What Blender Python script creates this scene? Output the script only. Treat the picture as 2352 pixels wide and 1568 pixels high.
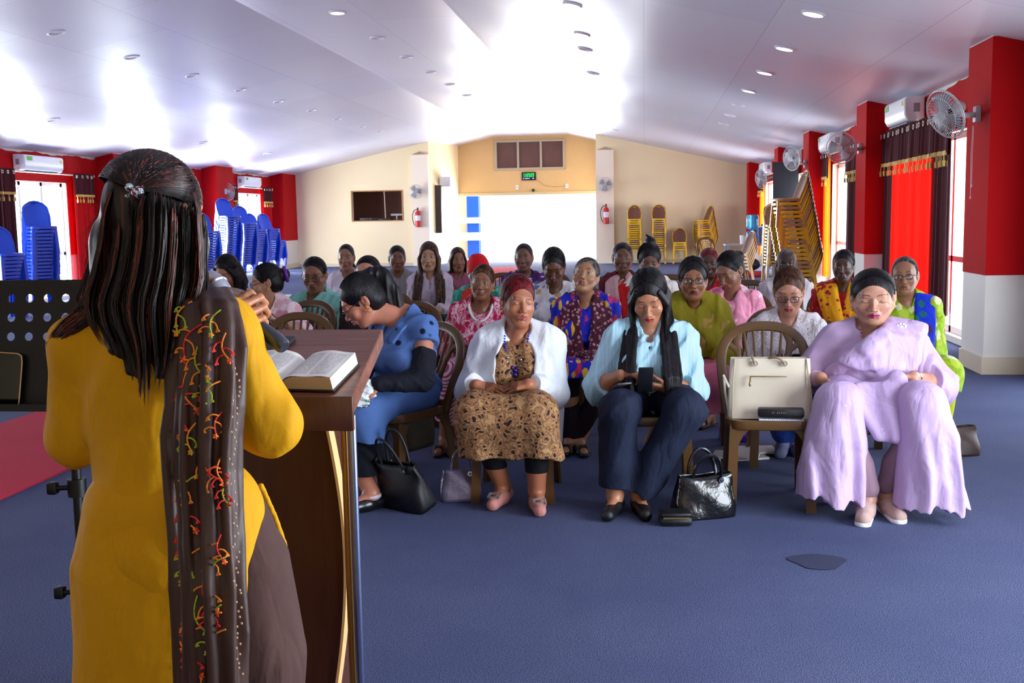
import bpy, bmesh, math, random
import numpy as np
from mathutils import Vector, Matrix, Euler
random.seed(7)
np.random.seed(7)
PI = math.pi
for _o in list(bpy.data.objects):
    bpy.data.objects.remove(_o, do_unlink=True)
SC = bpy.context.scene
COL = SC.collection

# ---------------------------------------------------------------- camera
CAM_H = 1.42
FPX, PITCH, YAW, ROLL = 2447.5, 0.115, 0.125, 0.018
_r = Vector((math.cos(YAW), math.sin(YAW), 0))
_f = Vector((-math.sin(YAW) * math.cos(PITCH), math.cos(YAW) * math.cos(PITCH), -math.sin(PITCH)))
_u = _r.cross(_f)
_r2 = _r * math.cos(ROLL) - _u * math.sin(ROLL)
_u2 = _r * math.sin(ROLL) + _u * math.cos(ROLL)
cam_d = bpy.data.cameras.new('camera')
cam = bpy.data.objects.new('camera', cam_d)
COL.objects.link(cam)
cam_d.sensor_width = 36
cam_d.lens = FPX * 36 / 2352
cam_d.clip_end = 200
cam_d.clip_start = 0.05
cam.matrix_world = Matrix(((_r2.x, _u2.x, -_f.x, 0), (_r2.y, _u2.y, -_f.y, 0), (_r2.z, _u2.z, -_f.z, CAM_H), (0, 0, 0, 1)))
SC.camera = cam


def at(x, y, X=None, Y=None, Z=None):
    """a point of the hall on the sight line through a photo position, on the plane X=, Y= or Z="""
    d = _f + _r2 * ((x - 1176) / FPX) - _u2 * ((y - 784) / FPX)
    t = X / d.x if X is not None else (Y / d.y if Y is not None else (Z - CAM_H) / d.z)
    return Vector((d.x * t, d.y * t, CAM_H + d.z * t))


# ---------------------------------------------------------------- world and exposure
SC.view_settings.view_transform = 'Standard'
SC.view_settings.look = 'None'
SC.view_settings.gamma = 1
SC.view_settings.use_curve_mapping = False
SC.view_settings.exposure = 0.33
SC.cycles.max_bounces = 8
SC.cycles.diffuse_bounces = 4
SC.cycles.glossy_bounces = 3
SC.cycles.transparent_max_bounces = 12
W = bpy.data.worlds.new('sky')
SC.world = W
W.use_nodes = True
W.node_tree.nodes['Background'].inputs[0].default_value = (0.86, 0.93, 1.0, 1)
W.node_tree.nodes['Background'].inputs[1].default_value = 2.8


def area(name, loc, size, power, rot, color=(1, 1, 1), spread=PI):
    d = bpy.data.lights.new(name, 'AREA')
    d.shape = 'RECTANGLE'
    d.size, d.size_y = size
    d.energy = power
    d.color = color
    d.spread = spread
    o = bpy.data.objects.new(name, d)
    o.location = loc
    o.rotation_euler = rot
    COL.objects.link(o)
    return o


# daylight entering by the windows of both long walls and the rear doorway
DAY = (0.90, 0.95, 1.0)
LEFT_WIN = [(2.9, 5.6), (7.8, 10.6), (12.8, 15.6), (17.75, 19.95), (22.7, 25.4), (28.4, 30.7)]
RIGHT_WIN = [(1.2, 4.4), (6.2, 9.0), (11.3, 14.6), (16.3, 19.6), (21.2, 23.9), (25.6, 30.2)]
LEFT_POW = [90, 120, 260, 420, 480, 480]
RIGHT_POW = [330, 60, 90, 140, 120, 220]
for (_a, _b), _p in zip(LEFT_WIN, LEFT_POW):
    area('window_daylight', (-11.62, (_a + _b) / 2, 1.2), (2.1, _b - _a), _p, (0, -PI / 2 - .12, 0), DAY)
for (_a, _b), _p in zip(RIGHT_WIN, RIGHT_POW):
    area('window_daylight', (3.62, (_a + _b) / 2, 1.2), (2.1, _b - _a), _p, (0, PI / 2 + .12, 0), DAY)
area('doorway_daylight', (-4.0, 36.5, 1.15), (4.2, 2.0), 480, (PI / 2 + .05, 0, PI), DAY)

# ---------------------------------------------------------------- materials


def srgb(c):
    if isinstance(c, str):
        c = tuple(int(c[i:i + 2], 16) / 255 for i in (0, 2, 4))
    return tuple(x / 12.92 if x <= .04045 else ((x + .055) / 1.055) ** 2.4 for x in c) + (1,)


MATS = {}


class NT:
    """small helper that writes node trees"""
    def __init__(s, name, rough=.6, metal=0., spec=.5, **kw):
        s.m = bpy.data.materials.new(name)
        s.m.use_nodes = True
        s.t = s.m.node_tree
        s.b = s.t.nodes['Principled BSDF']
        s.b.inputs['Roughness'].default_value = rough
        s.b.inputs['Metallic'].default_value = metal
        s.b.inputs['Specular IOR Level'].default_value = spec
        for k, v in kw.items():
            s.b.inputs[k.replace('_', ' ')].default_value = v
        s._co = None

    def n(s, typ, ins={}, **props):
        n = s.t.nodes.new(typ)
        for k, v in props.items():
            setattr(n, k, v)
        for k, v in ins.items():
            if isinstance(v, bpy.types.NodeSocket):
                s.t.links.new(v, n.inputs[k])
            else:
                n.inputs[k].default_value = v
        return n

    def co(s, scale=(1, 1, 1), rot=(0, 0, 0), loc=(0, 0, 0)):
        if s._co is None:
            s._co = s.n('ShaderNodeTexCoord').outputs['Object']
        return s.n('ShaderNodeMapping', {'Vector': s._co, 'Scale': scale, 'Rotation': rot, 'Location': loc}).outputs[0]

    def noise(s, scale, vec=None, detail=3, rough=.55, dist=0):
        return s.n('ShaderNodeTexNoise', {'Vector': vec or s.co(), 'Scale': scale, 'Detail': detail, 'Roughness': rough, 'Distortion': dist}).outputs['Fac']

    def vor(s, scale, vec=None, feature='F1', out='Distance', rnd=1.):
        return s.n('ShaderNodeTexVoronoi', {'Vector': vec or s.co(), 'Scale': scale, 'Randomness': rnd}, feature=feature).outputs[out]

    def wave(s, scale, vec=None, dist=0, direction='X', dscale=1., detail=2):
        return s.n('ShaderNodeTexWave', {'Vector': vec or s.co(), 'Scale': scale, 'Distortion': dist, 'Detail Scale': dscale, 'Detail': detail}, bands_direction=direction).outputs['Fac']

    def ramp(s, fac, stops, interp='LINEAR'):
        n = s.n('ShaderNodeValToRGB', {'Fac': fac})
        cr = n.color_ramp
        cr.interpolation = interp
        while len(cr.elements) < len(stops):
            cr.elements.new(.5)
        for e, (p, c) in zip(cr.elements, stops):
            e.position = p
            e.color = srgb(c) if not isinstance(c, (int, float)) else (c, c, c, 1)
        return n.outputs[0]

    def mix(s, fac, a, b, blend='MIX'):
        n = s.n('ShaderNodeMix', data_type='RGBA', blend_type=blend)
        for k, v in ((0, fac), (6, a), (7, b)):
            if isinstance(v, bpy.types.NodeSocket):
                s.t.links.new(v, n.inputs[k])
            else:
                n.inputs[k].default_value = srgb(v) if isinstance(v, str) else v
        return n.outputs[2]

    def math(s, op, a, b=0.):
        return s.n('ShaderNodeMath', {0: a, 1: b}, operation=op).outputs[0]

    def color(s, c):
        if isinstance(c, bpy.types.NodeSocket):
            s.t.links.new(c, s.b.inputs['Base Color'])
        else:
            s.b.inputs['Base Color'].default_value = srgb(c)
        return s

    def bump(s, h, strength=.3, dist=.01):
        n = s.n('ShaderNodeBump', {'Height': h, 'Strength': strength, 'Distance': dist})
        s.t.links.new(n.outputs[0], s.b.inputs['Normal'])
        return s

    def roughness(s, f):
        s.t.links.new(f, s.b.inputs['Roughness'])
        return s


def plain(name, c, rough=.5, metal=0., bump=0., bscale=200, spec=.5, **kw):
    if name in MATS:
        return MATS[name]
    k = NT(name, rough, metal, spec, **kw).color(c)
    if bump:
        k.bump(k.noise(bscale), bump, .004)
    MATS[name] = k.m
    return k.m


def emit(name, c, strength):
    k = NT(name, .5).color(c)
    k.b.inputs['Emission Color'].default_value = srgb(c)
    k.b.inputs['Emission Strength'].default_value = strength
    MATS[name] = k.m
    return k.m


def varied(name, c1, c2, scale=6, rough=.6, bump=.1, bscale=120, stretch=(1, 1, 1), **kw):
    k = NT(name, rough, **kw)
    v = k.co(stretch)
    k.color(k.mix(k.noise(scale, v, 4), c1, c2))
    if bump:
        k.bump(k.noise(bscale, v), bump, .004)
    MATS[name] = k.m
    return k.m


# ---------------------------------------------------------------- mesh builder


def rot_to(d):
    return Vector((0, 0, 1)).rotation_difference(Vector(d)).to_matrix()


class MB:
    def __init__(s):
        s.v, s.f = [], []

    def add(s, vs, fs, M=None):
        n = len(s.v)
        s.v += [tuple(M @ Vector(p)) if M is not None else tuple(p) for p in vs]
        s.f += [tuple(i + n for i in f) for f in fs]
        return s

    def box(s, lo, hi, M=None, bev=0.):
        x0, y0, z0 = lo
        x1, y1, z1 = hi
        if bev > 0:
            b = min(bev, abs(x1 - x0) / 2.01, abs(y1 - y0) / 2.01, abs(z1 - z0) / 2.01)
            bm = bmesh.new()
            bmesh.ops.create_cube(bm, size=1)
            for v in bm.verts:
                v.co = Vector((x0 if v.co.x < 0 else x1, y0 if v.co.y < 0 else y1, z0 if v.co.z < 0 else z1))
            bmesh.ops.bevel(bm, geom=list(bm.edges), offset=b, segments=2, profile=.5, affect='EDGES')
            bm.verts.index_update()
            s.add([v.co[:] for v in bm.verts], [[v.index for v in f.verts] for f in bm.faces], M)
            bm.free()
            return s
        vs = [(x0, y0, z0), (x1, y0, z0), (x1, y1, z0), (x0, y1, z0), (x0, y0, z1), (x1, y0, z1), (x1, y1, z1), (x0, y1, z1)]
        return s.add(vs, [(0, 3, 2, 1), (4, 5, 6, 7), (0, 1, 5, 4), (1, 2, 6, 5), (2, 3, 7, 6), (3, 0, 4, 7)], M)

    def tube(s, pts, r, n=10, cap=True, flat=None, up=None):
        """swept tube; r scalar or list; flat=(a,b) scales the section along side and up"""
        pts = [Vector(p) for p in pts]
        m = len(pts)
        rs = r if isinstance(r, (list, tuple)) else [r] * m
        a, b = flat or (1, 1)
        vs = []
        prev = None
        for i, p in enumerate(pts):
            t = (pts[min(i + 1, m - 1)] - pts[max(i - 1, 0)]).normalized()
            if up is not None:
                nn = Vector(up)
                side = t.cross(nn)
                if side.length < 1e-4:
                    side = t.orthogonal()
                side.normalize()
            elif prev is None:
                side = t.orthogonal().normalized()
            else:
                side = (prev - t * prev.dot(t)).normalized()
            prev = side
            w = side.cross(t).normalized()
            for k in range(n):
                an = 2 * PI * k / n
                vs.append(p + side * (math.cos(an) * rs[i] * a) + w * (math.sin(an) * rs[i] * b))
        fs = [(i * n + k, i * n + (k + 1) % n, (i + 1) * n + (k + 1) % n, (i + 1) * n + k) for i in range(m - 1) for k in range(n)]
        if cap:
            fs += [tuple(range(n))[::-1], tuple((m - 1) * n + k for k in range(n))]
        return s.add(vs, fs)

    def cyl(s, a, b, r, n=16, r2=None):
        return s.tube([a, b], [r, r if r2 is None else r2], n)

    def lathe(s, prof, n=24, M=None, closed=False):
        vs, fs = [], []
        m = len(prof)
        for (r, z) in prof:
            for k in range(n):
                vs.append((r * math.cos(2 * PI * k / n), r * math.sin(2 * PI * k / n), z))
        for i in range(m - 1):
            for k in range(n):
                fs.append((i * n + k, i * n + (k + 1) % n, (i + 1) * n + (k + 1) % n, (i + 1) * n + k))
        if closed:
            fs.append(tuple(range(n))[::-1])
            fs.append(tuple((m - 1) * n + k for k in range(n)))
        return s.add(vs, fs, M)

    def ell(s, c, r, n=16, m=10, M=None):
        vs, fs = [(c[0], c[1], c[2] - r[2])], []
        for i in range(1, m):
            ph = -PI / 2 + PI * i / m
            for k in range(n):
                th = 2 * PI * k / n
                vs.append((c[0] + r[0] * math.cos(ph) * math.cos(th), c[1] + r[1] * math.cos(ph) * math.sin(th), c[2] + r[2] * math.sin(ph)))
        vs.append((c[0], c[1], c[2] + r[2]))
        for k in range(n):
            fs.append((0, 1 + (k + 1) % n, 1 + k))
            fs.append((len(vs) - 1, 1 + (m - 2) * n + k, 1 + (m - 2) * n + (k + 1) % n))
        for i in range(m - 2):
            for k in range(n):
                a = 1 + i * n
                fs.append((a + k, a + (k + 1) % n, a + n + (k + 1) % n, a + n + k))
        return s.add(vs, fs, M)

    def prism(s, poly, lo, hi, axis='y', M=None):
        """extrude a 2D outline (list of (u,w)) between lo and hi along axis"""
        def P(u, w, t):
            return {'y': (u, t, w), 'x': (t, u, w), 'z': (u, w, t)}[axis]
        n = len(poly)
        vs = [P(u, w, lo) for u, w in poly] + [P(u, w, hi) for u, w in poly]
        fs = [tuple(range(n)), tuple(range(2 * n - 1, n - 1, -1))] + [(i, i + n, (i + 1) % n + n, (i + 1) % n) for i in range(n)]
        return s.add(vs, fs, M)

    def grid(s, fn, nu, nv, closed_u=False):
        vs = [fn(i / (nu - (0 if closed_u else 1)), j / (nv - 1)) for j in range(nv) for i in range(nu)]
        fs = []
        for j in range(nv - 1):
            for i in range(nu if closed_u else nu - 1):
                i2 = (i + 1) % nu
                fs.append((j * nu + i, j * nu + i2, (j + 1) * nu + i2, (j + 1) * nu + i))
        return s.add(vs, fs)

    def mesh(s, name):
        me = bpy.data.meshes.new(name)
        me.from_pydata(s.v, [], s.f)
        bm = bmesh.new()
        bm.from_mesh(me)
        bmesh.ops.recalc_face_normals(bm, faces=bm.faces)
        bm.to_mesh(me)
        bm.free()
        return me

    def build(s, name, mat, parent=None, smooth=True, solid=0.):
        me = s.mesh(name)
        o = bpy.data.objects.new(name, me)
        for m in (mat if isinstance(mat, list) else [mat]):
            me.materials.append(m)
        if smooth:
            me.shade_smooth()
            me.set_sharp_from_angle(angle=math.radians(38))
        COL.objects.link(o)
        if parent is not None:
            o.parent = parent
        if solid:
            md = o.modifiers.new('thickness', 'SOLIDIFY')
            md.thickness = solid
            md.offset = 0
        return o


def tag(o, label=None, cat=None, group=None, kind=None):
    if label:
        o['label'] = label
    if cat:
        o['category'] = cat
    if group:
        o['group'] = group
    if kind:
        o['kind'] = kind
    return o


def thing(name, label, cat, loc=(0, 0, 0), rz=0., group=None, scale=1.):
    o = bpy.data.objects.new(name, None)
    COL.objects.link(o)
    o.location = loc
    o.rotation_euler = (0, 0, rz)
    o.scale = (scale,) * 3
    o.empty_display_size = .1
    return tag(o, label, cat, group)


def dup(root, loc, rz=None, label=None, group=None, rot=None):
    r = root.copy()
    COL.objects.link(r)
    r.location = loc
    if rz is not None:
        r.rotation_euler = (0, 0, rz)
    if rot is not None:
        r.rotation_euler = rot
    if label:
        r['label'] = label
    if group:
        r['group'] = group
    for ch in list(root.children):
        c = ch.copy()
        COL.objects.link(c)
        c.parent = r
        for g in list(ch.children):
            d = g.copy()
            COL.objects.link(d)
            d.parent = c
    return r


def struct(name, mb, mat, smooth=False, parent=None):
    o = mb.build(name, mat, parent, smooth)
    if parent is None:
        o['kind'] = 'structure'
    return o


ORD = ['topmost', 'second', 'third', 'fourth', 'fifth', 'sixth', 'seventh', 'eighth', 'ninth', 'tenth', 'eleventh', 'twelfth', 'thirteenth', 'fourteenth', 'fifteenth', 'sixteenth', 'seventeenth', 'eighteenth', 'nineteenth', 'twentieth', 'twenty-first', 'twenty-second']
# ================================================================ the hall
XL, XR, YB, YD, Y0 = -11.3, 3.3, 32.8, 36.0, -1.5
ZR = .86       # lower edge of the red cloth


def ceil_z(x):
    if x > -2.5:
        return 4.15 - (x + 2.5) * .236
    if x < -5.0:
        return 4.17 + (x + 5.0) * .214
    return 4.15


def carpet_mat(name, a, b, c):
    k = NT(name, .95, spec=.15)
    n1 = k.noise(110, None, 2)
    n2 = k.noise(330, None, 2)
    n3 = k.noise(1.2, None, 4)
    col = k.mix(n1, a, b)
    k.color(k.mix(k.ramp(n2, [(.42, 0.), (.62, 1.)]), col, c))
    k.color(k.mix(k.math('MULTIPLY', k.ramp(n3, [(.35, 0.), (.7, 1.)]), .35), k.mix(k.ramp(n2, [(.45, 0.), (.6, 1.)]), col, c), b))
    k.bump(n2, .5, .006)
    return k.m


M_floor = carpet_mat('blue grey carpet', '141d44', '333d66', '7880a0')
M_runner = carpet_mat('red runner carpet', 'a81330', 'c0203c', 'd84a60')
k = NT('glossy pale ceiling panel', .34, spec=.6)
_v = k.co()
_br = k.n('ShaderNodeTexBrick', {'Vector': k.co((1, 1, 1), (0, 0, PI / 2)), 'Scale': 1.0, 'Mortar Size': .004, 'Mortar Smooth': .3, 'Brick Width': 2.44, 'Row Height': 1.22, 'Color1': srgb('dcdae6'), 'Color2': srgb('d6d3e2'), 'Mortar': srgb('b4acb8')}, offset=.5)
_st = k.ramp(k.noise(.35, None, 3), [(.5, 0.), (.75, 1.)])
k.color(_br.outputs[0])
k.bump(k.noise(.7, k.co((1.6, .35, 1)), 1), .5, .05)
k.roughness(k.ramp(k.noise(.9, k.co((1.6, .3, 1)), 1), [(.1, .27), (.9, .46)]))
M_ceil = k.m
M_cream = varied('cream wall paint', 'f3dcae', 'f6e3bb', 1.5, .62, .05, 60)
M_cream2 = varied('pale pier paint', 'f4e2c8', 'f7e8d2', 1.5, .55, .05, 60)
M_redcloth = varied('red wall cloth', 'ac0008', 'c0040e', 3, .8, .25, 500, spec=.2)
M_white = varied('off white wall paint', 'dcd8cf', 'e6e2da', 2, .55, .04, 60)
M_skirt = varied('beige skirting tile', 'cfc0a4', 'd8cab0', 3, .4, .03, 60)
M_frame_w = plain('white painted frame', 'f0eeea', .4)
k = NT('window glass', .03, spec=.5)
_tr = k.n('ShaderNodeBsdfTransparent', {'Color': (.96, .98, 1, 1)})
_gl = k.n('ShaderNodeBsdfGlossy', {'Roughness': .02})
_mx = k.n('ShaderNodeMixShader', {0: .04, 1: _tr.outputs[0], 2: _gl.outputs[0]})
k.t.links.new(_mx.outputs[0], k.t.nodes['Material Output'].inputs[0])
M_glass = k.m

# floor, ground outside, ceiling
struct('floor', MB().box((XL - .3, Y0, -.12), (XR + .3, YD + .3, 0)), M_floor)
struct('ground', MB().box((-60, YD + .3, -.3), (40, 70, -.05)).box((-60, Y0 - 8, -.3), (XL - .3, YD + .3, -.05)).box((XR + .3, Y0 - 8, -.3), (40, YD + .3, -.05)), plain('pale concrete yard', 'd8d6d0', .8))
mb = MB()
xs = [XL - .3, -8.2, -5.0, -2.5, .4, XR + .3]
for i in range(5):
    a, b = xs[i], xs[i + 1]
    mb.prism([(a, ceil_z(a)), (b, ceil_z(b)), (b, ceil_z(b) + .12), (a, ceil_z(a) + .12)], Y0, YD + .3, 'y')
struct('ceiling', mb, M_ceil)


def side_wall(X, t, wins, zt):
    """a long wall with openings, built as piers, sills and heads round each window"""
    mb = MB()
    x0, x1 = min(X, X + t), max(X, X + t)
    y = Y0
    for a, b in wins:
        mb.box((x0, y, 0), (x1, a, zt))
        mb.box((x0, a, 0), (x1, b, .07))
        mb.box((x0, a, 2.26), (x1, b, zt))
        y = b
    mb.box((x0, y, 0), (x1, YD, zt))
    return mb


zl, zr = ceil_z(XL) + .02, ceil_z(XR) + .02
struct('wall_left', side_wall(XL, -.2, LEFT_WIN, zl), M_white)
struct('wall_right', side_wall(XR, .2, RIGHT_WIN, zr), M_white)
# closing wall behind the camera with its two door openings left as plain wall
mb = MB()
mb.prism([(XL - .2, 0), (XR + .2, 0), (XR + .2, ceil_z(XR) + .1), (-2.5, 4.25), (-5, 4.27), (XL - .2, ceil_z(XL) + .1)], Y0 - .2, Y0, 'y')
struct('wall_front', mb, M_cream)
# rear wall: left field (with the control room opening), right field, and the recessed entrance bay
mb = MB()
XA, XB = -6.62, -1.46
oa, ob, oz0, oz1 = -9.09, -7.5, 1.43, 2.33
mb.box((XL, YB, 0), (oa, YB + .15, 2.0)).prism([(XL, 2.0), (oa, 2.0), (oa, ceil_z(oa) + .05), (XL, ceil_z(XL) + .05)], YB, YB + .15)
mb.box((oa, YB, 0), (ob, YB + .15, oz0)).prism([(oa, oz1), (ob, oz1), (ob, ceil_z(ob) + .05), (oa, ceil_z(oa) + .05)], YB, YB + .15)
mb.prism([(ob, 0), (XA, 0), (XA, ceil_z(XA) + .05), (ob, ceil_z(ob) + .05)], YB, YB + .15)
mb.prism([(XB, 0), (XR, 0), (XR, ceil_z(XR) + .05), (XB, ceil_z(XB) + .05)], YB, YB + .15)
struct('wall_back', mb, M_cream)
XD = -6.25
mb = MB()
zc = ceil_z(XA) + .1
mb.add([(XA, YB, 0), (XD, YD, 0), (XD - .15, YD, 0), (XA - .15, YB + .15, 0), (XA, YB, zc), (XD, YD, zc + .06), (XD - .15, YD, zc + .06), (XA - .15, YB + .15, zc)], [(0, 1, 5, 4), (1, 2, 6, 5), (2, 3, 7, 6), (3, 0, 4, 7), (0, 3, 2, 1), (4, 5, 6, 7)])
mb.box((XB, YB + .15, 0), (XB + .15, YD, 4.1))
struct('wall_entrance_sides', mb, M_cream)
ZL = 2.22
mb = MB()
wx0, wx1, wz0, wz1 = -5.0, -2.62, 3.03, 4.02
struct('wall_entrance', mb.box((XD - .1, YD, ZL), (XB + .15, YD + .2, wz0)).box((XD - .1, YD, wz0), (wx0, YD + .2, 4.3)).box((wx1, YD, wz0), (XB + .15, YD + .2, 4.3)).box((wx0, YD, wz1), (wx1, YD + .2, 4.3)), varied('cream paint shaded tan', 'dcb47c', 'e2bd88', 1.5, .62, .05, 60))  # shade of the backlit recess put into the colour: cream darkened to tan
# head trim over the doorway
struct('trim_1', MB().box((XD, YD - .05, ZL - .03), (XB, YD, ZL + .07), None, .01), plain('pale timber trim', 'd9c299', .5))
# control room behind the opening in the rear wall
mb = MB()
mb.box((oa - .5, YB + 1.8, .0), (ob + .5, YB + 1.9, 3)).box((oa - .6, YB + .15, 0), (oa - .5, YB + 1.9, 3)).box((ob + .5, YB + .15, 0), (ob + .6, YB + 1.9, 3)).box((oa - .6, YB + .15, 2.9), (ob + .6, YB + 1.9, 3.0)).box((oa - .5, YB + .15, 1.33), (ob + .5, YB + 1.0, 1.43))
struct('wall_control_room', mb, plain('brown control room wall', 'a87860', .7))
struct('trim_2', MB().box((oa - .03, YB - .02, oz0 - .03), (ob + .03, YB + .02, oz0)).box((oa - .03, YB - .02, oz1), (ob + .03, YB + .02, oz1 + .03)).box((oa - .03, YB - .02, oz0), (oa, YB + .02, oz1)).box((ob, YB - .02, oz0), (ob + .03, YB + .02, oz1)), plain('orange brown trim', 'b8824a', .5))

# piers beside the entrance, each topped by a small pyramid niche
for n, (a, b) in enumerate(((-7.16, -6.62), (-1.46, -.92))):
    struct('pier_trim_%d' % (n + 3), MB().box((a, YB - .14, 0), (b, YB, 3.42)), M_cream2)
    o = struct('trim_%d' % (n + 3), MB().add([(a + .02, YB - .12, 3.42), (b - .02, YB - .12, 3.42), (b - .02, YB, 3.42), (a + .02, YB, 3.42), ((a + b) / 2, YB - .01, 3.52)], [(0, 1, 4), (1, 2, 4), (2, 3, 4), (3, 0, 4), (0, 3, 2, 1)]), plain('dull pier cap', 'b8a888', .6))

# pilasters on the long walls: red cloth above, off white paint below, beige skirting
P_R = [(-.4, .3), (4.75, 5.45), (9.6, 10.25), (14.75, 15.4), (19.75, 20.4), (24.2, 24.85), (30.8, 31.4)]
P_L = [(1.2, 2.1), (6.2, 7.1), (11.2, 12.1), (16.1, 17.0), (21.15, 22.1), (26.5, 27.6), (31.6, 32.8)]


def cloth_strip(mb, x, y0, y1, z0, z1, nrm, amp=.012, seed=0):
    """loosely hung wall cloth with a wavering top edge"""
    rnd = random.Random(seed)
    n = max(4, int((y1 - y0) / .12))
    ph = rnd.random() * 6

    def fn(u, v):
        y = y0 + (y1 - y0) * u
        w = amp * (math.sin(y * 9 + ph) + .6 * math.sin(y * 23 + ph * 2)) * .5 + amp
        zt = z1 + .018 * math.sin(y * 5 + ph) + .01 * math.sin(y * 17)
        return (x + nrm * w, y, z0 + (zt - z0) * v)
    mb.grid(fn, n, 8)


for side, X, ps, nx, PD in (('left', XL, P_L, 1, .4), ('right', XR, P_R, -1, .39)):
    for i, (a, b) in enumerate(ps):
        xi = X + nx * PD
        zt = ceil_z(xi)
        lo, hi = sorted((X, xi))
        struct('pilaster_%s' % side, MB().box((lo, a, 0), (hi, b, zt)), M_white)
        lo2, hi2 = sorted((X, xi + nx * .006))
        struct('wall_cloth_pilaster_%s' % side, MB().box((lo2, a - .006, ZR), (hi2, b + .006, zt - .01)), M_redcloth)
        lo3, hi3 = sorted((X, xi + nx * .015))
        struct('baseboard_pilaster_%s' % side, MB().box((lo3, a - .015, 0), (hi3, b + .015, .15)), M_skirt)
    wins = LEFT_WIN if side == 'left' else RIGHT_WIN
    mb = MB()
    ys = [Y0]
    for i, (a, b) in enumerate(wins):
        cloth_strip(mb, X + nx * .01, a - .02, b + .02, 2.27, ceil_z(X) - .03, nx, seed=i)
    edges = [Y0] + [e for w in wins for e in w] + [YB]
    for i in range(0, len(edges), 2):
        if edges[i + 1] - edges[i] > .3:
            cloth_strip(mb, X + nx * .01, edges[i], edges[i + 1], ZR, ceil_z(X) - .03, nx, seed=i + 20)
    struct('wall_cloth_%s' % side, mb, M_redcloth, True)
    mb = MB()
    for i in range(0, len(edges), 2):
        lo, hi = sorted((X, X + nx * .02))
        mb.box((lo, edges[i], 0), (hi, edges[i + 1], .12))
    struct('baseboard_%s' % side, mb, M_skirt)
struct('baseboard_back', MB().box((XL, YB - .02, 0), (XA, YB, .1)).box((XB, YB - .02, 0), (XR, YB, .1)), M_skirt)

# windows
wn = 0
for X, wins, t in ((XL, LEFT_WIN, -.2), (XR, RIGHT_WIN, .2)):
    for a, b in wins:
        wn += 1
        xc = X + t * .6
        f = MB()
        x0, x1 = xc - .03, xc + .03
        f.box((x0, a, .07), (x1, a + .07, 2.26)).box((x0, b - .07, .07), (x1, b, 2.26)).box((x0, a, .07), (x1, b, .14)).box((x0, a, 2.19), (x1, b, 2.26))
        f.box((x0, a, .86), (x1, b, .92))
        nm = 3
        for j in range(1, nm):
            y = a + (b - a) * j / nm
            f.box((x0, y - .035, .07), (x1, y + .035, 2.26))
        w = struct('window_%d' % wn, MB().box((xc - .004, a + .03, .1), (xc + .004, b - .03, 2.22)), M_glass)
        f.build('window_frame', M_frame_w, w, False)

# louvred window above the entrance
wn += 1
w = struct('window_%d' % wn, MB().box((wx0 + .04, YD + .02, wz0 + .04), (wx1 - .04, YD + .04, wz1 - .04)), varied('dark brown tinted pane', '5a3a34', '74504a', 2, .35, 0))
f = MB()
for (x0, x1) in ((wx0, wx0 + .08), (wx1 - .08, wx1), (wx0 + .76, wx0 + .83), (wx0 + 1.53, wx0 + 1.6)):
    f.box((x0, YD - .04, wz0), (x1, YD + .03, wz1))
f.box((wx0, YD - .045, wz0), (wx1, YD + .03, wz0 + .07)).box((wx0, YD - .045, wz1 - .07), (wx1, YD + .03, wz1))
f.build('window_frame', plain('grey cream window frame', 'b8ac98', .5), w, False)

# red runner lying on the floor at the left
mb = MB().box((-4.64, -.5, 0), (-3.36, 31.0, .012))
tag(mb.build('carpet_runner', M_runner, None, False), 'long red runner carpet lying on the blue carpet along the hall, left of the speaker', 'carpet runner')
tag(MB().add([(.7 + .11 * math.cos(t) * (1 + .2 * math.sin(3 * t)), 4.35 + .1 * math.sin(t), .003) for t in np.linspace(0, 2 * PI, 24, endpoint=False)] + [(.7, 4.35, .0035)], [(i, (i + 1) % 24, 24) for i in range(24)]).build('carpet_stain', plain('dark damp stain', '28304c', .9), None, False), 'dark damp stain on the open blue carpet in front of the lilac seated woman', 'stain')

# ceiling lights
M_ring = plain('white light ring', 'eceaf0', .4)
M_lit = emit('lit diffuser', 'ffffff', 9)
M_unlit = plain('unlit diffuser', 'dcd8e0', .4)


def ceiling_light(px, py, lit, label):
    # meet of the sight line with the ceiling
    lo, hi = 2.0, 40.0
    for _ in range(50):
        mid = (lo + hi) / 2
        p = at(px, py, Y=mid)
        if p.z < ceil_z(p.x):
            lo = mid
        else:
            hi = mid
    p = at(px, py, Y=lo)
    sl = (ceil_z(p.x + .05) - ceil_z(p.x - .05)) / .1
    t = thing('ceiling_light', label, 'ceiling light', (p.x, p.y, ceil_z(p.x)), 0, 'lit round ceiling lights' if lit else 'unlit round ceiling lights')
    t.rotation_euler = (0, -math.atan(sl), 0)
    MB().lathe([(.088, 0), (.11, 0), (.112, -.012), (.092, -.018), (.088, 0)], 28).build('light_ring', M_ring, t)
    MB().lathe([(.0, -.004), (.05, -.005), (.09, -.004)], 28).build('diffuser', M_lit if lit else M_unlit, t)
    if lit:
        d = bpy.data.lights.new('lamp', 'SPOT')
        d.energy = 26
        d.spot_size = 2.4
        d.spot_blend = .6
        d.shadow_soft_size = .08
        d.color = (1, .98, .95)
        o = bpy.data.objects.new('lamp', d)
        o.location = (0, 0, -.03)
        o.parent = t
        COL.objects.link(o)


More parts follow.
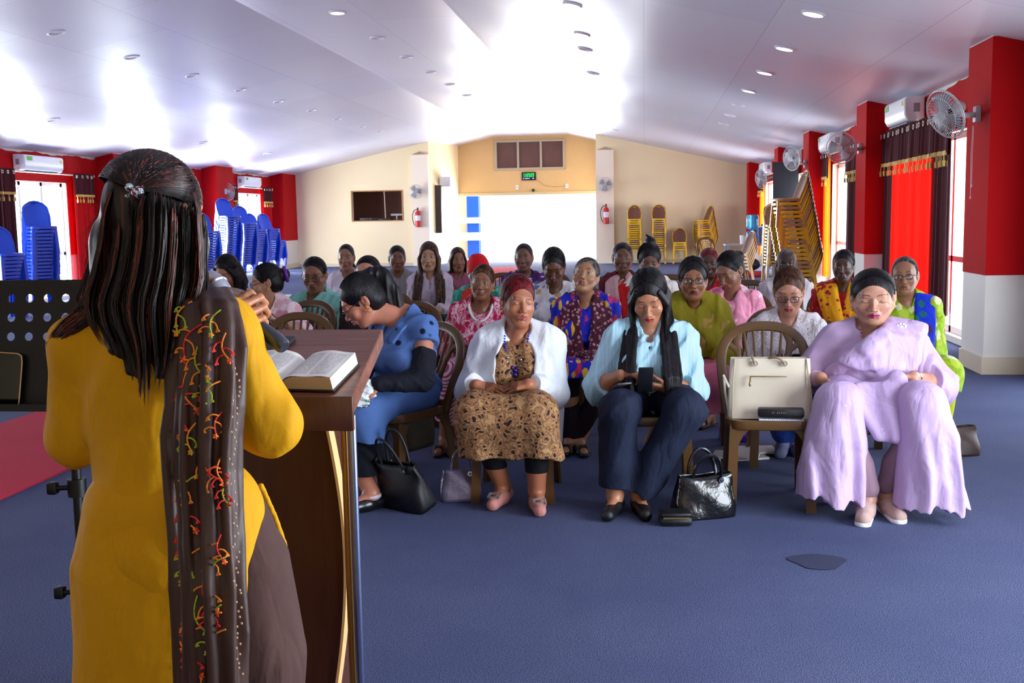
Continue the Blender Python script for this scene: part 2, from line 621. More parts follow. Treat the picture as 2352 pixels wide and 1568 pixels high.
for i, p in enumerate([(1868, 30), (1802, 110), (1757, 166), (1720, 208)]):
    ceiling_light(*p, True, ['brightest and nearest', 'second nearest', 'third nearest', 'farthest'][i] + ' lit round light in the right-hand ceiling row')
for i, p in enumerate([(1695, 240), (1677, 264), (1662, 284), (1414, 298)]):
    ceiling_light(*p, False, ['first unlit light after the four lit ones in the right-hand ceiling row', 'small unlit light midway down the right-hand ceiling row', 'far unlit light of the right-hand ceiling row', 'far unlit light on the ceiling above the right entrance pier'][i])
for i, p in enumerate([(1315, 10), (1337, 78)]):
    ceiling_light(*p, True, ['nearer', 'farther'][i] + ' lit round light of the middle ceiling row, above the audience')
ceiling_light(775, 28, True, 'lit round light on the left ceiling panel, the only lit one of its row')
for i, p in enumerate([(866, 86), (933, 130), (988, 165), (1033, 193), (1072, 218)]):
    ceiling_light(*p, False, 'unlit round light in the row behind the lit left ceiling light, %s from it' % ['first', 'second', 'third', 'fourth', 'fifth'][i])
for i, p in enumerate([(129, 73), (302, 130), (441, 172), (552, 205), (640, 232), (716, 252), (775, 272), (832, 290), (872, 300)]):
    ceiling_light(*p, False, 'unlit round light on the left ceiling slope, %s of its row from the left' % ['first', 'second', 'third', 'fourth', 'fifth', 'sixth', 'seventh', 'eighth', 'ninth'][i])
for i, p in enumerate([(121, 274), (465, 327), (614, 352), (1344, 112), (1362, 167)]):
    ceiling_light(*p, False, ['unlit light low on the left slope above the left air conditioner', 'unlit light low on the left slope above the speaker', 'unlit light low on the left slope above the far air conditioner', 'unlit light right behind the two lit middle row lights', 'unlit light far along the middle row'][i])
# ================================================================ plastic chairs
k = NT('brown moulded plastic', .28, spec=.6)
k.color(k.mix(k.noise(3, None, 2), '4f3414', '6b4a22')).bump(k.noise(30), .05, .004)
M_brown = k.m
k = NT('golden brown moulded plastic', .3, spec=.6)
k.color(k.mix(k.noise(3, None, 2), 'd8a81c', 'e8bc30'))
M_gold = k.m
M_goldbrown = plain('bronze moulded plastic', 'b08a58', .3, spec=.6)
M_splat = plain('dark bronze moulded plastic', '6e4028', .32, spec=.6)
k = NT('blue moulded plastic', .3, spec=.6)
k.color(k.mix(k.noise(3, None, 2), '0c3fc0', '1550d8'))
M_blue = k.m


def bez(p0, p1, p2, p3, n):
    out = []
    for i in range(n + 1):
        t = i / n
        out.append(tuple((1 - t) ** 3 * a + 3 * (1 - t) ** 2 * t * b + 3 * (1 - t) * t * t * c + t ** 3 * d for a, b, c, d in zip(p0, p1, p2, p3)))
    return out


def back_y(z):
    return -.175 - (z - .43) * .38 + (.0 if z < .6 else (z - .6) ** 2 * .1)


def seat_mb():
    mb = MB()

    def outline(t):
        # rounded trapezoid, wider at the front
        a = 2 * PI * t
        c, s_ = math.cos(a), math.sin(a)
        p = 5
        r = (abs(c) ** p + abs(s_) ** p) ** (-1 / p)
        x, y = c * r, s_ * r
        w = .19 + .022 * (y + 1) / 2
        return x * w, y * .205
    prof = [(1.0, .395), (1.03, .40), (1.04, .425), (1.02, .44), (.96, .443), (.86, .436), (.5, .43), (.02, .428)]
    n = 40

    def fn(u, v):
        i = v * (len(prof) - 1)
        j = min(int(i), len(prof) - 2)
        f = i - j
        s = prof[j][0] + (prof[j + 1][0] - prof[j][0]) * f
        z = prof[j][1] + (prof[j + 1][1] - prof[j][1]) * f
        x, y = outline(u)
        return (x * s, y * s, z)
    mb.grid(fn, n, len(prof), closed_u=True)
    top = MB()
    return mb


def leg_mb(sx, sy, wide=1.):
    """moulded corner leg: broad angled web at the top tapering to the foot"""
    x0, y0 = sx * .192, (.185 if sy > 0 else -.185)
    x1, y1 = sx * .212, (.215 if sy > 0 else -.262)
    mb = MB()
    n = 9
    vs = []
    for i in range(n):
        t = i / (n - 1)
        z = .43 * (1 - t)
        cx, cy = x0 + (x1 - x0) * t, y0 + (y1 - y0) * t
        w = (.105 * (1 - min(1, t * 4)) ** 2 + .042 + .006 * t) * wide
        d = (.10 * (1 - min(1, t * 4)) ** 2 + .046)
        th = .012
        # L shaped section, open to the inside of the chair
        L = [(0, 0), (-w, 0), (-w, -th), (-th, -th), (-th, -d), (0, -d)]
        for (a, b) in L:
            vs.append((cx + sx * a, cy + sy * b, z))
    m = 6
    fs = [(i * m + k_, i * m + (k_ + 1) % m, (i + 1) * m + (k_ + 1) % m, (i + 1) * m + k_) for i in range(n - 1) for k_ in range(m)]
    fs += [tuple(range(m)), tuple((n - 1) * m + k_ for k_ in range(m))]
    return mb.add(vs, fs)


def band(mb, path, w, th, w_end=None):
    """flat moulded band along a path lying in the leaning back plane"""
    m = len(path)
    pts = [Vector(p) for p in path]
    vs = []
    N = Vector((0, -1, -.36)).normalized()
    for i, p in enumerate(pts):
        t = (pts[min(i + 1, m - 1)] - pts[max(i - 1, 0)]).normalized()
        side = t.cross(N).normalized()
        ww = (w if w_end is None else w + (w_end - w) * i / (m - 1)) / 2
        for k_ in range(10):
            a = 2 * PI * k_ / 10
            c, s_ = math.cos(a), math.sin(a)
            vs.append(p + side * (ww * math.copysign(abs(c) ** .6, c)) + N * (th / 2 * math.copysign(abs(s_) ** .6, s_)))
    fs = [(i * 10 + k_, i * 10 + (k_ + 1) % 10, (i + 1) * 10 + (k_ + 1) % 10, (i + 1) * 10 + k_) for i in range(m - 1) for k_ in range(10)]
    fs += [tuple(range(10)), tuple((m - 1) * 10 + k_ for k_ in range(10))]
    mb.add(vs, fs)


def fan_back_mb():
    mb = MB()

    def P(x, z):
        return (x, back_y(z), z)
    arch = [P(-.188, .41), P(-.196, .5), P(-.208, .6), P(-.212, .68), P(-.196, .75), P(-.15, .805), P(-.08, .835), P(0, .842)]
    arch = arch + [(-x, y, z) for x, y, z in arch[-2::-1]]
    # smooth
    pts = []
    for i in range(len(arch) - 1):
        p0, p1, p2, p3 = arch[max(i - 1, 0)], arch[i], arch[i + 1], arch[min(i + 2, len(arch) - 1)]
        for t in (0, .33, .67):
            pts.append(tuple(.5 * ((2 * b) + (c - a) * t + (2 * a - 5 * b + 4 * c - d) * t * t + (-a + 3 * b - 3 * c + d) * t ** 3) for a, b, c, d in zip(p0, p1, p2, p3)))
    pts.append(arch[-1])
    band(mb, pts, .052, .03)
    for sx in (-1, 1):
        band(mb, [P(sx * .19, .745), P(sx * .165, .745), P(sx * .135, .72), P(sx * .112, .66), P(sx * .1, .58), P(sx * .092, .44)], .032, .02, .026)
        band(mb, [P(sx * .12, .82), P(sx * .135, .76), P(sx * .12, .70)], .05, .02, .02)
    for j in range(5):
        u = (j - 2) / 2
        band(mb, [P(u * .098, .83), P(u * .082, .70), P(u * .066, .56), P(u * .058, .43)], .015, .014, .012)
    band(mb, [P(-.19, .445), P(0, .44), P(.19, .445)], .05, .02)
    return mb


def solid_back_mb(splat=True, wtop=.17):
    """rounded back shell, open beside a broad central splat or closed"""
    mb = MB()

    def fn(u, v):
        z = .42 + (.84 - .42) * v
        w = .185 + .02 * math.sin(v * PI * .6)
        if v > .72:
            q = (v - .72) / .28
            w *= math.sqrt(max(0.0, 1 - q * q * .93))
        a = (u * 2 - 1)
        return (w * a, back_y(z) + .035 * a * a - .0, z)
    mb.grid(fn, 15, 15)
    return mb


def make_chair(label, mat, kind, group, mat_back=None):
    t = thing('plastic_chair', label, 'chair', (0, 0, 0), 0, group)
    seat_mb().build('seat', mat, t)
    if kind == 'fan':
        fan_back_mb().build('backrest', mat_back or mat, t)
    else:
        o = solid_back_mb().build('backrest', mat_back or mat, t, True, .02)
        fr = MB()
        band(fr, [(x, back_y(z) + .03, z) for x, z in ((-.19, .42), (-.205, .6), (-.19, .72), (-.14, .80), (-.07, .84), (0, .85), (.07, .84), (.14, .80), (.19, .72), (.205, .6), (.19, .42))], .03, .03)
        fr.build('back_rim', mat, t)
    for sx, sy in ((-1, 1), (1, 1), (-1, -1), (1, -1)):
        leg_mb(sx, sy).build('leg', mat, t)
    return t


def facing(x, y, tx, ty):
    return math.atan2(ty - y, tx - x) - PI / 2


chair0 = make_chair('empty brown plastic chair with slatted round back, holding a white handbag, in the front row', M_brown, 'fan', 'brown plastic audience chairs')
# --- the stacks
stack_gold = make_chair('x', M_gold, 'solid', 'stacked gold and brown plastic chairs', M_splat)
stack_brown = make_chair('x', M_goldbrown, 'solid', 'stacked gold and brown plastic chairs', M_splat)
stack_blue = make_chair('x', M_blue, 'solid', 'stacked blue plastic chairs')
for _t in (stack_gold, stack_brown, stack_blue):
    _t['used'] = 0


def stack(x, y, rz, n, pitch, protos, what, group, lean=.012, z0=0.):
    rnd = random.Random(int(x * 100) + n)
    for i in range(n):
        pr = protos[rnd.randrange(len(protos))]
        z = z0 + i * pitch
        lab = what.replace('#', ORD[n - 1 - i])
        dx = -math.sin(-rz) * lean * i * 0
        j = rnd.uniform(-.004, .004)
        loc = (x - math.sin(rz) * lean * i + j, y + math.cos(rz) * lean * i + j, z)
        if not pr['used']:
            pr['used'] = 1
            pr.location = loc
            pr.rotation_euler = (0, 0, rz)
            pr['label'] = lab
            pr['group'] = group
        else:
            dup(pr, loc, rz, lab, group)


G1, G2 = 'stacked gold and brown plastic chairs', 'stacked blue plastic chairs'
gb = [stack_gold, stack_gold, stack_brown]
stack(2.38, 16.8, PI / 2 + .12, 20, .0635, gb, '# chair of the tallest gold stack standing by the right window, seen side on', G1)
stack(-.30, 32.2, PI, 15, .064, gb, '# chair of the leftmost gold stack against the cream rear wall', G1)
stack(.42, 32.2, PI, 15, .064, gb, '# chair of the second gold stack from the entrance against the rear wall', G1)
stack(1.03, 32.2, PI, 4, .064, gb, '# chair of the low gold stack between two tall stacks at the rear wall', G1)
stack(1.83, 32.2, PI / 2 + .35, 14, .064, gb, '# chair of the gold stack standing side on near the rear right corner', G1)
stack(1.75, 20.2, PI / 2 + .2, 5, .064, [stack_brown], '# chair of the low bronze stack in front of the refreshment table', G1)
stack(2.55, 21.6, PI + .1, 13, .064, [stack_brown, stack_gold], '# chair of the bronze stack half hidden behind the tallest gold stack', G1)
# blue stacks along the left wall
for (px, py, Y, n, rz, what) in [
    (12, 645, 15.6, 11, -PI / 2 - .55, '# chair of the blue stack at the left edge of the view'),
    (88, 560, 16.6, 18, -PI / 2 - .75, '# chair of the tall blue stack standing in the left window'),
    (470, 560, 23.2, 15, -PI / 2 - .6, '# chair of the blue stack half hidden beside the head of the speaker'),
    (518, 560, 24.6, 21, -PI / 2 - .6, '# chair of the tallest blue stack under the left wall fan'),
    (556, 560, 25.6, 18, -PI / 2 - .6, '# chair of the blue stack right behind the tallest blue stack'),
    (582, 560, 27.2, 15, -PI / 2 - .5, '# chair of the blue stack with lit gaps below the far left window'),
    (612, 560, 28.4, 15, -PI / 2 - .5, '# chair of the blue stack in front of the far white wall panel'),
    (632, 600, 30.0, 9, -PI / 2 - .5, '# chair of the lowest blue stack near the far left corner'),
]:
    p = at(px, py, Y=Y)
    stack(p.x, Y, rz, n, .058, [stack_blue], what, G2)

# ================================================================ air conditioners, fans, loudspeakers
M_ac = plain('glossy white casing', 'eceff5', .3)
M_grey = plain('grey plastic', '8c8c92', .45)
M_dark = plain('black plastic', '15161a', .45)
M_chrome = plain('polished steel', 'c8ccd4', .2, 1.)
M_green = plain('green energy sticker', '58b83c', .5)
M_yellow = plain('yellow sticker', 'e6d23c', .5)


def air_con(x, y, z, nx, w, label, lit=False):
    t = thing('air_conditioner', label, 'air conditioner', (x, y, z), 0 if nx > 0 else PI, 'wall air conditioners')
    prof = [(0, 0), (.20, .02), (.235, .09), (.24, .26), (.22, .3), (0, .31)]
    b = MB().prism(prof, -w / 2, w / 2, 'y')
    o = b.build('casing', M_ac, t)
    md = o.modifiers.new('bevel', 'BEVEL')
    md.width = .02
    md.segments = 3
    MB().box((.05, -w / 2 + .06, -.006), (.19, w / 2 - .06, .004)).build('louver', M_grey, t, False)
    MB().box((.2405, -w / 2 + .06, .2), (.2435, -w / 2 + .24, .27)).build('sticker', M_green, t, False)
    MB().box((.2405, w / 2 - .13, .2), (.2435, w / 2 - .06, .25)).build('sticker', M_yellow, t, False)
    for s_ in (-1, 1):
        MB().box((.06, s_ * w / 2 - .003, .12), (.13, s_ * w / 2 + .003, .22)).build('end_badge', M_grey, t, False)
    return t


air_con(XL + .03, 18.8, 2.42, 1, 1.3, 'white air conditioner on the red left wall above the window beside the blue stacks')
air_con(XL + .03, 23.9, 2.42, 1, 1.3, 'white air conditioner almost hidden behind the hair of the speaker')
air_con(XL + .03, 29.5, 2.42, 1, 1.3, 'white air conditioner above the far left window near the corner')
air_con(XR - .03, 13.75, 2.46, -1, 1.05, 'nearest white air conditioner high on the right wall above the red curtain')
air_con(XR - .03, 19.0, 2.44, -1, 1.1, 'white air conditioner on the right wall behind the second wall fan')
air_con(XR - .03, 24.0 - .35, 2.44, -1, 1.1, 'white air conditioner on the right wall above the black loudspeaker')
air_con(XR - .03, 28.9, 2.44, -1, 1.1, 'farthest white air conditioner on the right wall')

k = NT('fan guard wire', .4, .3)
k.color('c4c4c8')
M_wire = k.m
M_fanbody = plain('pale grey fan casing', 'b4b2b6', .4)
k = NT('translucent fan blade', .3)
k.color('9a98a2')
M_blade = k.m


def wall_fan(base, head, face, label, r=.215, cords=0, group='wall fans'):
    """base: point on the wall; head: hub; face: direction the grille faces"""
    base, head, face = Vector(base), Vector(head), Vector(face).normalized()
    t = thing('wall_fan', label, 'fan', base, 0, group)
    R = rot_to(face).to_4x4()
    R.translation = head - base
    g = MB()
    nr = 44
    for s_, dz in ((1, .045), (-1, -.045)):
        for i in range(nr):
            a = 2 * PI * i / nr
            c, q = math.cos(a), math.sin(a)
            pts = [(c * .035, q * .035, dz * 1.25), (c * r * .55, q * r * .55, dz * 1.1), (c * r * .9, q * r * .9, dz * .6), (c * r, q * r, 0)]
            g.tube([R @ Vector(p) for p in pts], .0016, 4)
    for rr, dz, th in ((r, 0, .007), (r * .98, .012, .003), (r * .75, .048, .002), (r * .75, -.048, .002)):
        g.tube([R @ Vector((rr * math.cos(a), rr * math.sin(a), dz)) for a in np.linspace(0, 2 * PI, 33)], th, 6)
    g.build('guard', M_wire, t)
    MB().lathe([(0, .06), (.04, .06), (.045, .052), (.03, .045)], 20, R).build('front_cap', M_fanbody, t)
    b = MB()
    for i in range(3):
        a0 = 2 * PI * i / 3 + .4
        vs = []
        for u in np.linspace(0, 1, 6):
            for v in np.linspace(0, 1, 5):
                rad = .03 + (r * .86 - .03) * u
                an = a0 + (v - .5) * (1.25 - .25 * u)
                vs.append((rad * math.cos(an), rad * math.sin(an), (v - .5) * .05))
        b.add(vs, [(p * 5 + q, p * 5 + q + 1, (p + 1) * 5 + q + 1, (p + 1) * 5 + q) for p in range(5) for q in range(4)], R)
    b.build('blade', M_blade, t, True, .002)
    MB().lathe([(0, -.19), (.04, -.19), (.055, -.17), (.062, -.1), (.06, -.06), (.03, -.05)], 24, R).build('motor_housing', M_fanbody, t)
    m = (head - base) - face * .12
    MB().tube([(0, 0, 0), (m.x * .45, m.y * .45, m.z * .2 - .02), (m.x * .85, m.y * .85, m.z * .6 - .03), tuple(m)], [.026, .024, .022, .02], 10).build('bracket', M_fanbody, t)
    n = Vector((m.x, m.y, 0)).normalized()
    MB().box((-.045, -.045, -.07), (.045, .045, .07), rot_to((0, 0, 1)).to_4x4(), .01).build('wall_plate', M_fanbody, t)
    if cords:
        c = MB()
        for q, L in ((-.012, .52), (.014, .62)):
            c.tube([(m.x * .25, m.y * .25 + q, -.1), (m.x * .28, m.y * .28 + q * 1.3, -.35), (m.x * .26, m.y * .26 + q, -.1 - L)], .0022, 5)
            c.ell((m.x * .26, m.y * .26 + q, -.1 - L), (.008, .008, .014))
        c.build('pull_cord', M_frame_w, t)
    return t


xf = XR - .39
wall_fan((xf - .005, 9.9, 2.25), at(2172, 262, Y=9.75), (-.75, -.35, -.35), 'nearest wall fan, tilted, with hanging pull cords on the right red pilaster', .215, 1)
wall_fan((xf - .005, 15.05, 2.27), at(1932, 340, Y=14.6), (-.45, -.8, -.1), 'second wall fan on the right side, in front of an air conditioner', .2)
wall_fan((xf - .005, 20.0, 2.3), at(1818, 364, Y=19.8), (-.6, -.4, -.1), 'small looking wall fan above the black loudspeaker at the right')
wall_fan((xf - .005, 24.5, 2.25), at(1748, 411, Y=24.5), (-.9, -.45, -.15), 'farthest wall fan on the right side, turned to the left')
wall_fan((XL + .405, 27.0, 2.25), at(522, 440, Y=27.2), (.85, -.6, .12), 'round wall fan on the left red pilaster above the blue stacks', .23)
wall_fan((-7.0, YB - .145, 2.33), at(955, 440, Y=32.45), (.35, -1, -.05), 'wall fan on the cream pier left of the entrance')
wall_fan((-1.19, YB - .145, 2.33), at(1390, 424, Y=32.45), (.0, -1, 0), 'wall fan facing straight out on the pier right of the entrance')


def loudspeaker(loc, rz, label, w=.38, d=.36, h=.72, tilt=0., stand=False):
    t = thing('loudspeaker', label, 'loudspeaker', loc, rz, 'black loudspeakers')
    t.rotation_euler = (tilt, 0, rz)
    MB().prism([(-w / 2, 0), (w / 2, 0), (w / 2 * .72, -d), (-w / 2 * .72, -d)], 0, h, 'z').build('cabinet', plain('charcoal loudspeaker casing', '2a2c34', .6, 0, .3, 300), t, False)
    MB().box((-w / 2 * .93, -.001, .03), (w / 2 * .93, .014, h - .03), None, .01).build('grille', plain('dark grey grille', '34353c', .7, .2, .5, 700), t)
    MB().box((w / 2 * .78, -d * .6, h * .4), (w / 2 * .95, -d * .35, h * .5), None, .005).build('handle', M_dark, t)
    return t


p = at(1818, 470, Y=22.2)
loudspeaker((p.x - .12, 22.2, p.z - .12), PI - .25, 'large black loudspeaker standing high at the right, above the chair stacks', .5, .42, .98)
MB2 = MB().box((p.x - .34, 21.9 + .1, 0), (p.x + .06, 22.2 + .3, p.z - .12), None, .01)
tag(MB2.build('speaker_plinth', plain('dark brown plinth', '3a2018', .6)), 'dark brown plinth carrying the black loudspeaker by the right wall', 'plinth')
LS = loudspeaker((XL + .85, 21.0, 1.86), -PI / 2 - .5, 'grey backed loudspeaker hung on the left pilaster beside the hair of the speaker', .42, .36, .62)
LS.location = (XL + .79, 20.93, 1.86)
MB().tube([(0, -.3, .31), (.0, -.5, .31)], .02, 8).build('wall_bracket', M_dark, LS)

# ================================================================ curtains
M_cur_red = NT('bright red curtain', .75, spec=.2, Transmission_Weight=0.).color('c8060c').m
k = NT('sunlit red curtain', .8, spec=.2)
k.color('d40a08')
_t1 = k.n('ShaderNodeBsdfTranslucent', {'Color': srgb('ff1a10')})
_mx = k.n('ShaderNodeMixShader', {0: .45, 1: k.b.outputs[0], 2: _t1.outputs[0]})
k.t.links.new(_mx.outputs[0], k.t.nodes['Material Output'].inputs[0])
M_cur_sheer = k.m
k = NT('sunlit amber curtain', .8, spec=.2)
k.color('e86a10')
_t1 = k.n('ShaderNodeBsdfTranslucent', {'Color': srgb('ff8c1e')})
_mx = k.n('ShaderNodeMixShader', {0: .5, 1: k.b.outputs[0], 2: _t1.outputs[0]})
k.t.links.new(_mx.outputs[0], k.t.nodes['Material Output'].inputs[0])
M_cur_amber = k.m
M_cur_maroon = NT('dark maroon curtain', .7, spec=.3).color('4a0712').m
M_goldtrim = plain('gold tassel trim', 'd8b45a', .5)
M_rod = plain('cream curtain rod', 'd8c8b8', .35)


def drape(mb, X, y0, y1, z0, z1, nx, amp, folds, off=.12, gather=0.):
    def fn(u, v):
        yy = y0 + (y1 - y0) * u
        a = amp * (1 - .3 * v)
        w = a * math.sin(u * folds * 2 * PI) + a * .3 * math.sin(u * folds * 4.6 * PI + 1)
        sh = 1 - gather * math.sin(v * PI) * .3
        yc = (y0 + y1) / 2
        return (X + nx * (off + w), yc + (yy - yc) * sh, z0 + (z1 - z0) * v)
    mb.grid(fn, max(24, int(folds * 14)), 14)


def curtain_set(X, nx, y0, y1, panels, side, label_side, z0=.3, ztop=2.42, zval=2.02):
    """rod with rings, curtain panels and a short valance edged with gold tassels"""
    rod = thing('curtain_rod', 'cream rod with rings above %s' % label_side, 'curtain rod', (X, (y0 + y1) / 2, ztop), 0, 'curtain rods')
    L = (y1 - y0) / 2
    MB().tube([(nx * .12, -L, 0), (nx * .12, L, 0)], .014, 10).build('rod_tube', M_rod, rod)
    for s_ in (-1, 1):
        MB().ell((nx * .12, s_ * L, 0), (.035, .035, .035)).build('finial', M_rod, rod)
    for (a, b, m, mat, lab) in panels:
        t = thing('curtain', lab, 'curtain', (X, (a + b) / 2, 0), 0, 'curtains')
        c = (a + b) / 2
        mb = MB()
        fo = max(2, round((b - a) / .17))
        drape(mb, 0, a - c, b - c, z0, ztop + .03, nx, .035, fo)
        mb.build('curtain_cloth', mat, t, True)
        mb = MB()
        drape(mb, 0, a - c - .01, b - c + .01, zval, ztop + .04, nx, .035, fo, .15)
        mb.build('valance', M_cur_maroon, t, True)
        mb = MB()

        def tr(u, v):
            w = .035 * math.sin(u * fo * 2 * PI) + .0105 * math.sin(u * fo * 4.6 * PI + 1)
            return (nx * (.158 + w), a - c + (b - a) * u, zval - .02 + .045 * v)
        mb.grid(tr, fo * 14, 3)
        n = max(3, int((b - a) / .075))
        for i in range(n):
            u = (i + .5) / n
            q = tr(u, 0)
            mb.tube([q, (q[0], q[1], q[2] - .05)], .006, 5)
            mb.tube([(q[0], q[1], q[2] - .05), (q[0], q[1], q[2] - .065), (q[0], q[1], q[2] - .12)], [.008, .017, .013], 6)
        mb.build('tassel_trim', M_goldtrim, t)
        for i in range(fo):
            q = tr((i + .25) / fo, 0)
            MB().lathe([(.02, -.004), (.032, -.004), (.032, .004), (.02, .004), (.02, -.004)], 14, Matrix.Translation((q[0] + nx * .008, q[1], ztop - .03)) @ Matrix.Rotation(PI / 2, 4, 'Y')).build('eyelet', M_rod, t)


curtain_set(XR, -1, 11.6, 15.0, [(14.35, 14.85, 1, M_cur_maroon, 'dark maroon far edge panel of the large closed curtain on the right wall'), (13.35, 14.4, 1, M_cur_sheer, 'bright red left half of the closed curtain behind the green dressed woman'), (12.4, 13.35, 1, M_cur_sheer, 'bright red right half of the closed curtain with gold tassels, right wall'), (11.75, 12.45, 1, M_cur_maroon, 'dark maroon panel at the near end of the closed right curtain')], 1, 'the closed red curtain on the right wall')
curtain_set(XR, -1, 16.0, 20.3, [(16.2, 17.5, 1, M_cur_maroon, 'dark maroon curtain drawn aside, near side of the open right window'), (19.15, 19.7, 1, M_cur_amber, 'glowing orange curtain beside the tallest gold chair stack')], 1, 'the open window behind the yellow dressed woman')
curtain_set(XR, -1, 25.2, 30.5, [(25.6, 26.6, 1, M_cur_amber, 'glowing orange curtain at the near end of the farthest right window'), (29.4, 30.4, 1, M_cur_amber, 'glowing orange curtain in the rear right corner by the water cooler')], 1, 'the farthest right window')
curtain_set(XR, -1, 21.0, 24.1, [(23.2, 23.9, 1, M_cur_maroon, 'dark maroon curtain hidden behind the black loudspeaker on the right')], 1, 'the window behind the loudspeaker')
curtain_set(XL, 1, 17.2, 20.8, [(17.05, 18.0, 1, M_cur_maroon, 'dark maroon curtain at the left edge of the view beside the blue stacks'), (20.0, 20.75, 1, M_cur_red, 'bright red gathered curtain right of the near left window')], -1, 'the near left window', .1)
curtain_set(XL, 1, 27.9, 31.4, [(27.75, 28.6, 1, M_cur_maroon, 'dark maroon curtain left of the far left window'), (30.55, 31.35, 1, M_cur_red, 'red curtain right of the far left window near the corner')], -1, 'the far left window', .7)
curtain_set(XL, 1, 22.5, 25.9, [(22.55, 23.2, 1, M_cur_red, 'red curtain mostly hidden behind the hair of the speaker')], -1, 'the left window hidden by the speaker', .7)

# ================================================================ rear wall things
M_extred = plain('fire extinguisher red', 'c8141c', .3)


def extinguisher(loc, rz, label, hose_side=-1):
    t = thing('fire_extinguisher', label, 'fire extinguisher', loc, rz, 'fire extinguishers')
    MB().lathe([(0, 0), (.07, 0), (.082, .015), (.082, .42), (.07, .47), (.03, .5), (.028, .53), (0, .53)], 24).build('cylinder_body', M_extred, t)
    MB().lathe([(.0835, .2), (.0835, .36)], 24).build('label_sheet', plain('white printed sheet', 'e4e0f0', .5), t)
    MB().box((-.02, -.07, .53), (.02, .03, .55)).box((-.018, -.1, .57), (.018, .04, .585)).cyl((0, 0, .52), (0, 0, .6), .02).build('valve_handle', M_dark, t)
    MB().tube(bez((0, 0, .55), (hose_side * .22, -.02, .56), (hose_side * .2, -.02, .2), (hose_side * .1, -.02, .06), 14), .011, 8).build('hose', M_dark, t)
    MB().box((-.04, .06, .2), (.04, .12, .5)).build('wall_bracket', M_dark, t, False)


for px, X_, lab in ((960, -6.95, 'red fire extinguisher hanging on the cream pier left of the entrance'), (1390, -1.15, 'red fire extinguisher hanging on the pier right of the entrance')):
    extinguisher((X_, YB - .25, 1.2), 0, lab)

t = thing('digital_clock', 'black digital clock with green figures above the entrance doorway', 'clock', (-3.85, YD - .02, 2.68), 0)
MB().box((-.24, -.03, 0), (.24, .01, .27), None, .01).build('case', M_dark, t)
M_led = emit('green led', '10f060', 2.5)
M_led2 = emit('violet led', '9a90ff', 1.6)
SEG = {'1': 'bc', '2': 'abged', '3': 'abgcd'}
mb = MB()
x = -.19
for ch in '11:23:23':
    if ch == ':':
        mb.box((x, -.036, .13), (x + .01, -.031, .145)).box((x, -.036, .18), (x + .01, -.031, .195))
        x += .022
        continue
    w_, z0_, z1_, s_ = .036, .11, .225, .011
    zm = (z0_ + z1_) / 2
    R_ = {'a': (x, z1_ - s_, x + w_, z1_), 'g': (x, zm - s_ / 2, x + w_, zm + s_ / 2), 'd': (x, z0_, x + w_, z0_ + s_), 'b': (x + w_ - s_, zm, x + w_, z1_), 'c': (x + w_ - s_, z0_, x + w_, zm), 'e': (x, z0_, x + s_, zm), 'f': (x, zm, x + s_, z1_)}
    for q in SEG[ch]:
        a, b, c, d = R_[q]
        mb.box((a, -.036, b), (c, -.031, d))
    x += w_ + .02
mb.build('time_figures', M_led, t, False)
mb = MB()
for a, b in ((-.19, -.15), (-.12, -.02), (0.0, .03), (.12, .18)):
    mb.box((a, -.036, .045), (b, -.031, .07))
mb.build('date_figures', M_led2, t, False)

for px, py, lab in ((1188, 430, 'white wall socket above the doorway, below the clock'), (1302, 427, 'white wall socket above the doorway at the right')):
    p = at(px, py, Y=YD)
    o = thing('wall_socket', lab, 'socket', (p.x, YD, p.z), 0, 'sockets above the doorway')
    MB().box((-.05, -.03, -.07), (.05, 0, .07), None, .008).build('socket_plate', M_ac, o)
    MB().ell((0, -.03, 0), (.015, .01, .015)).build('plug', M_dark, o)
p = at(1225, 437, Y=YD)
tag(MB().ell((p.x, YD - .04, p.z), (.05, .05, .05)).build('door_camera', M_dark), 'small black dome sensor over the middle of the doorway', 'camera')
a, b = at(1232, 412, Y=YD), at(1300, 427, Y=YD)
tag(MB().tube([(a.x, YD - .02, a.z), (a.x * .7 + b.x * .3, YD - .02, b.z + .02), (a.x * .4 + b.x * .6, YD - .02, b.z - .02), (b.x, YD - .02, b.z)], .006, 6).build('clock_cable', plain('cream cable', 'b89868', .6)), 'thin cable running from the clock to the right wall socket', 'cable')

# white lamp box with the tall dark strip below, on the slanted side of the entrance
t = thing('wall_lamp', 'white boxy wall lamp on the side wall of the entrance', 'lamp', (-6.36, 33.9, 2.45), 0)
MB().box((-.1, -.25, 0), (.25, .25, .32), None, .02).build('lamp_box', M_ac, t)
MB().box((.0, -.2, -.02), (.22, .2, .005), None, .004).build('lamp_shade', emit('warm lit lamp', 'fff4ea', 1.6), t)
tag(MB().box((-6.62, 33.35, 1.0), (-6.36, 33.5, 2.5), None, .01).build('wall_strip', plain('dark bronze strip', '3c3430', .5)), 'tall dark strip standing out from the side wall below the white box lamp', 'strip')

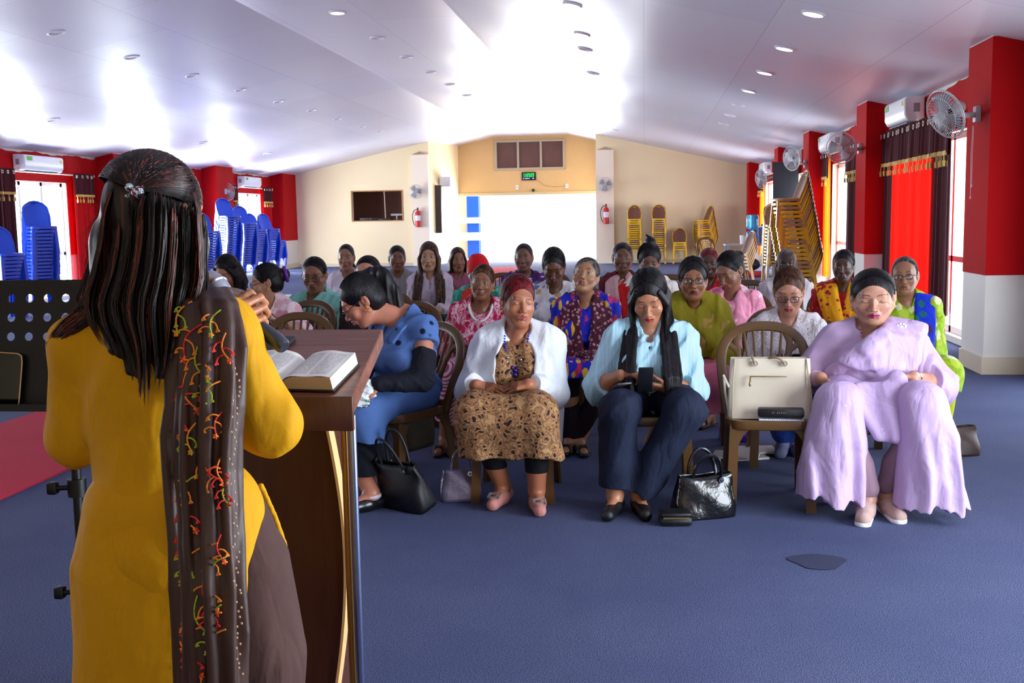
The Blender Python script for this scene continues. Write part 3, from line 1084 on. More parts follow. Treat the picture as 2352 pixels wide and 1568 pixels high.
# outside the doorway: blue column, white rails, pale wall
struct('facade_trim_9', MB().box((-7.4, 40.0, -.1), (-6.55, 40.6, 4.5)), M_cream)
o = MB().box((-6.62, 39.8, -.1), (-6.18, 40.3, 2.42)).build('veranda_column', plain('bright blue painted column', '1c62d8', .5), None, False)
tag(o, 'bright blue column standing outside the left part of the doorway', 'column')
for i, (za, zb) in enumerate(((1.26, 1.48), (.62, .92))):
    tag(MB().box((-6.9, 39.68, za), (-2.0, 39.80, zb), None, .01).build('veranda_rail', plain('white rail', 'ffffff', .5)), ['upper', 'lower'][i] + ' white rail crossing the blue column outside', 'rail', 'white rails outside the doorway')
bush = MB()
for i in range(70):
    q = Vector((-6.75 + random.uniform(-.14, .14), 41.2 + random.uniform(-.3, .3), random.uniform(.5, 1.3)))
    d = Vector((random.uniform(-1, 1), random.uniform(-1, 1), random.uniform(.2, 1))).normalized() * .16
    s_ = d.orthogonal().normalized() * .04
    bush.add([q, q + d * .5 + s_, q + d, q + d * .5 - s_], [(0, 1, 2, 3)])
bush.tube([(-6.75, 41.2, -.1), (-6.75, 41.2, .7)], .03, 6)
tag(bush.build('garden_bush', plain('yellow green leaf', 'a8d020', .5)), 'yellow green bush outside, left of the blue column', 'bush')

# control room equipment on the sill of the wall opening
t = thing('sound_mixer', 'black sound mixer with a red lamp on the ledge of the wall opening', 'mixer', (-8.6, YB + .34, 1.43), 0)
MB().box((-.32, -.15, 0), (.32, .15, .09), None, .01).build('case', M_dark, t)
MB().ell((.03, -.152, .05), (.012, .006, .012)).build('red_lamp', emit('red lamp', 'ff2020', 2), t)
t = thing('audio_player', 'flat black player on the ledge beside the sound mixer', 'player', (-8.1, YB + .3, 1.43), 0)
MB().box((-.2, -.15, 0), (.2, .15, .06), None, .01).build('case', M_dark, t)
t = thing('desk_light', 'small pale device standing right of the player in the wall opening', 'device', (-7.75, YB + .35, 1.43), 0)
MB().cyl((0, 0, 0), (0, 0, .14), .03).box((-.2, -.02, .14), (.18, .06, .2)).build('device_body', plain('pale grey device', 'a8a4a8', .5), t)
tag(MB().cyl((-8.08, YB + .2, 1.43), (-8.1, YB + .2, 2.33), .018, 8).build('opening_rod', plain('pale rod', 'c8a890', .5)), 'thin pale upright rod in the middle of the wall opening', 'rod')
# loose cables hanging at the far left corner
p = at(668, 560, Y=32.6)
t = thing('hanging_cable', 'dark cable hanging from a red socket at the far left corner of the rear wall', 'cable', (p.x, YB - .03, p.z), 0)
MB().box((-.08, -.03, -.05), (.08, 0, .12), None, .01).build('socket_box', plain('dark red socket', '7a1a20', .5), t)
MB().tube([(0, -.03, 0), (.02, -.03, -.2), (-.06, -.03, -.45), (.03, -.03, -.7), (-.02, -.03, -.78)], .014, 6).build('cable_cord', M_dark, t)
MB().tube([(.05, -.03, 0), (.1, -.03, -.2), (.02, -.03, -.4), (-.04, -.03, -.6)], .01, 6).build('cable_cord', M_dark, t)

# ================================================================ refreshment table, cooler and urn
t = thing('folding_table', 'grey topped refreshment table by the right wall at the rear', 'table', (2.45, 25.2, 0), 0)
MB().box((-.62, -.35, .70), (.62, .35, .74), None, .008).build('tabletop', plain('greyish pink table top', '9a8890', .4), t)
for sx in (-1, 1):
    for sy in (-1, 1):
        MB().cyl((sx * .56, sy * .3, 0), (sx * .56, sy * .3, .70), .018, 10).build('leg', plain('steel blue table leg', '50607c', .4, .6), t)
M_jug = NT('blue water bottle', .15, spec=.5, Transmission_Weight=.4).color('58b8f4').m
p = at(1728, 560, Y=25.1)
t = thing('water_cooler', 'blue water jug upside down on its cooler on the refreshment table', 'water cooler', (p.x, 25.1, .74), 0)
MB().lathe([(0, .28), (.05, .29), (.13, .36), (.14, .4), (.135, .47), (.14, .5), (.14, .62), (.12, .66), (0, .665)], 24).build('water_jug', M_jug, t)
MB().box((-.13, -.12, .02), (.13, .12, .28), None, .03).build('cooler_base', plain('bright blue cooler', '1478e0', .35), t)
MB().box((.0, -.17, .14), (.03, -.11, .18), None, .005).build('tap', M_ac, t)
p = at(1750, 560, Y=25.0)
t = thing('steel_urn', 'tall polished steel tea urn on the refreshment table', 'urn', (p.x, 25.0, .74), 0)
MB().lathe([(0, 0), (.125, 0), (.13, .01), (.13, .36), (.135, .37), (.13, .385), (.06, .41), (0, .415)], 28).build('urn_body', M_chrome, t)
MB().box((-.165, -.02, .28), (-.13, .02, .32)).box((.13, -.02, .28), (.165, .02, .32)).ell((0, 0, .43), (.02, .02, .02)).build('urn_handle', M_dark, t)
for i, (px, h_, w_, m_) in enumerate(((1704, .2, .05, M_ac), (1713, .17, .06, plain('pinkish cup sleeve', 'e8d0d8', .5)), (1722, .19, .05, M_ac))):
    p = at(px, 565, Y=24.95)
    tag(MB().lathe([(0, 0), (w_ * .8, 0), (w_, h_), (0, h_)], 16, Matrix.Translation((p.x, 24.95 + .03 * i, .74))).build('paper_cup_stack', m_), ['leftmost', 'middle', 'rightmost'][i] + ' stack of white paper cups on the refreshment table', 'cups', 'paper cups on the refreshment table')
t = thing('black_bag', 'black bag lying under the refreshment table', 'bag', (2.35, 24.9, .0), 0)
MB().ell((0, 0, .28), (.28, .16, .16)).build('bag_body', M_dark, t)
MB().box((-.3, -.15, .0), (.3, .15, .13), None, .02).build('shelf_box', plain('red box', 'c01820', .5), t)
tag(MB().box((1.55, 24.7, 0), (1.95, 25.1, .42), None, .03).build('red_crate', plain('red plastic crate', 'd02030', .4)), 'red plastic crate standing left of the refreshment table', 'crate')
tag(dup(chair0, (1.55, 26.6, 0), PI + .2, 'bronze plastic chair standing left of the refreshment table at the rear', 'brown plastic audience chairs'), None)
# ================================================================ empty front chair and the bag on it
CH = (.60, 5.30)
chair0.location = (CH[0], CH[1], 0)
chair0.rotation_euler = (0, 0, PI - .02)

k = NT('cream leatherette', .38, spec=.5)
k.color('d6cbb6').bump(k.noise(160), .12, .003)
M_cream_l = k.m
t = thing('handbag', 'large cream white handbag standing on the empty brown chair', 'handbag', (CH[0] + .005, CH[1] - .055, .436), -.02, 'handbags')
b = MB()


def bagfn(u, v):
    z = .285 * v
    wd = .205 - .016 * v
    dp = .062 * (1 - .55 * v) + .004
    a = 2 * PI * u
    c, s_ = math.cos(a), math.sin(a)
    p_ = 7
    r_ = (abs(c) ** p_ + abs(s_) ** p_) ** (-1 / p_)
    return (c * r_ * wd, s_ * r_ * dp + .01 * math.sin(v * 4) + .045 * v, z)


b.grid(bagfn, 48, 10, True)
b.add([bagfn(i / 48, 0) for i in range(48)], [tuple(range(48))])
b.build('bag_body', M_cream_l, t)
b = MB()
for sx in (-1, 1):
    MB().tube([(sx * .185, -.058, .0), (sx * .182, -.03, .15), (sx * .17, .005, .283)], .0035, 6).build('piping', plain('tan piping', 'b8a78a', .5), t)
MB().box((-.10, -.031, .199), (.075, -.024, .204), Matrix.Rotation(.0, 4, 'X'), .002).build('zip', plain('dull brass', 'a89068', .35, .8), t)
MB().tube([(-.098, -.034, .2), (-.1, -.038, .17)], .004, 6).ell((-.1, -.038, .165), (.006, .004, .012)).build('zip_pull', plain('dull brass', 'a89068', .35, .8), t)
for sx in (-.075, .065):
    MB().lathe([(.007, -.003), (.014, -.003), (.014, .003), (.007, .003), (.007, -.003)], 16, Matrix.Translation((sx, -.012, .262)) @ Matrix.Rotation(PI / 2 - .25, 4, 'X')).build('eyelet', M_chrome, t)
MB().tube(bez((-.075, -.015, .262), (-.095, -.02, .31), (-.09, .03, .3), (-.06, .07, .22), 12), .006, 8).tube(bez((.065, -.015, .262), (.04, -.04, .31), (-.02, .0, .30), (-.03, .06, .25), 12), .006, 8).build('handle', plain('taupe leather cord', '9a8468', .5), t)
MB().tube([(-.2, -.03, .15), (-.222, .01, .2), (-.215, .02, .12), (-.2, 0, .03)], .006, 8).build('side_strap', M_cream_l, t)

k = NT('black grained leather', .38)
k.color('101216').bump(k.vor(420), .4, .002)
M_blackl = k.m
k = NT('glossy black leather', .22, spec=.7)
k.color('0a0b0e').bump(k.noise(14, None, 3), .35, .02)
M_gloss = k.m
nb = thing('black_notebook', 'thick black book lying on top of the spiral notebook in front of the cream handbag', 'book', (CH[0] + .045, CH[1] - .165, .449), -.05)
MB().box((-.11, -.03, .006), (.105, .03, .05), None, .01).build('cover', M_blackl, nb)
mb = MB()
for x, w_ in ((-.045, .004), (-.038, .003), (-.022, .005), (-.012, .003), (-.004, .004), (.006, .003), (.013, .004)):
    mb.box((x, -.0315, .027), (x + w_, -.0302, .034))
mb.build('cover_lettering', plain('worn gold lettering', '8c8468', .4, .6), nb, False)
sb = thing('spiral_notebook', 'white spiral bound notebook lying under the black book on the empty chair', 'notebook', (CH[0] + .045, CH[1] - .165, .442), -.05)
MB().box((-.105, -.03, -.004), (.1, .03, .006)).build('paper_block', plain('white paper', 'eceaf2', .7), sb, False)
mb = MB()
for i in range(24):
    x = -.1 + i * .0085
    mb.tube([(x + .0045 * 0, -.03 + .007 * math.cos(a), .002 + .007 * math.sin(a)) for a in np.linspace(0, 2 * PI, 9)], .0013, 5)
mb.build('spiral_wire', plain('pale violet wire', 'c4c0e8', .3, .4), sb)

# ================================================================ floor bags


def tote(label, loc, rz, w, h, d, mat, lean=0., handles=True, sag=.12, cat='handbag', group='bags on the floor', hl=.2, hr=.007):
    t = thing('handbag', label, cat, loc, rz, group)
    t.rotation_euler = (lean, 0, rz)
    mb = MB()

    def fn(u, v):
        z = h * v
        a = 2 * PI * u
        c, s_ = math.cos(a), math.sin(a)
        p_ = 5 - 2 * v
        r_ = (abs(c) ** p_ + abs(s_) ** p_) ** (-1 / p_)
        wv = w / 2 * (1 - .12 * v + .06 * math.sin(PI * v)) * (1 + .02 * math.sin(9 * v + u * 20))
        dv = d / 2 * (1 - .75 * v ** 1.6) * (1 + .1 * math.sin(u * 25) * v) + .004
        return (c * r_ * wv, s_ * r_ * dv + .012 * math.sin(u * 19 + v * 5) * v, z - sag * h * v * math.exp(-(c * 1.2) ** 2) * .5)
    mb.grid(fn, 44, 12, True)
    mb.add([fn(i / 44, 0) for i in range(44)], [tuple(range(44))])
    mb.build('bag_body', mat, t, True, .004)
    if handles:
        for sy in (-1, 1):
            x0 = w * .24
            y0 = sy * d * .16
            z0 = h * .86
            MB().tube(bez((-x0, y0, z0), (-x0 * 1.1, y0 + sy * .02, z0 + hl * 1.25), (x0 * 1.1, y0 + sy * .05, z0 + hl * 1.25), (x0, y0, z0), 18), hr, 8).build('handle', mat, t)
            MB().lathe([(.006, -.003), (.013, -.003), (.013, .003), (.006, .003), (.006, -.003)], 12, Matrix.Translation((-x0, y0 + sy * .012, z0)) @ Matrix.Rotation(PI / 2, 4, 'X')).lathe([(.006, -.003), (.013, -.003), (.013, .003), (.006, .003), (.006, -.003)], 12, Matrix.Translation((x0, y0 + sy * .012, z0)) @ Matrix.Rotation(PI / 2, 4, 'X')).build('handle_ring', M_chrome, t)
    MB().box((-w * .4, -.006, h * .83), (w * .4, .006, h * .87), None, .003).build('zip', plain('dull brass', 'a89068', .35, .8), t)
    return t


tote('big black leather tote leaning on the floor beside the woman in denim', (-1.17, 5.06, .02), -.55, .30, .25, .13, M_blackl, .35, hl=.2)
k = NT('metallic pewter leatherette', .3, .6)
k.color('8c84a0').bump(k.noise(24, None, 3), .5, .01)
tote('small metallic pewter grey handbag on the floor beside the woman in the white cardigan', (-.93, 5.22, 0), .15, .20, .16, .09, k.m, -.1, True, .05, hl=.13, hr=.005)
tote('shiny black leather handbag with metal fittings right of the woman in the striped shirt', (.27, 5.03, 0), .35, .29, .21, .17, M_gloss, .1, True, .12, hl=.14, hr=.008)
# round pocket with long strap on the shiny bag
t = thing('black_purse', 'flat black purse lying on the floor under the shiny black handbag', 'purse', (.135, 4.86, 0), .1)
MB().box((-.075, -.05, 0), (.075, .05, .045), None, .018).box((-.07, -.052, .045), (.07, .048, .065), None, .01).build('purse_body', M_blackl, t)
MB().box((-.06, -.054, .04), (.06, -.05, .046)).build('zip', plain('dull brass', 'a89068', .35, .8), t, False)
p = at(1000, 935, Z=0)
tote('small shiny black shoulder bag on the floor behind the denim woman', (p.x, p.y, 0), .3, .3, .24, .13, M_gloss, 0, False)
MB().tube(bez((-.14, 0, .2), (-.3, -.1, .1), (-.4, -.15, .02), (-.5, -.25, .01), 14), .007, 6).build('strap', M_gloss, COL.objects[-1] if False else [o for o in COL.objects if o.get('label', '').startswith('small shiny black shoulder')][0])
p = at(958, 1040, Z=0)
k = varied('olive canvas', '3c3826', '4c4632', 20, .8, .3, 200)
tote('olive canvas shoulder bag hanging beside the chair of the denim woman', (-1.33, 5.95, .12), 1.1, .26, .34, .12, k, .1, True, .15, hl=.1)
p = at(2195, 1050, Z=0)
tote('dark brown bag on the floor at the far right beside the woman in green', (p.x + .02, p.y + .1, 0), .2, .26, .17, .16, plain('dark brown leather', '3a2420', .5, 0, .3, 60), 0, False)
p = at(1690, 1010, Z=0)
k = NT('shiny violet fabric', .3)
k.color('5a1cb0').bump(k.noise(20), .6, .02)
t = tote('shiny violet bag on the floor behind the empty chair', (p.x, p.y, 0), .1, .2, .12, .14, k.m, 0, False)
for i, (px, py, rz_) in enumerate(((1705, 1050, .3), (1730, 1040, .1), (1690, 1058, -.2))):
    p = at(px, py, Z=0)
    tag(MB().box((-.13, -.09, 0), (.13, .09, .012), Matrix.Translation((p.x, p.y, .001 + .013 * i)) @ Matrix.Rotation(rz_, 4, 'Z')).build('leaflet_stack', plain('white leaflet paper', 'd8d4d0', .7), None, False), ['lowest', 'middle', 'upper'][i] + ' white leaflet bundle on the floor behind the empty chair', 'papers', 'leaflets behind the empty chair')

# ================================================================ lectern
k = NT('dark walnut laminate', .3, spec=.5)
_v = k.co((9, 9, .7))
_w = k.noise(4, _v, 5, .6, 1.2)
k.color(k.mix(_w, '3a1c10', '5a3220'))
k.bump(k.noise(12, k.co((12, 12, .5)), 3), .08, .003)
M_walnut = k.m
k = NT('brown wood grain laminate', .35, spec=.5)
_v = k.co((.9, 9, 9))
_w = k.noise(5, _v, 5, .6, .9)
k.color(k.ramp(_w, [(.3, '5a3020'), (.52, '7a4630'), (.7, '94604a')]))
M_desktop = k.m
M_edge = plain('pale yellow edge banding', 'e8b878', .4)
LX, LY = -1.0, 2.63
lect = thing('lectern', 'dark walnut lectern with sloping top and steel posts in front of the speaker', 'lectern', (LX, LY, 0), 0)
RX, FX = .33, .275       # half widths near and far
yn, yf, zn, zf = -.27, .26, 1.015, 1.12
TH = .045
slope = math.atan2(zf - zn, yf - yn)


def topz(y):
    return zn + (zf - zn) * (y - yn) / (yf - yn)


top = MB()
poly = [(-RX, yn), (RX, yn), (FX + .0, yf), (-FX, yf)]
top.add([(x, y, topz(y)) for x, y in poly] + [(x, y, topz(y) - TH) for x, y in poly], [(0, 1, 2, 3), (7, 6, 5, 4), (0, 4, 5, 1), (1, 5, 6, 2), (2, 6, 7, 3), (3, 7, 4, 0)])
o = top.build('desktop', M_desktop, lect, False)
md = o.modifiers.new('bevel', 'BEVEL')
md.width = .003
MB().box((-RX - .004, yn - .014, zn - TH - .03), (RX + .004, yn + .002, zn + .006), None, .003).build('front_lip', M_walnut, lect)
# body board with curved edges and its pale edge band
pts = []
for i in range(21):
    v = i / 20
    z = zn - TH - .005 - v * (zn - TH - .06)
    pts.append((.215 + .045 * math.sin(PI * min(1, v * 1.15 + .02)) - .01, z))
outline = pts + [(-x, z) for x, z in pts[::-1]]
MB().prism(outline, -.115, -.085).build('body_board', M_walnut, lect, False)
eb = MB()
for s_ in (1, -1):
    vs = []
    for x, z in pts:
        vs += [(s_ * x, -.12, z), (s_ * x, -.080, z), (s_ * (x + .007), -.080, z), (s_ * (x + .007), -.12, z)]
    eb.add(vs, [(4 * i + a, 4 * i + (a + 1) % 4, 4 * i + 4 + (a + 1) % 4, 4 * i + 4 + a) for i in range(20) for a in range(4)])
eb.build('edge_band', M_edge, lect, False)
# side board behind, seen as the darker inner leaf
MB().box((-.19, -.085, .06), (-.17, .2, zn - TH - .01)).box((.17, -.085, .06), (.19, .2, zn - TH - .01)).build('side_board', M_walnut, lect, False)
M_post = plain('brushed steel post', 'a8b4d0', .22, 1.)
M_post2 = plain('dark bronze post', '4a3428', .3, .8)
for sx in (-1, 1):
    MB().cyl((sx * (RX - .012), yn + .03, 0), (sx * (RX - .012), yn + .03, zn - TH), .0105, 16).build('post', M_post, lect)
    MB().cyl((sx * (RX - .034), yn + .04, 0), (sx * (RX - .034), yn + .04, zn - TH), .008, 12).build('post', plain('gold brown post', 'b8823c', .25, .7), lect)
MB().box((-RX, -.25, 0), (RX, .25, .05), None, .01).build('base_board', M_walnut, lect)


def on_top(x, y, dz=0):
    """world transform on the sloping top"""
    return Matrix.Translation((LX + x, LY + y, topz(y) + dz)) @ Matrix.Rotation(slope, 4, 'X')


# black folder
t = thing('black_folder', 'closed black leather folder lying near the far edge of the lectern top', 'folder', (0, 0, 0))
t.matrix_world = on_top(.0, .08, .001) @ Matrix.Rotation(-.03, 4, 'Z')
MB().box((-.055, -.085, 0), (.055, .085, .012), None, .004).build('cover', plain('charcoal cover', '25252b', .6, 0, .2, 300), t)
MB().box((-.053, -.083, .003), (.053, -.0815, .009)).build('page_edge', plain('grey page edge', '55555c', .7), t, False)

# open bible
M_page = None
k = NT('printed bible page', .7, spec=.2)
_l = k.wave(72, k.co((0, 1, 0)), 0, 'Y', 1, 0)
_n = k.noise(90, k.co((5, .7, 1)), 2)
_c1 = k.math('MULTIPLY', k.ramp(_l, [(.3, 0.), (.55, 1.)]), k.ramp(_n, [(.35, .2), (.6, 1.)]))
_g = k.n('ShaderNodeSeparateXYZ', {0: k.co()})
# margins and centre gutter of each two column page
_ax = k.math('ABSOLUTE', _g.outputs[0])
_m1 = k.math('MULTIPLY', k.math('GREATER_THAN', _ax, .018), k.math('LESS_THAN', _ax, .118))
_m2 = k.math('GREATER_THAN', k.math('ABSOLUTE', k.math('SUBTRACT', _ax, .068)), .004)
_m3 = k.math('LESS_THAN', k.math('ABSOLUTE', _g.outputs[1]), .077)
_t = k.math('MULTIPLY', k.math('MULTIPLY', _c1, k.math('MULTIPLY', _m1, _m2)), _m3)
k.color(k.mix(k.math('MULTIPLY', _t, .62), 'f0eee8', '55565e'))
M_page = k.m
k = NT('page block edge', .7, spec=.2)
k.color(k.mix(k.wave(160, k.co((0, 0, 1)), 1.5, 'Z', 1, 1), 'd8c49c', 'b08e58'))
M_pedge = k.m
k = NT('white page block edge', .7, spec=.2)
k.color(k.mix(k.wave(130, k.co((0, 0, 1)), 1., 'Z', 1, 1), 'f4efe0', 'cfc4a8'))
M_pedge2 = k.m
t = thing('open_bible', 'thick open bible with printed pages lying on the lectern top', 'book')
t.matrix_world = on_top(.145, -.135, .003) @ Matrix.Rotation(-.06, 4, 'Z')
MB().box((-.14, -.1, 0), (.14, .1, .004), None, .002).build('cover', M_blackl, t)


def pg(x):
    a = abs(x) / .13
    return .004 + .034 * (1 - math.exp(-a * 9)) * (1 - .10 * a * a) - .0


for s_, nm in ((1, 'page_block'), (-1, 'page_block')):
    xs_ = np.linspace(.0005, .13, 26)
    mb = MB()
    mb.grid(lambda u, v: (s_ * (.0005 + .1295 * u), -.094 + .188 * v, pg(.0005 + .1295 * u) + .0015 * math.sin(u * 9 + v * 3)), 26, 8)
    o = mb.build('printed_page', M_page, t, True)
    body = MB()
    prof = [(s_ * x, pg(x) - .0016) for x in xs_] + [(s_ * .1345, .004), (s_ * .0005, .004)]
    body.prism(prof, -.0935, .0935)
    body.build('page_block', [M_pedge], t, False)
    MB().add([(s_ * .1305, -.0935, pg(.13) - .001), (s_ * .1305, .0935, pg(.13) - .001), (s_ * .1352, .0935, .0045), (s_ * .1352, -.0935, .0045)], [(0, 1, 2, 3)]).build('fore_edge', M_pedge2, t, False, .0006)
MB().tube([(-.005, -.1, .03), (.0, -.112, .012), (.01, -.125, .004), (.03, -.13, .002)], .003, 6).build('ribbon_marker', plain('dark red ribbon', '4a1014', .6), t)
t = thing('paper_sheet', 'white folded paper lying under the microphone on the lectern', 'paper')
t.matrix_world = on_top(-.06, .0, .002) @ Matrix.Rotation(.2, 4, 'Z')
MB().box((-.04, -.07, 0), (.04, .07, .003)).build('folded_sheet', plain('white paper', 'eceaf2', .7), t, False)

# ================================================================ music stand with phone
SX, SY = -1.285, 2.22
st = thing('music_stand', 'black perforated sheet metal music stand at the left of the speaker', 'music stand', (SX, SY, 0), 0)
M_stand = plain('matt black metal', '0c0d11', .45, .3)
# desk with round holes: built as a plate of cells, each cell a square with a round hole
w0, z0, z1 = .56, 1.015, 1.30
cell = .054
mb = MB()
tilt = Matrix.Translation((0, 0, 0)) @ Matrix.Translation((0, 0, 1.15)) @ Matrix.Rotation(-.16, 4, 'X') @ Matrix.Translation((0, 0, -1.15))
rows = [(1.145, 1.27)]
hole_z = [1.262, 1.222, 1.178]
hz0, hz1 = 1.155, 1.285


def holed_plate(x0, x1, za, zb, nx_, nz_, r, shift):
    cw, chh = (x1 - x0) / nx_, (zb - za) / nz_
    for j in range(nz_):
        for i in range(nx_):
            cx, cz = x0 + (i + .5) * cw, za + (j + .5) * chh
            ring, sq = [], []
            for q in range(24):
                a = 2 * PI * q / 24
                c, s_ = math.cos(a), math.sin(a)
                m_ = max(abs(c) / (cw / 2), abs(s_) / (chh / 2))
                sq.append((cx + c / m_, 0, cz + s_ / m_))
                ring.append((cx + c * r + shift * (j % 2 - .5) * 0, 0, cz + s_ * r))
            mb.add(sq + ring, [(q, (q + 1) % 24, 24 + (q + 1) % 24, 24 + q) for q in range(24)], tilt)


holed_plate(-w0 / 2, w0 / 2, 1.1548, 1.284, 13, 3, .0096, 0)
mb.box((-w0 / 2, -.0008, 1.284), (w0 / 2, .0008, 1.303), tilt)
mb.box((-w0 / 2, -.0008, 1.015), (w0 / 2, .0008, 1.1548), tilt)
o = mb.build('desk_plate', M_stand, st, False, .0016)
MB().box((-w0 / 2, -.055, 1.01), (w0 / 2, .001, 1.014), tilt).box((-w0 / 2, -.056, 1.01), (w0 / 2, -.054, 1.026), tilt).build('ledge', M_stand, st, False)
MB().cyl((0, .012, .35), (0, .012, 1.12), .011).build('pole', M_stand, st)
MB().cyl((0, .012, .02), (0, .012, .58), .016).build('lower_tube', M_stand, st)
for z in (.83, .585):
    MB().cyl((0, .012, z - .02), (0, .012, z + .02), .021).cyl((0, .012, z), (-.045, .0, z), .006).box((-.062, -.012, z - .014), (-.04, .012, z + .014), None, .005).build('clamp_collar', M_stand, st)
MB().cyl((0, .012, .3), (0, .012, .34), .024).build('hub', M_stand, st)
for a in (.5, 2.6, 4.7):
    MB().tube([(0, .012, .32), (.28 * math.cos(a), .012 + .28 * math.sin(a), .02), (.33 * math.cos(a), .012 + .33 * math.sin(a), .01)], .01, 8).build('leg', M_stand, st)
# phone with gold rim on the ledge
t = thing('phone', 'black phone with a gold rim standing on the ledge of the music stand', 'phone')
t.matrix_world = Matrix.Translation((SX, SY, 0)) @ tilt @ Matrix.Translation((-.135, -.012, 1.014)) @ Matrix.Rotation(.06, 4, 'Y')
MB().box((-.037, -.004, 0), (.037, .004, .125), None, .003).build('phone_body', plain('black glass', '08090c', .12), t)
e = []
for i in range(40):
    a = 2 * PI * i / 40
    c, s_ = math.cos(a), math.sin(a)
    r_ = (abs(c) ** 8 + abs(s_) ** 8) ** (-1 / 8)
    e.append((c * r_ * .0375, -.004, .0625 + s_ * r_ * .063))
MB().tube(e + [e[0]], .0016, 6, False).build('gold_rim', plain('gold rim', 'c8a878', .3, .8), t)
# ================================================================ smooth solids for people and clothes
Q = 1.0      # voxel multiplier


def V3(*a):
    return np.array(a[0] if len(a) == 1 else a, dtype=np.float64)


def unit(v):
    v = np.asarray(v, float)
    return v / (np.linalg.norm(v) + 1e-12)


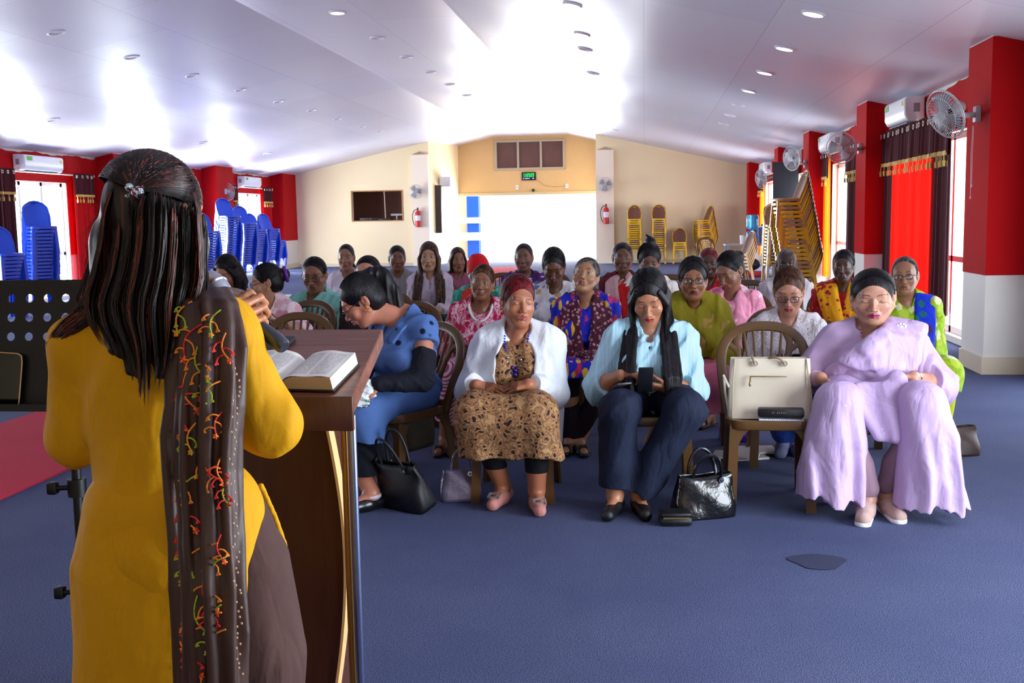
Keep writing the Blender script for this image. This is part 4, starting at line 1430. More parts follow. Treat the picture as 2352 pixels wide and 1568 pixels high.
class Solid:
    """list of smoothly joined or subtracted primitives evaluated block by block"""
    def __init__(s):
        s.p = []
        s.g = 0

    def cap(s, a, b, ra, rb=None, k=.02, op=1, cut=None):
        a, b = V3(a), V3(b)
        rb = ra if rb is None else rb
        ba = b - a
        L = max(ba @ ba, 1e-9)

        def fn(P):
            pa = P - a
            h = np.clip((pa @ ba) / L, 0, 1)
            q = pa - h[:, None] * ba
            d = np.sqrt(np.einsum('ij,ij->i', q, q)) - (ra + (rb - ra) * h)
            return d if cut is None else np.maximum(d, (P - cut[0]) @ cut[1])
        s.p.append((op, k, (a + b) / 2, math.sqrt(L) / 2 + max(ra, rb), fn))
        return s

    def chain(s, pts, rs, k=.02, op=1):
        s.g += 1
        n0 = len(s.p)
        for i in range(len(pts) - 1):
            r0, r1 = (rs[i], rs[i + 1]) if isinstance(rs, (list, tuple, np.ndarray)) else (rs, rs)
            s.cap(pts[i], pts[i + 1], r0, r1, k, op)
        s.p[n0:] = [q + (s.g,) for q in s.p[n0:]]
        return s

    def ell(s, c, r, R=None, k=.02, op=1):
        c, r = V3(c), V3(r)

        def fn(P):
            q = P - c
            if R is not None:
                q = q @ R          # columns of R are the axes
            a = q / r
            k0 = np.sqrt(np.einsum('ij,ij->i', a, a))
            b = a / r
            k1 = np.sqrt(np.einsum('ij,ij->i', b, b)) + 1e-9
            return k0 * (k0 - 1) / k1
        s.p.append((op, k, c, float(r.max()), fn))
        return s

    def half(s, p, n, k=.004):
        """cut away everything on the side n points to"""
        p, n = V3(p), unit(n)
        s.p.append((-1, k, V3(0, 0, 0), 1e3, lambda P: -((P - p) @ n)))
        return s

    def fn(s, f, c, r, k=.01, op=1):
        s.p.append((op, k, V3(c), r, f))
        return s

    def ev(s, P, c0=None, R=None, disp=None):
        d = np.full(len(P), .25)
        # segments of one chain are joined hard, then blended as one with the rest
        todo, last = [], None
        for e in s.p:
            op, k, c, r, f = e[:5]
            if c0 is not None and r < 500:
                if np.linalg.norm(c0 - c) - r > R + k + .02:
                    continue
            g = e[5] if len(e) > 5 else None
            if g is not None and g == last:
                todo[-1][2].append(f)
            else:
                todo.append((op, k, [f]))
            last = g
        for op, k, fs in todo:
            q = fs[0](P)
            for f in fs[1:]:
                q = np.minimum(q, f(P))
            if op > 0:
                if k > 0:
                    h = np.maximum(k - np.abs(d - q), 0) / k
                    d = np.minimum(d, q) - h * h * k * .25
                else:
                    d = np.minimum(d, q)
            else:
                q = -q
                if k > 0:
                    h = np.maximum(k - np.abs(d - q), 0) / k
                    d = np.maximum(d, q) + h * h * k * .25
                else:
                    d = np.maximum(d, q)
        if disp is not None:
            d = d - disp(P)
        return d

    def bounds(s):
        lo = np.full(3, 1e9)
        hi = -lo
        for op, k, c, r, f in [e[:5] for e in s.p]:
            if op > 0:
                lo = np.minimum(lo, c - r)
                hi = np.maximum(hi, c + r)
        return lo - .03, hi + .03

    def mesh(s, h, disp=None, box=None, amp=.01):
        h = h * Q
        lo, hi = s.bounds()
        if box is not None:
            lo, hi = np.maximum(lo, box[0]), np.minimum(hi, box[1])
        if np.any(hi <= lo):
            return np.zeros((0, 3)), np.zeros((0, 4), int)
        lo = np.floor(lo / h) * h
        n = 10
        nb = np.ceil((hi - lo) / (n * h)).astype(int) + 1
        gi = np.stack(np.meshgrid(*[np.arange(v) for v in nb], indexing='ij'), -1).reshape(-1, 3)
        cen = lo + (gi + .5) * n * h
        Rb = n * h * math.sqrt(3) / 2
        d0 = s.ev(cen)
        keep = np.abs(d0) < Rb * 1.25 + abs(amp) * 1.5 + .004
        gi, cen = gi[keep], cen[keep]
        m = n + 1
        loc = np.stack(np.meshgrid(*[np.arange(m)] * 3, indexing='ij'), -1).reshape(-1, 3)
        D = np.empty((len(gi), m, m, m), np.float32)
        for b in range(len(gi)):
            P = lo + (gi[b] * n + loc) * h
            D[b] = s.ev(P, cen[b], Rb, disp).reshape(m, m, m)
        any_ = (D.min(axis=(1, 2, 3)) < 0) & (D.max(axis=(1, 2, 3)) > 0)
        D, gi = D[any_], gi[any_]
        S = D < 0
        acc = np.zeros((len(gi), n, n, n, 3), np.float32)
        cnt = np.zeros((len(gi), n, n, n), np.float32)
        for ax in range(3):
            sl0 = [slice(None)] * 4
            sl1 = [slice(None)] * 4
            sl0[ax + 1] = slice(0, n)
            sl1[ax + 1] = slice(1, m)
            A, B = D[tuple(sl0)], D[tuple(sl1)]
            cr = (A < 0) != (B < 0)
            t = np.where(cr, A / (A - B + 1e-12), 0)
            o1, o2 = [x for x in range(3) if x != ax]
            for e1 in (0, 1):
                for e2 in (0, 1):
                    sl = [slice(None)] * 4
                    sl[o1 + 1] = slice(e1, e1 + n)
                    sl[o2 + 1] = slice(e2, e2 + n)
                    c_, t_ = cr[tuple(sl)], t[tuple(sl)]
                    cnt += c_
                    acc[..., ax] += t_
                    acc[..., o1] += c_ * e1
                    acc[..., o2] += c_ * e2
        act = cnt > 0
        bi, i, j, k_ = np.nonzero(act)
        base = gi[bi] * n + np.stack([i, j, k_], -1)
        off = acc[bi, i, j, k_] / cnt[bi, i, j, k_][:, None]
        Vv = lo + (base + off) * h
        NY, NZ = nb[1] * n + 2, nb[2] * n + 2
        key = ((base[:, 0] + 1) * NY + base[:, 1] + 1) * NZ + base[:, 2] + 1
        order = np.argsort(key)
        skey = key[order]
        faces = []
        for ax in range(3):
            o1, o2 = [(1, 2), (2, 0), (0, 1)][ax]
            a0 = [slice(None)] + [slice(0, n)] * 3
            a1 = [slice(None)] + [slice(0, n)] * 3
            a1[ax + 1] = slice(1, m)
            A, B = S[tuple(a0)], S[tuple(a1)]
            bi, i, j, k_ = np.nonzero(A != B)
            flip = A[bi, i, j, k_]
            g = gi[bi] * n + np.stack([i, j, k_], -1)
            quad = []
            for d1, d2 in ((-1, -1), (0, -1), (0, 0), (-1, 0)):
                c = g.copy()
                c[:, o1] += d1
                c[:, o2] += d2
                kk = ((c[:, 0] + 1) * NY + c[:, 1] + 1) * NZ + c[:, 2] + 1
                p = np.searchsorted(skey, kk)
                p[p >= len(skey)] = 0
                ok = skey[p] == kk
                quad.append(np.where(ok, order[p], -1))
            q = np.stack(quad, -1)
            q[~flip] = q[~flip][:, ::-1]
            faces.append(q[(q >= 0).all(1)])
        F = np.concatenate(faces)
        return Vv, F


def clip_mesh(VF, boxes, inside, pad):
    """keep faces inside (or outside) the given boxes"""
    Vv, F = VF
    if len(F) == 0:
        return VF
    c = Vv[F].mean(1)
    m = np.zeros(len(F), bool)
    for lo, hi in boxes:
        m |= ((c > V3(lo) + pad) & (c < V3(hi) - pad)).all(1)
    F = F[m] if inside else F[~m]
    used = np.unique(F)
    re = np.full(len(Vv), -1)
    re[used] = np.arange(len(used))
    return Vv[used], re[F]


def join_vf(parts):
    vs, fs, n = [], [], 0
    for v, f in parts:
        vs.append(v)
        fs.append(f + n)
        n += len(v)
    return np.concatenate(vs), np.concatenate(fs)


def relax(VF, it=1, lam=.5):
    Vv, F = VF
    if len(F) == 0:
        return VF
    for _ in range(it):
        s_ = np.zeros_like(Vv)
        c = np.zeros(len(Vv))
        for a, b in ((0, 1), (1, 2), (2, 3), (3, 0)):
            np.add.at(s_, F[:, a], Vv[F[:, b]])
            np.add.at(s_, F[:, b], Vv[F[:, a]])
            c += np.bincount(F[:, a], minlength=len(Vv)) + np.bincount(F[:, b], minlength=len(Vv))
        Vv = Vv + lam * (s_ / np.maximum(c, 1)[:, None] - Vv)
    return Vv, F


def np_obj(name, VF, mat, parent=None, colors=None):
    Vv, F = VF
    me = bpy.data.meshes.new(name)
    me.vertices.add(len(Vv))
    me.vertices.foreach_set('co', np.ascontiguousarray(Vv, np.float32).ravel())
    me.loops.add(F.size)
    me.loops.foreach_set('vertex_index', np.ascontiguousarray(F, np.int32).ravel())
    me.polygons.add(len(F))
    me.polygons.foreach_set('loop_start', np.arange(0, F.size, 4, dtype=np.int32))
    me.polygons.foreach_set('use_smooth', np.ones(len(F), bool))
    me.update(calc_edges=True)
    if colors is not None:
        ca = me.color_attributes.new('tone', 'FLOAT_COLOR', 'POINT')
        ca.data.foreach_set('color', np.ascontiguousarray(colors, np.float32).ravel())
    me.materials.append(mat)
    o = bpy.data.objects.new(name, me)
    COL.objects.link(o)
    if parent is not None:
        o.parent = parent
    return o


def wrinkles(seed, amp, freq=(20, 20, 9), n=4, ridge=True):
    """cloth folds: warped crossing waves with narrow raised creases"""
    r = np.random.RandomState(seed)
    D = r.normal(size=(n, 3)) * V3(freq)
    ph = r.rand(n) * 6.28

    def f(P):
        w = np.sin(P @ D[0] * .37 + ph[1]) * 1.3 + np.sin(P @ D[-1][::-1] * .5 + ph[0]) * .9
        out = np.zeros(len(P))
        for i in range(n):
            a = np.sin(P @ D[i] + ph[i] + w * (1 if i % 2 else -1))
            out += (np.exp(-(1 - a) * 2.2) if ridge else .5 + .5 * a) * (1. - .15 * i)
        return amp * (out - .5)
    return f


def hair_tubes(paths, r, mat, name, parent, rnd):
    """many fine three sided strands as one mesh"""
    N_, M_ = len(paths), len(paths[0])
    P_ = np.array(paths)
    T = np.gradient(P_, axis=1)
    T /= np.linalg.norm(T, axis=2, keepdims=True) + 1e-9
    s1 = np.cross(T, V3(.1, 1, .05))
    s1 /= np.linalg.norm(s1, axis=2, keepdims=True) + 1e-9
    s2 = np.cross(T, s1)
    rr_ = np.interp(np.linspace(0, 1, M_), [0, .1, .7, 1], [.6, 1, .8, .15])[None, :, None] * (r * (.6 + .8 * rnd.rand(N_)))[:, None, None]
    ring = [P_ + rr_ * (math.cos(a) * s1 + math.sin(a) * s2) for a in (0, 2.094, 4.189)]
    Vv = np.stack(ring, 2).reshape(-1, 3)
    b = (np.arange(N_)[:, None] * M_ + np.arange(M_ - 1)[None, :]) * 3
    Fs = [np.stack([b + k_, b + (k_ + 1) % 3, b + 3 + (k_ + 1) % 3, b + 3 + k_], -1).reshape(-1, 4) for k_ in range(3)]
    return np_obj(name, (Vv, np.concatenate(Fs)), mat, parent)


def resample(pts, m):
    """smooth polyline with m points"""
    pts = np.array(pts)
    t = np.linspace(0, 1, len(pts))
    u = np.linspace(0, 1, m)
    out = np.stack([np.interp(u, t, pts[:, i]) for i in range(3)], 1)
    for _ in range(2):
        out[1:-1] = out[1:-1] * .5 + (out[:-2] + out[2:]) * .25
    return out


def skin_mat(name, dark):
    """skin: base tone from the stored colour, fine pores"""
    if name in MATS:
        return MATS[name]
    k = NT(name, .42, spec=.5, Subsurface_Weight=.06, Subsurface_Scale=.02)
    a = k.n('ShaderNodeVertexColor', layer_name='tone').outputs[0]
    k.color(k.mix(k.math('MULTIPLY', k.noise(38, None, 4), .28), a, srgb(dark)))
    k.bump(k.noise(260, None, 3), .12, .002)
    MATS[name] = k.m
    return k.m


def hair_mat(name, c1, c2, rough=.42):
    if name in MATS:
        return MATS[name]
    k = NT(name, rough, spec=.22)
    n = k.noise(70, k.co((1, 1, .12)), 4)
    k.color(k.mix(k.ramp(n, [(.4, 0.), (.68, 1.)]), c1, c2))
    k.bump(k.noise(260, k.co((1, 1, .06)), 2), .5, .003)
    MATS[name] = k.m
    return k.m


H_BLACK = hair_mat('black hair', '0d0b0e', '1f1a1e')
H_RED = hair_mat('henna red hair', '2a0a0e', '8c1424')
H_GREY = hair_mat('greying hair', '2a2624', '7c7470')
H_BROWN = hair_mat('brown hair', '241410', '6a4026')
H_LONG = hair_mat('long dark brown hair', '1c1210', '5a3c28')


def Rmat(yaw=0., pitch=0., roll=0.):
    """columns: right, forward, up of the head; yaw to the left is positive, pitch down, roll toward the right shoulder"""
    E_ = Matrix.Rotation(yaw, 3, 'Z') @ Matrix.Rotation(-pitch, 3, 'X') @ Matrix.Rotation(roll, 3, 'Y')
    return np.array(E_)


class Head:
    def __init__(s, c, R, sc=1., wide=1.):
        s.c, s.R, s.sc, s.w = V3(c), R, sc, wide

    def P(s, x, y, z):
        return s.c + s.R @ (V3(x * s.w, y, z) * s.sc)

    def r(s, *a):
        return tuple(x * s.sc * (s.w if i == 0 else 1) for i, x in enumerate(a))

    def loc(s, P):
        q = (P - s.c) @ s.R / s.sc
        q[:, 0] /= s.w
        return q

    def build(s, S, eyes='down', mouth=0., age=0., jaw=1., nose=1.):
        P, r, R, c = s.P, s.r, s.R, s.sc
        S.ell(P(0, -.014, .028), r(.0735, .092, .082), R, .0)
        S.ell(P(0, .026, -.022), r(.0615, .062, .084), R, .02 * c)
        for q in (-1, 1):
            S.cap(P(q * .053 * jaw, .004, -.04), P(q * .024 * jaw, .05, -.088), .021 * c, .016 * c, .02 * c)
            S.ell(P(q * .038, .058, -.026), r(.025, .02, .022), R, .016 * c)
        S.ell(P(0, .056, -.094), r(.022, .02, .016), R, .018 * c)
        S.ell(P(0, .02, -.085), r(.04, .05, .02), R, .02 * c)
        S.cap(P(-.03, .0715, .026), P(.03, .0715, .026), .0125 * c, None, .016 * c)
        for q in (-1, 1):
            S.ell(P(q * .031, .094, .003), r(.0185, .017, .0125), R, .010 * c, -1)
            S.ell(P(q * .031, .0665, .002), r(.0155, .0155, .0125), R, .004 * c)
            if eyes == 'down':
                S.cap(P(q * .020, .0795, -.0045), P(q * .043, .0755, -.005), .0022 * c, None, .003 * c)
            S.cap(P(q * .019, .081, .009), P(q * .043, .076, .0095), .0026 * c, None, .004 * c)
            S.cap(P(q * .02, .0785, -.0125), P(q * .042, .0745, -.013), .0028 * c, None, .006 * c)
        S.cap(P(0, .0815, .012), P(0, .098, -.026), .0065 * c, .0088 * c, .009 * c)
        S.ell(P(0, .101, -.031), r(.0105 * nose, .0105, .009), R, .006 * c)
        for q in (-1, 1):
            S.ell(P(q * .0125 * nose, .0925, -.034), r(.0075, .0095, .0068), R, .005 * c)
            S.ell(P(q * .0065, .099, -.0415), r(.0036, .0055, .003), R, .003 * c, -1)
            S.cap(P(q * .019, .088, -.036), P(q * .031, .074, -.062), .0022 * c, .0022 * c, .006 * c, -1)
        # mouth
        S.ell(P(0, .075, -.06), r(.027, .016, .02), R, .012 * c)
        S.cap(P(-.021, .083, -.0585), P(0, .0915, -.0545), .0035 * c, .0052 * c, .004 * c)
        S.cap(P(.021, .083, -.0585), P(0, .0915, -.0545), .0035 * c, .0052 * c, .004 * c)
        S.cap(P(-.016, .0845, -.0645), P(0, .0905, -.066), .0038 * c, .0062 * c, .004 * c)
        S.cap(P(.016, .0845, -.0645), P(0, .0905, -.066), .0038 * c, .0062 * c, .004 * c)
        S.cap(P(-.022, .088, -.0595), P(.022, .088, -.0595), (.0012 + mouth * .003) * c, None, .0025 * c, -1)
        S.ell(P(0, .094, -.0598), r(.014, .006, .0012 + mouth * .004), R, .002 * c, -1)
        S.cap(P(-.012, .083, -.0765), P(.012, .083, -.0765), .003 * c, None, .008 * c, -1)
        for q in (-1, 1):
            S.ell(P(q * .0765, -.012, -.002), r(.0085, .0175, .031), R @ Rmat(q * .35, 0, 0), .004 * c)
            S.ell(P(q * .0845, -.004, .003), r(.006, .010, .018), R @ Rmat(q * .35, 0, 0), .004 * c, -1)
            S.ell(P(q * .0745, -.002, -.031), r(.006, .008, .010), R, .004 * c)

    def paint(s, V, base, lips='a8404a', brow='1c1412', eyes='down', blush=None):
        q = s.loc(V)
        x, y, z = np.abs(q[:, 0]), q[:, 1], q[:, 2]
        C = np.tile(np.array(srgb(base)), (len(V), 1))
        near = (np.abs(q[:, 0]) < .085) & (np.abs(z) < .13) & (y > .03)

        def put(w, c):
            w = np.clip(w, 0, 1)[:, None] * near[:, None]
            C[:] = C * (1 - w) + np.array(srgb(c)) * w
        if blush:
            put((1 - ((x - .04) / .03) ** 2 - ((z + .03) / .03) ** 2) * .5, blush)
        lz = (z + .0602) / .0105
        put((1 - (x / .0245) ** 2 - lz ** 2) * 4 * (y > .07), lips)
        put((.0016 - np.abs(z + .0597)) * 700 * (x < .021) * (y > .07), '3a1214')
        bz = .0255 + .005 * (1 - ((x - .031) / .02) ** 2)
        put((.0032 - np.abs(z - bz)) * 500 * ((x > .012) & (x < .053) & (y > .05)) * .9, brow)
        ex, ez = (x - .031) / .0148, (z - .002)
        if eyes == 'open':
            lid = .0043 * np.sqrt(np.clip(1 - ex ** 2, 0, 1))
            inside = (np.abs(ex) < 1) & (np.abs(ez) < lid)
            put(inside * .9, 'b4a298')
            put((.0058 - np.hypot(x - .031, ez)) * 900 * (np.abs(ez) < lid + .0005), '1c0f0c')
            put((.0018 - np.abs(ez - lid - .0006)) * 700 * (np.abs(ex) < 1.05), '181010')
        else:
            lz_ = -.0035 - .003 * (1 - ex ** 2)
            put((.0018 - np.abs(ez - lz_)) * 700 * (np.abs(ex) < 1.05), '20120f')
        return C


def add_hand(S, w, F, N, right, curl=.35, sc=1., spread=1., curls=None, thumb_in=.3):
    """five fingered hand: w wrist, F pointing direction, N the way the palm faces"""
    w = V3(w)
    F = unit(F)
    N = unit(np.asarray(N) - F * (np.asarray(N) @ F))
    T = np.cross(F, N) if right else np.cross(N, F)
    lat = [.029, .0095, -.0105, -.028]
    fwd = [.083, .086, .081, .071]
    ln = [(.040, .025, .020), (.044, .028, .021), (.040, .026, .020), (.031, .020, .018)]
    rad = [.0083, .0086, .0081, .0072]
    curls = curls or [curl, curl * 1.05, curl * 1.12, curl * 1.2]
    for i in range(4):
        k0 = w + (F * fwd[i] + T * lat[i]) * sc
        S.cap(w + (T * lat[i] * .55 + F * .012) * sc, k0, .0135 * sc, .0105 * sc, .012 * sc)
        a = curls[i] * .7
        p = k0
        fan = T * lat[i] * 1.6 * spread
        for j in range(3):
            d = unit(F * math.cos(a) + N * math.sin(a) + fan * max(0, 1 - a))
            q = p + d * ln[i][j] * sc
            r0, r1 = rad[i] * sc * (1 - .1 * j), rad[i] * sc * (1 - .1 * (j + 1))
            S.cap(p, q, r0, r1, .0035 * sc if j else .008 * sc)
            p = q
            a += curls[i]
    tb = w + (T * .02 + F * .022 + N * .006) * sc
    d1 = unit(T * .75 + F * .75 + N * thumb_in)
    t1 = tb + d1 * .036 * sc
    d2 = unit(T * .3 + F * 1. + N * thumb_in * 1.3)
    t2 = t1 + d2 * .03 * sc
    t3 = t2 + unit(d2 + N * .2 - T * .15) * .024 * sc
    S.cap(w + T * .008 * sc, tb, .014 * sc, .0135 * sc, .012 * sc)
    S.cap(tb, t1, .0125 * sc, .0105 * sc, .008 * sc)
    S.cap(t1, t2, .0098 * sc, .0088 * sc, .004 * sc)
    S.cap(t2, t3, .0088 * sc, .0072 * sc, .003 * sc)
    return w + F * .06 * sc


def ik(a, c, l1, l2, pole):
    """elbow position between shoulder a and wrist c bending towards pole"""
    a, c = V3(a), V3(c)
    d = c - a
    L = np.linalg.norm(d)
    if L > (l1 + l2) * .995:
        c = a + d / L * (l1 + l2) * .995
        d = c - a
        L = np.linalg.norm(d)
    x = (L * L + l1 * l1 - l2 * l2) / (2 * L)
    hgt = math.sqrt(max(l1 * l1 - x * x, 0))
    u = d / L
    pv = V3(pole) - u * (V3(pole) @ u)
    return a + u * x + unit(pv) * hgt, c


def ribbon(S, centre, side, width, r=.010, n=6, k=.012, wave=.01, seed=0):
    """cloth band: parallel rolls joined into a pleated sheet following centre; side = width vectors"""
    rnd = np.random.RandomState(seed)
    centre = [V3(p) for p in centre]
    m = len(centre)
    for i in range(n):
        t = (i / (n - 1) - .5)
        o = rnd.uniform(-wave, wave)
        pts = []
        for j, p in enumerate(centre):
            sv = V3(side[j] if isinstance(side, list) else side)
            wd = width[j] if isinstance(width, (list, tuple)) else width
            nn = V3(0, 1, 0) if abs(unit(sv)[1]) < .8 else V3(1, 0, 0)
            pts.append(p + sv * wd * t + nn * o)
        S.chain(pts, r * (1 + .25 * (i % 2)), k)
# ================================================================ seated people


class Person:
    def __init__(s, label, head, Y, yaw=0., hd=(0, 0, 0), hip_dx=0., hip_dy=.12, bulk=1., hsc=1., hw=1., lod=1, skin='b07a5c', dark='6a3e2a', group='seated audience', seat=True, dxdy=None, sh_w=1., torso_top=None):
        hp = at(head[0], head[1], Y=Y)
        s.head_w = V3(hp)
        s.root_xy = (hp.x + hip_dx, Y + hip_dy)
        s.rz = PI + yaw        # facing -Y when yaw = 0
        s.label = label
        s.M = Matrix.Translation((s.root_xy[0], s.root_xy[1], 0)) @ Matrix.Rotation(s.rz, 4, 'Z')
        s.Mi = s.M.inverted()
        s.b, s.lod = bulk, lod
        s.skin, s.dark = skin, dark
        s.root = thing('person', label, 'person', (s.root_xy[0], s.root_xy[1], 0), s.rz, group)
        hl = s.L(hp)
        # a head looking straight at -Y in the hall has yaw -yaw in the body frame
        s.H = Head(hl, Rmat(hd[0] - yaw, hd[1], hd[2]), hsc * 1.06, hw)
        s.sh = hl[2] - .175 * hsc        # shoulder line height
        s.shc = V3(hl[0] * .75, hl[1] - .045, s.sh)
        s.sw = .128 * sh_w * (.6 + .4 * bulk)
        s.hands = {}
        s.S = Solid()
        s.boxes = []
        s.hv = {1: 2.5, 2: 3.2, 3: 4.2}[lod] * .001
        s.bv = {1: 6, 2: 8, 3: 11}[lod] * .001
        s.gv = {1: 5, 2: 6.5, 3: 9}[lod] * .001
        s.knee_x, s.knee_y, s.knee_z = .115, .43, .49
        s.foot = [(.10, .50), (-.10, .50)]
        s.eyes = 'down'

    def L(s, p):
        return V3(s.Mi @ Vector(p))

    def at(s, px, py, dy):
        """local position of a photo point at dy nearer the camera than the hips"""
        return s.L(at(px, py, Y=s.root_xy[1] - dy))

    # ---------------------------------------------------- skeleton pieces
    def torso(s, S, g=0., low=True):
        b = s.b
        c, sh = s.shc, s.sh
        pel = V3(0, -.01, .545)
        mid = (pel + c) / 2 + V3(0, .02, -.03)
        if low:
            S.ell(pel, (.168 * b + g, .135 * b + g, .115 + g), None, .0)
        S.ell(mid, (.143 * b + g, .118 * b + g, .13 + g), None, .05)
        S.ell(c + V3(0, .0, -.13), (.150 * (.5 + .5 * b) + g, .108 * b + g, .135 + g), None, .05)
        for q in (-1, 1):
            S.ell(c + V3(q * .07, .082 * b, -.165), (.062 * b + g, .055 * b + g, .058 * b + g), None, .03)
            S.cap(c + V3(q * .03, -.005, .015), c + V3(q * s.sw, 0, -.03), .045 + g, .05 * (.6 + .4 * b) + g, .035)
            S.cap(c + V3(0, -.01, .06), c + V3(q * s.sw * .8, -.01, -.0), .035 + g * .6, .035 + g, .03)

    def sj(s, q):
        return s.shc + V3(q * (s.sw + .012), 0, -.035)

    def set_arms(s, right, left, poleR=None, poleL=None, l1=.255, l2=.225):
        s.arm = {}
        for q, w, pole in ((1, right, poleR), (-1, left, poleL)):
            pole = pole if pole is not None else (q * .4, -.6, -.7)
            e, w2 = ik(s.sj(q), w, l1, l2, pole)
            s.arm[q] = (s.sj(q), e, w2)

    def arms_skin(s, S, hand, **kw):
        b = .55 + .45 * s.b
        for q in (1, -1):
            a, e, w = s.arm[q]
            S.cap(a, e, .049 * b, .039 * b, .03)
            S.cap(e, e + (w - e) * .4, .039 * b, .037 * b, .02)
            S.cap(e + (w - e) * .4, w, .037 * b, .0265 * b, .02)
            h = hand.get(q)
            if h:
                F, N = h[0], h[1]
                o = h[2] if len(h) > 2 else {}
                add_hand(S, w, F, N, q == 1, **{'sc': .93, **o})
                c = w + unit(F) * .09
                s.boxes.append((c - .12, c + .12))

    def sleeves(s, S, g, to, flare=0.):
        """sleeve to a share of the arm: 0..1 upper arm, 1..2 forearm"""
        b = .55 + .45 * s.b
        for q in (1, -1):
            a, e, w = s.arm[q]
            if to <= 1:
                p, n = a + (e - a) * to, unit(e - a)
                S.cap(a, p + n * .05, .05 * b + g, (.05 - .009 * to) * b + g + flare, .035, 1, (p, n))
            else:
                t = to - 1
                p, n = e + (w - e) * t, unit(w - e)
                S.cap(a, e, .05 * b + g, .041 * b + g, .035)
                S.cap(e, p + n * .05, .041 * b + g, (.041 - .013 * t) * b + g + flare, .02, 1, (p, n))

    def legs(s, S, g=0., down=True, kz=0.):
        b = .6 + .4 * s.b
        s.kn, s.an = {}, {}
        for i, q in enumerate((1, -1)):
            hipj = V3(q * .085, .02, .505)
            kn = V3(q * s.knee_x, s.knee_y, s.knee_z)
            fx, fy = s.foot[i]
            an = V3(fx, fy - .06, .085)
            s.kn[q], s.an[q] = kn, an
            S.cap(hipj, kn, .088 * b + g, .062 * b + g, .04)
            if down:
                S.cap(kn, kn + (an - kn) * .35, .058 * b + g, .056 * b + g, .03)
                S.cap(kn + (an - kn) * .35, an, .056 * b + g, .039 * b + g, .03)

    def feet(s, S, g=0.):
        for i, q in enumerate((1, -1)):
            an = s.an[q]
            toe = s.toe(q)
            S.cap(an, an + V3(0, -.02, -.04), .036 + g, .028 + g, .02)
            S.cap(an + V3(0, -.012, -.05), toe + V3(0, -.012, .004), .027 + g, .018 + g, .025)
            S.cap(an + V3(0, .02, -.02), toe + V3(0, -.035, .008), .030 + g, .021 + g, .02)

    def toe(s, q):
        fx, fy = s.foot[0 if q == 1 else 1]
        out = .03 * q
        return V3(fx + out, fy + .10, .024)

    def neck(s, S, r=.047):
        H = s.H
        S.cap(H.P(0, -.022, -.05), s.shc + V3(0, -.008, .03), r * H.sc, r * 1.12, .03)
        S.cap(H.P(0, .01, -.07), s.shc + V3(0, .03, .0), r * .75, r * .8, .035)

    def face(s, **kw):
        s.H.build(s.S, **kw)

    def finish_body(s, base=None, paint={}):
        H = s.H
        hb = [(H.c - .15 * H.sc, H.c + .15 * H.sc)]
        boxes = hb + (s.boxes if s.lod < 3 else [])
        parts = []
        coarse = s.S.mesh(s.bv)
        parts.append(clip_mesh(coarse, boxes, False, s.bv * 1.2))
        for bx in boxes:
            v = s.hv if bx is boxes[0] else s.hv * 1.15
            parts.append(clip_mesh(s.S.mesh(v, None, (bx[0] - .02, bx[1] + .02)), [bx], True, 0))
        VF = join_vf(parts)
        col = H.paint(VF[0], s.skin, eyes=s.eyes, **paint)
        return np_obj('body', VF, skin_mat('skin ' + s.dark, s.dark), s.root, col)

    def cloth(s, name, S, mat, amp=.004, seed=1, freq=(14, 14, 6), v=None, label=None, ridge=True, it=0):
        d = wrinkles(seed, amp, freq, 6, ridge) if amp else None
        VF = S.mesh(v or s.gv, d, None, abs(amp))
        if it:
            VF = relax(VF, it)
        o = np_obj(name, VF, mat, s.root)
        if label:
            o['label'] = label
        return o

    def neckline(s, S, depth=.06, width=.07, vee=0., back=.02):
        """open the garment round the neck"""
        c = s.shc
        n0 = s.H.P(0, 0, -.1)
        S.ell(c + V3(0, .045, .07), (width, .085, .055 + depth), None, .006, -1)
        S.cap(c + V3(0, 0, .03), c + V3(0, 0, .3), width * .85, .09, .006, -1)
        if vee:
            for i in range(4):
                t = i / 3
                S.cap(c + V3(0, .10, .03 - vee * t), c + V3(0, .2, .03 - vee * t), width * (1 - .85 * t) * .8, None, .01, -1)

    def shoe(s, q, mat, kind='flat', name='shoe', lab=None):
        an, toe = s.an[q], s.toe(q)
        S = Solid()
        d = unit(V3(toe[0] - an[0], toe[1] - an[1], 0))
        heel = V3(an[0], an[1], 0) - d * .045
        S.cap(V3(heel[0], heel[1], .036), V3(*(V3(an[0], an[1], 0) + d * .04)[:2], .034), .038, .040, .0)
        S.cap(V3(*(V3(an[0], an[1], 0) + d * .03)[:2], .032), V3(toe[0], toe[1], .028), .040, .031 if kind != 'sneaker' else .036, .02)
        if kind == 'sneaker':
            S.cap(V3(an[0], an[1], .06), V3(*(V3(an[0], an[1], 0) + d * .06)[:2], .045), .042, .036, .02)
            S.cap(V3(an[0], an[1], .12), V3(an[0], an[1], .3), .033, None, .004, -1)
        elif kind == 'flat':
            S.cap(V3(*(V3(an[0], an[1], 0) - d * .012)[:2], .098), V3(*(V3(an[0], an[1], 0) + d * .078)[:2], .085), .038, .027, .004, -1)
        elif kind == 'sandal':
            S.half((0, 0, .03), (0, 0, 1))
        S.half((0, 0, .004), (0, 0, -1), .002)
        if kind == 'sandal':
            for t in (.25, .75):
                p = V3(an[0], an[1], .05) + (toe - V3(an[0], an[1], .02)) * t
                sd = np.cross(d, V3(0, 0, 1))
                S.chain([p + sd * .036 - V3(0, 0, .03), p + sd * .022 + V3(0, 0, .012), p - sd * .022 + V3(0, 0, .012), p - sd * .036 - V3(0, 0, .03)], .009, .01)
        o = np_obj(name, S.mesh(.003 if s.lod == 1 else .006), mat, s.root)
        if lab:
            o['label'] = lab
        return o

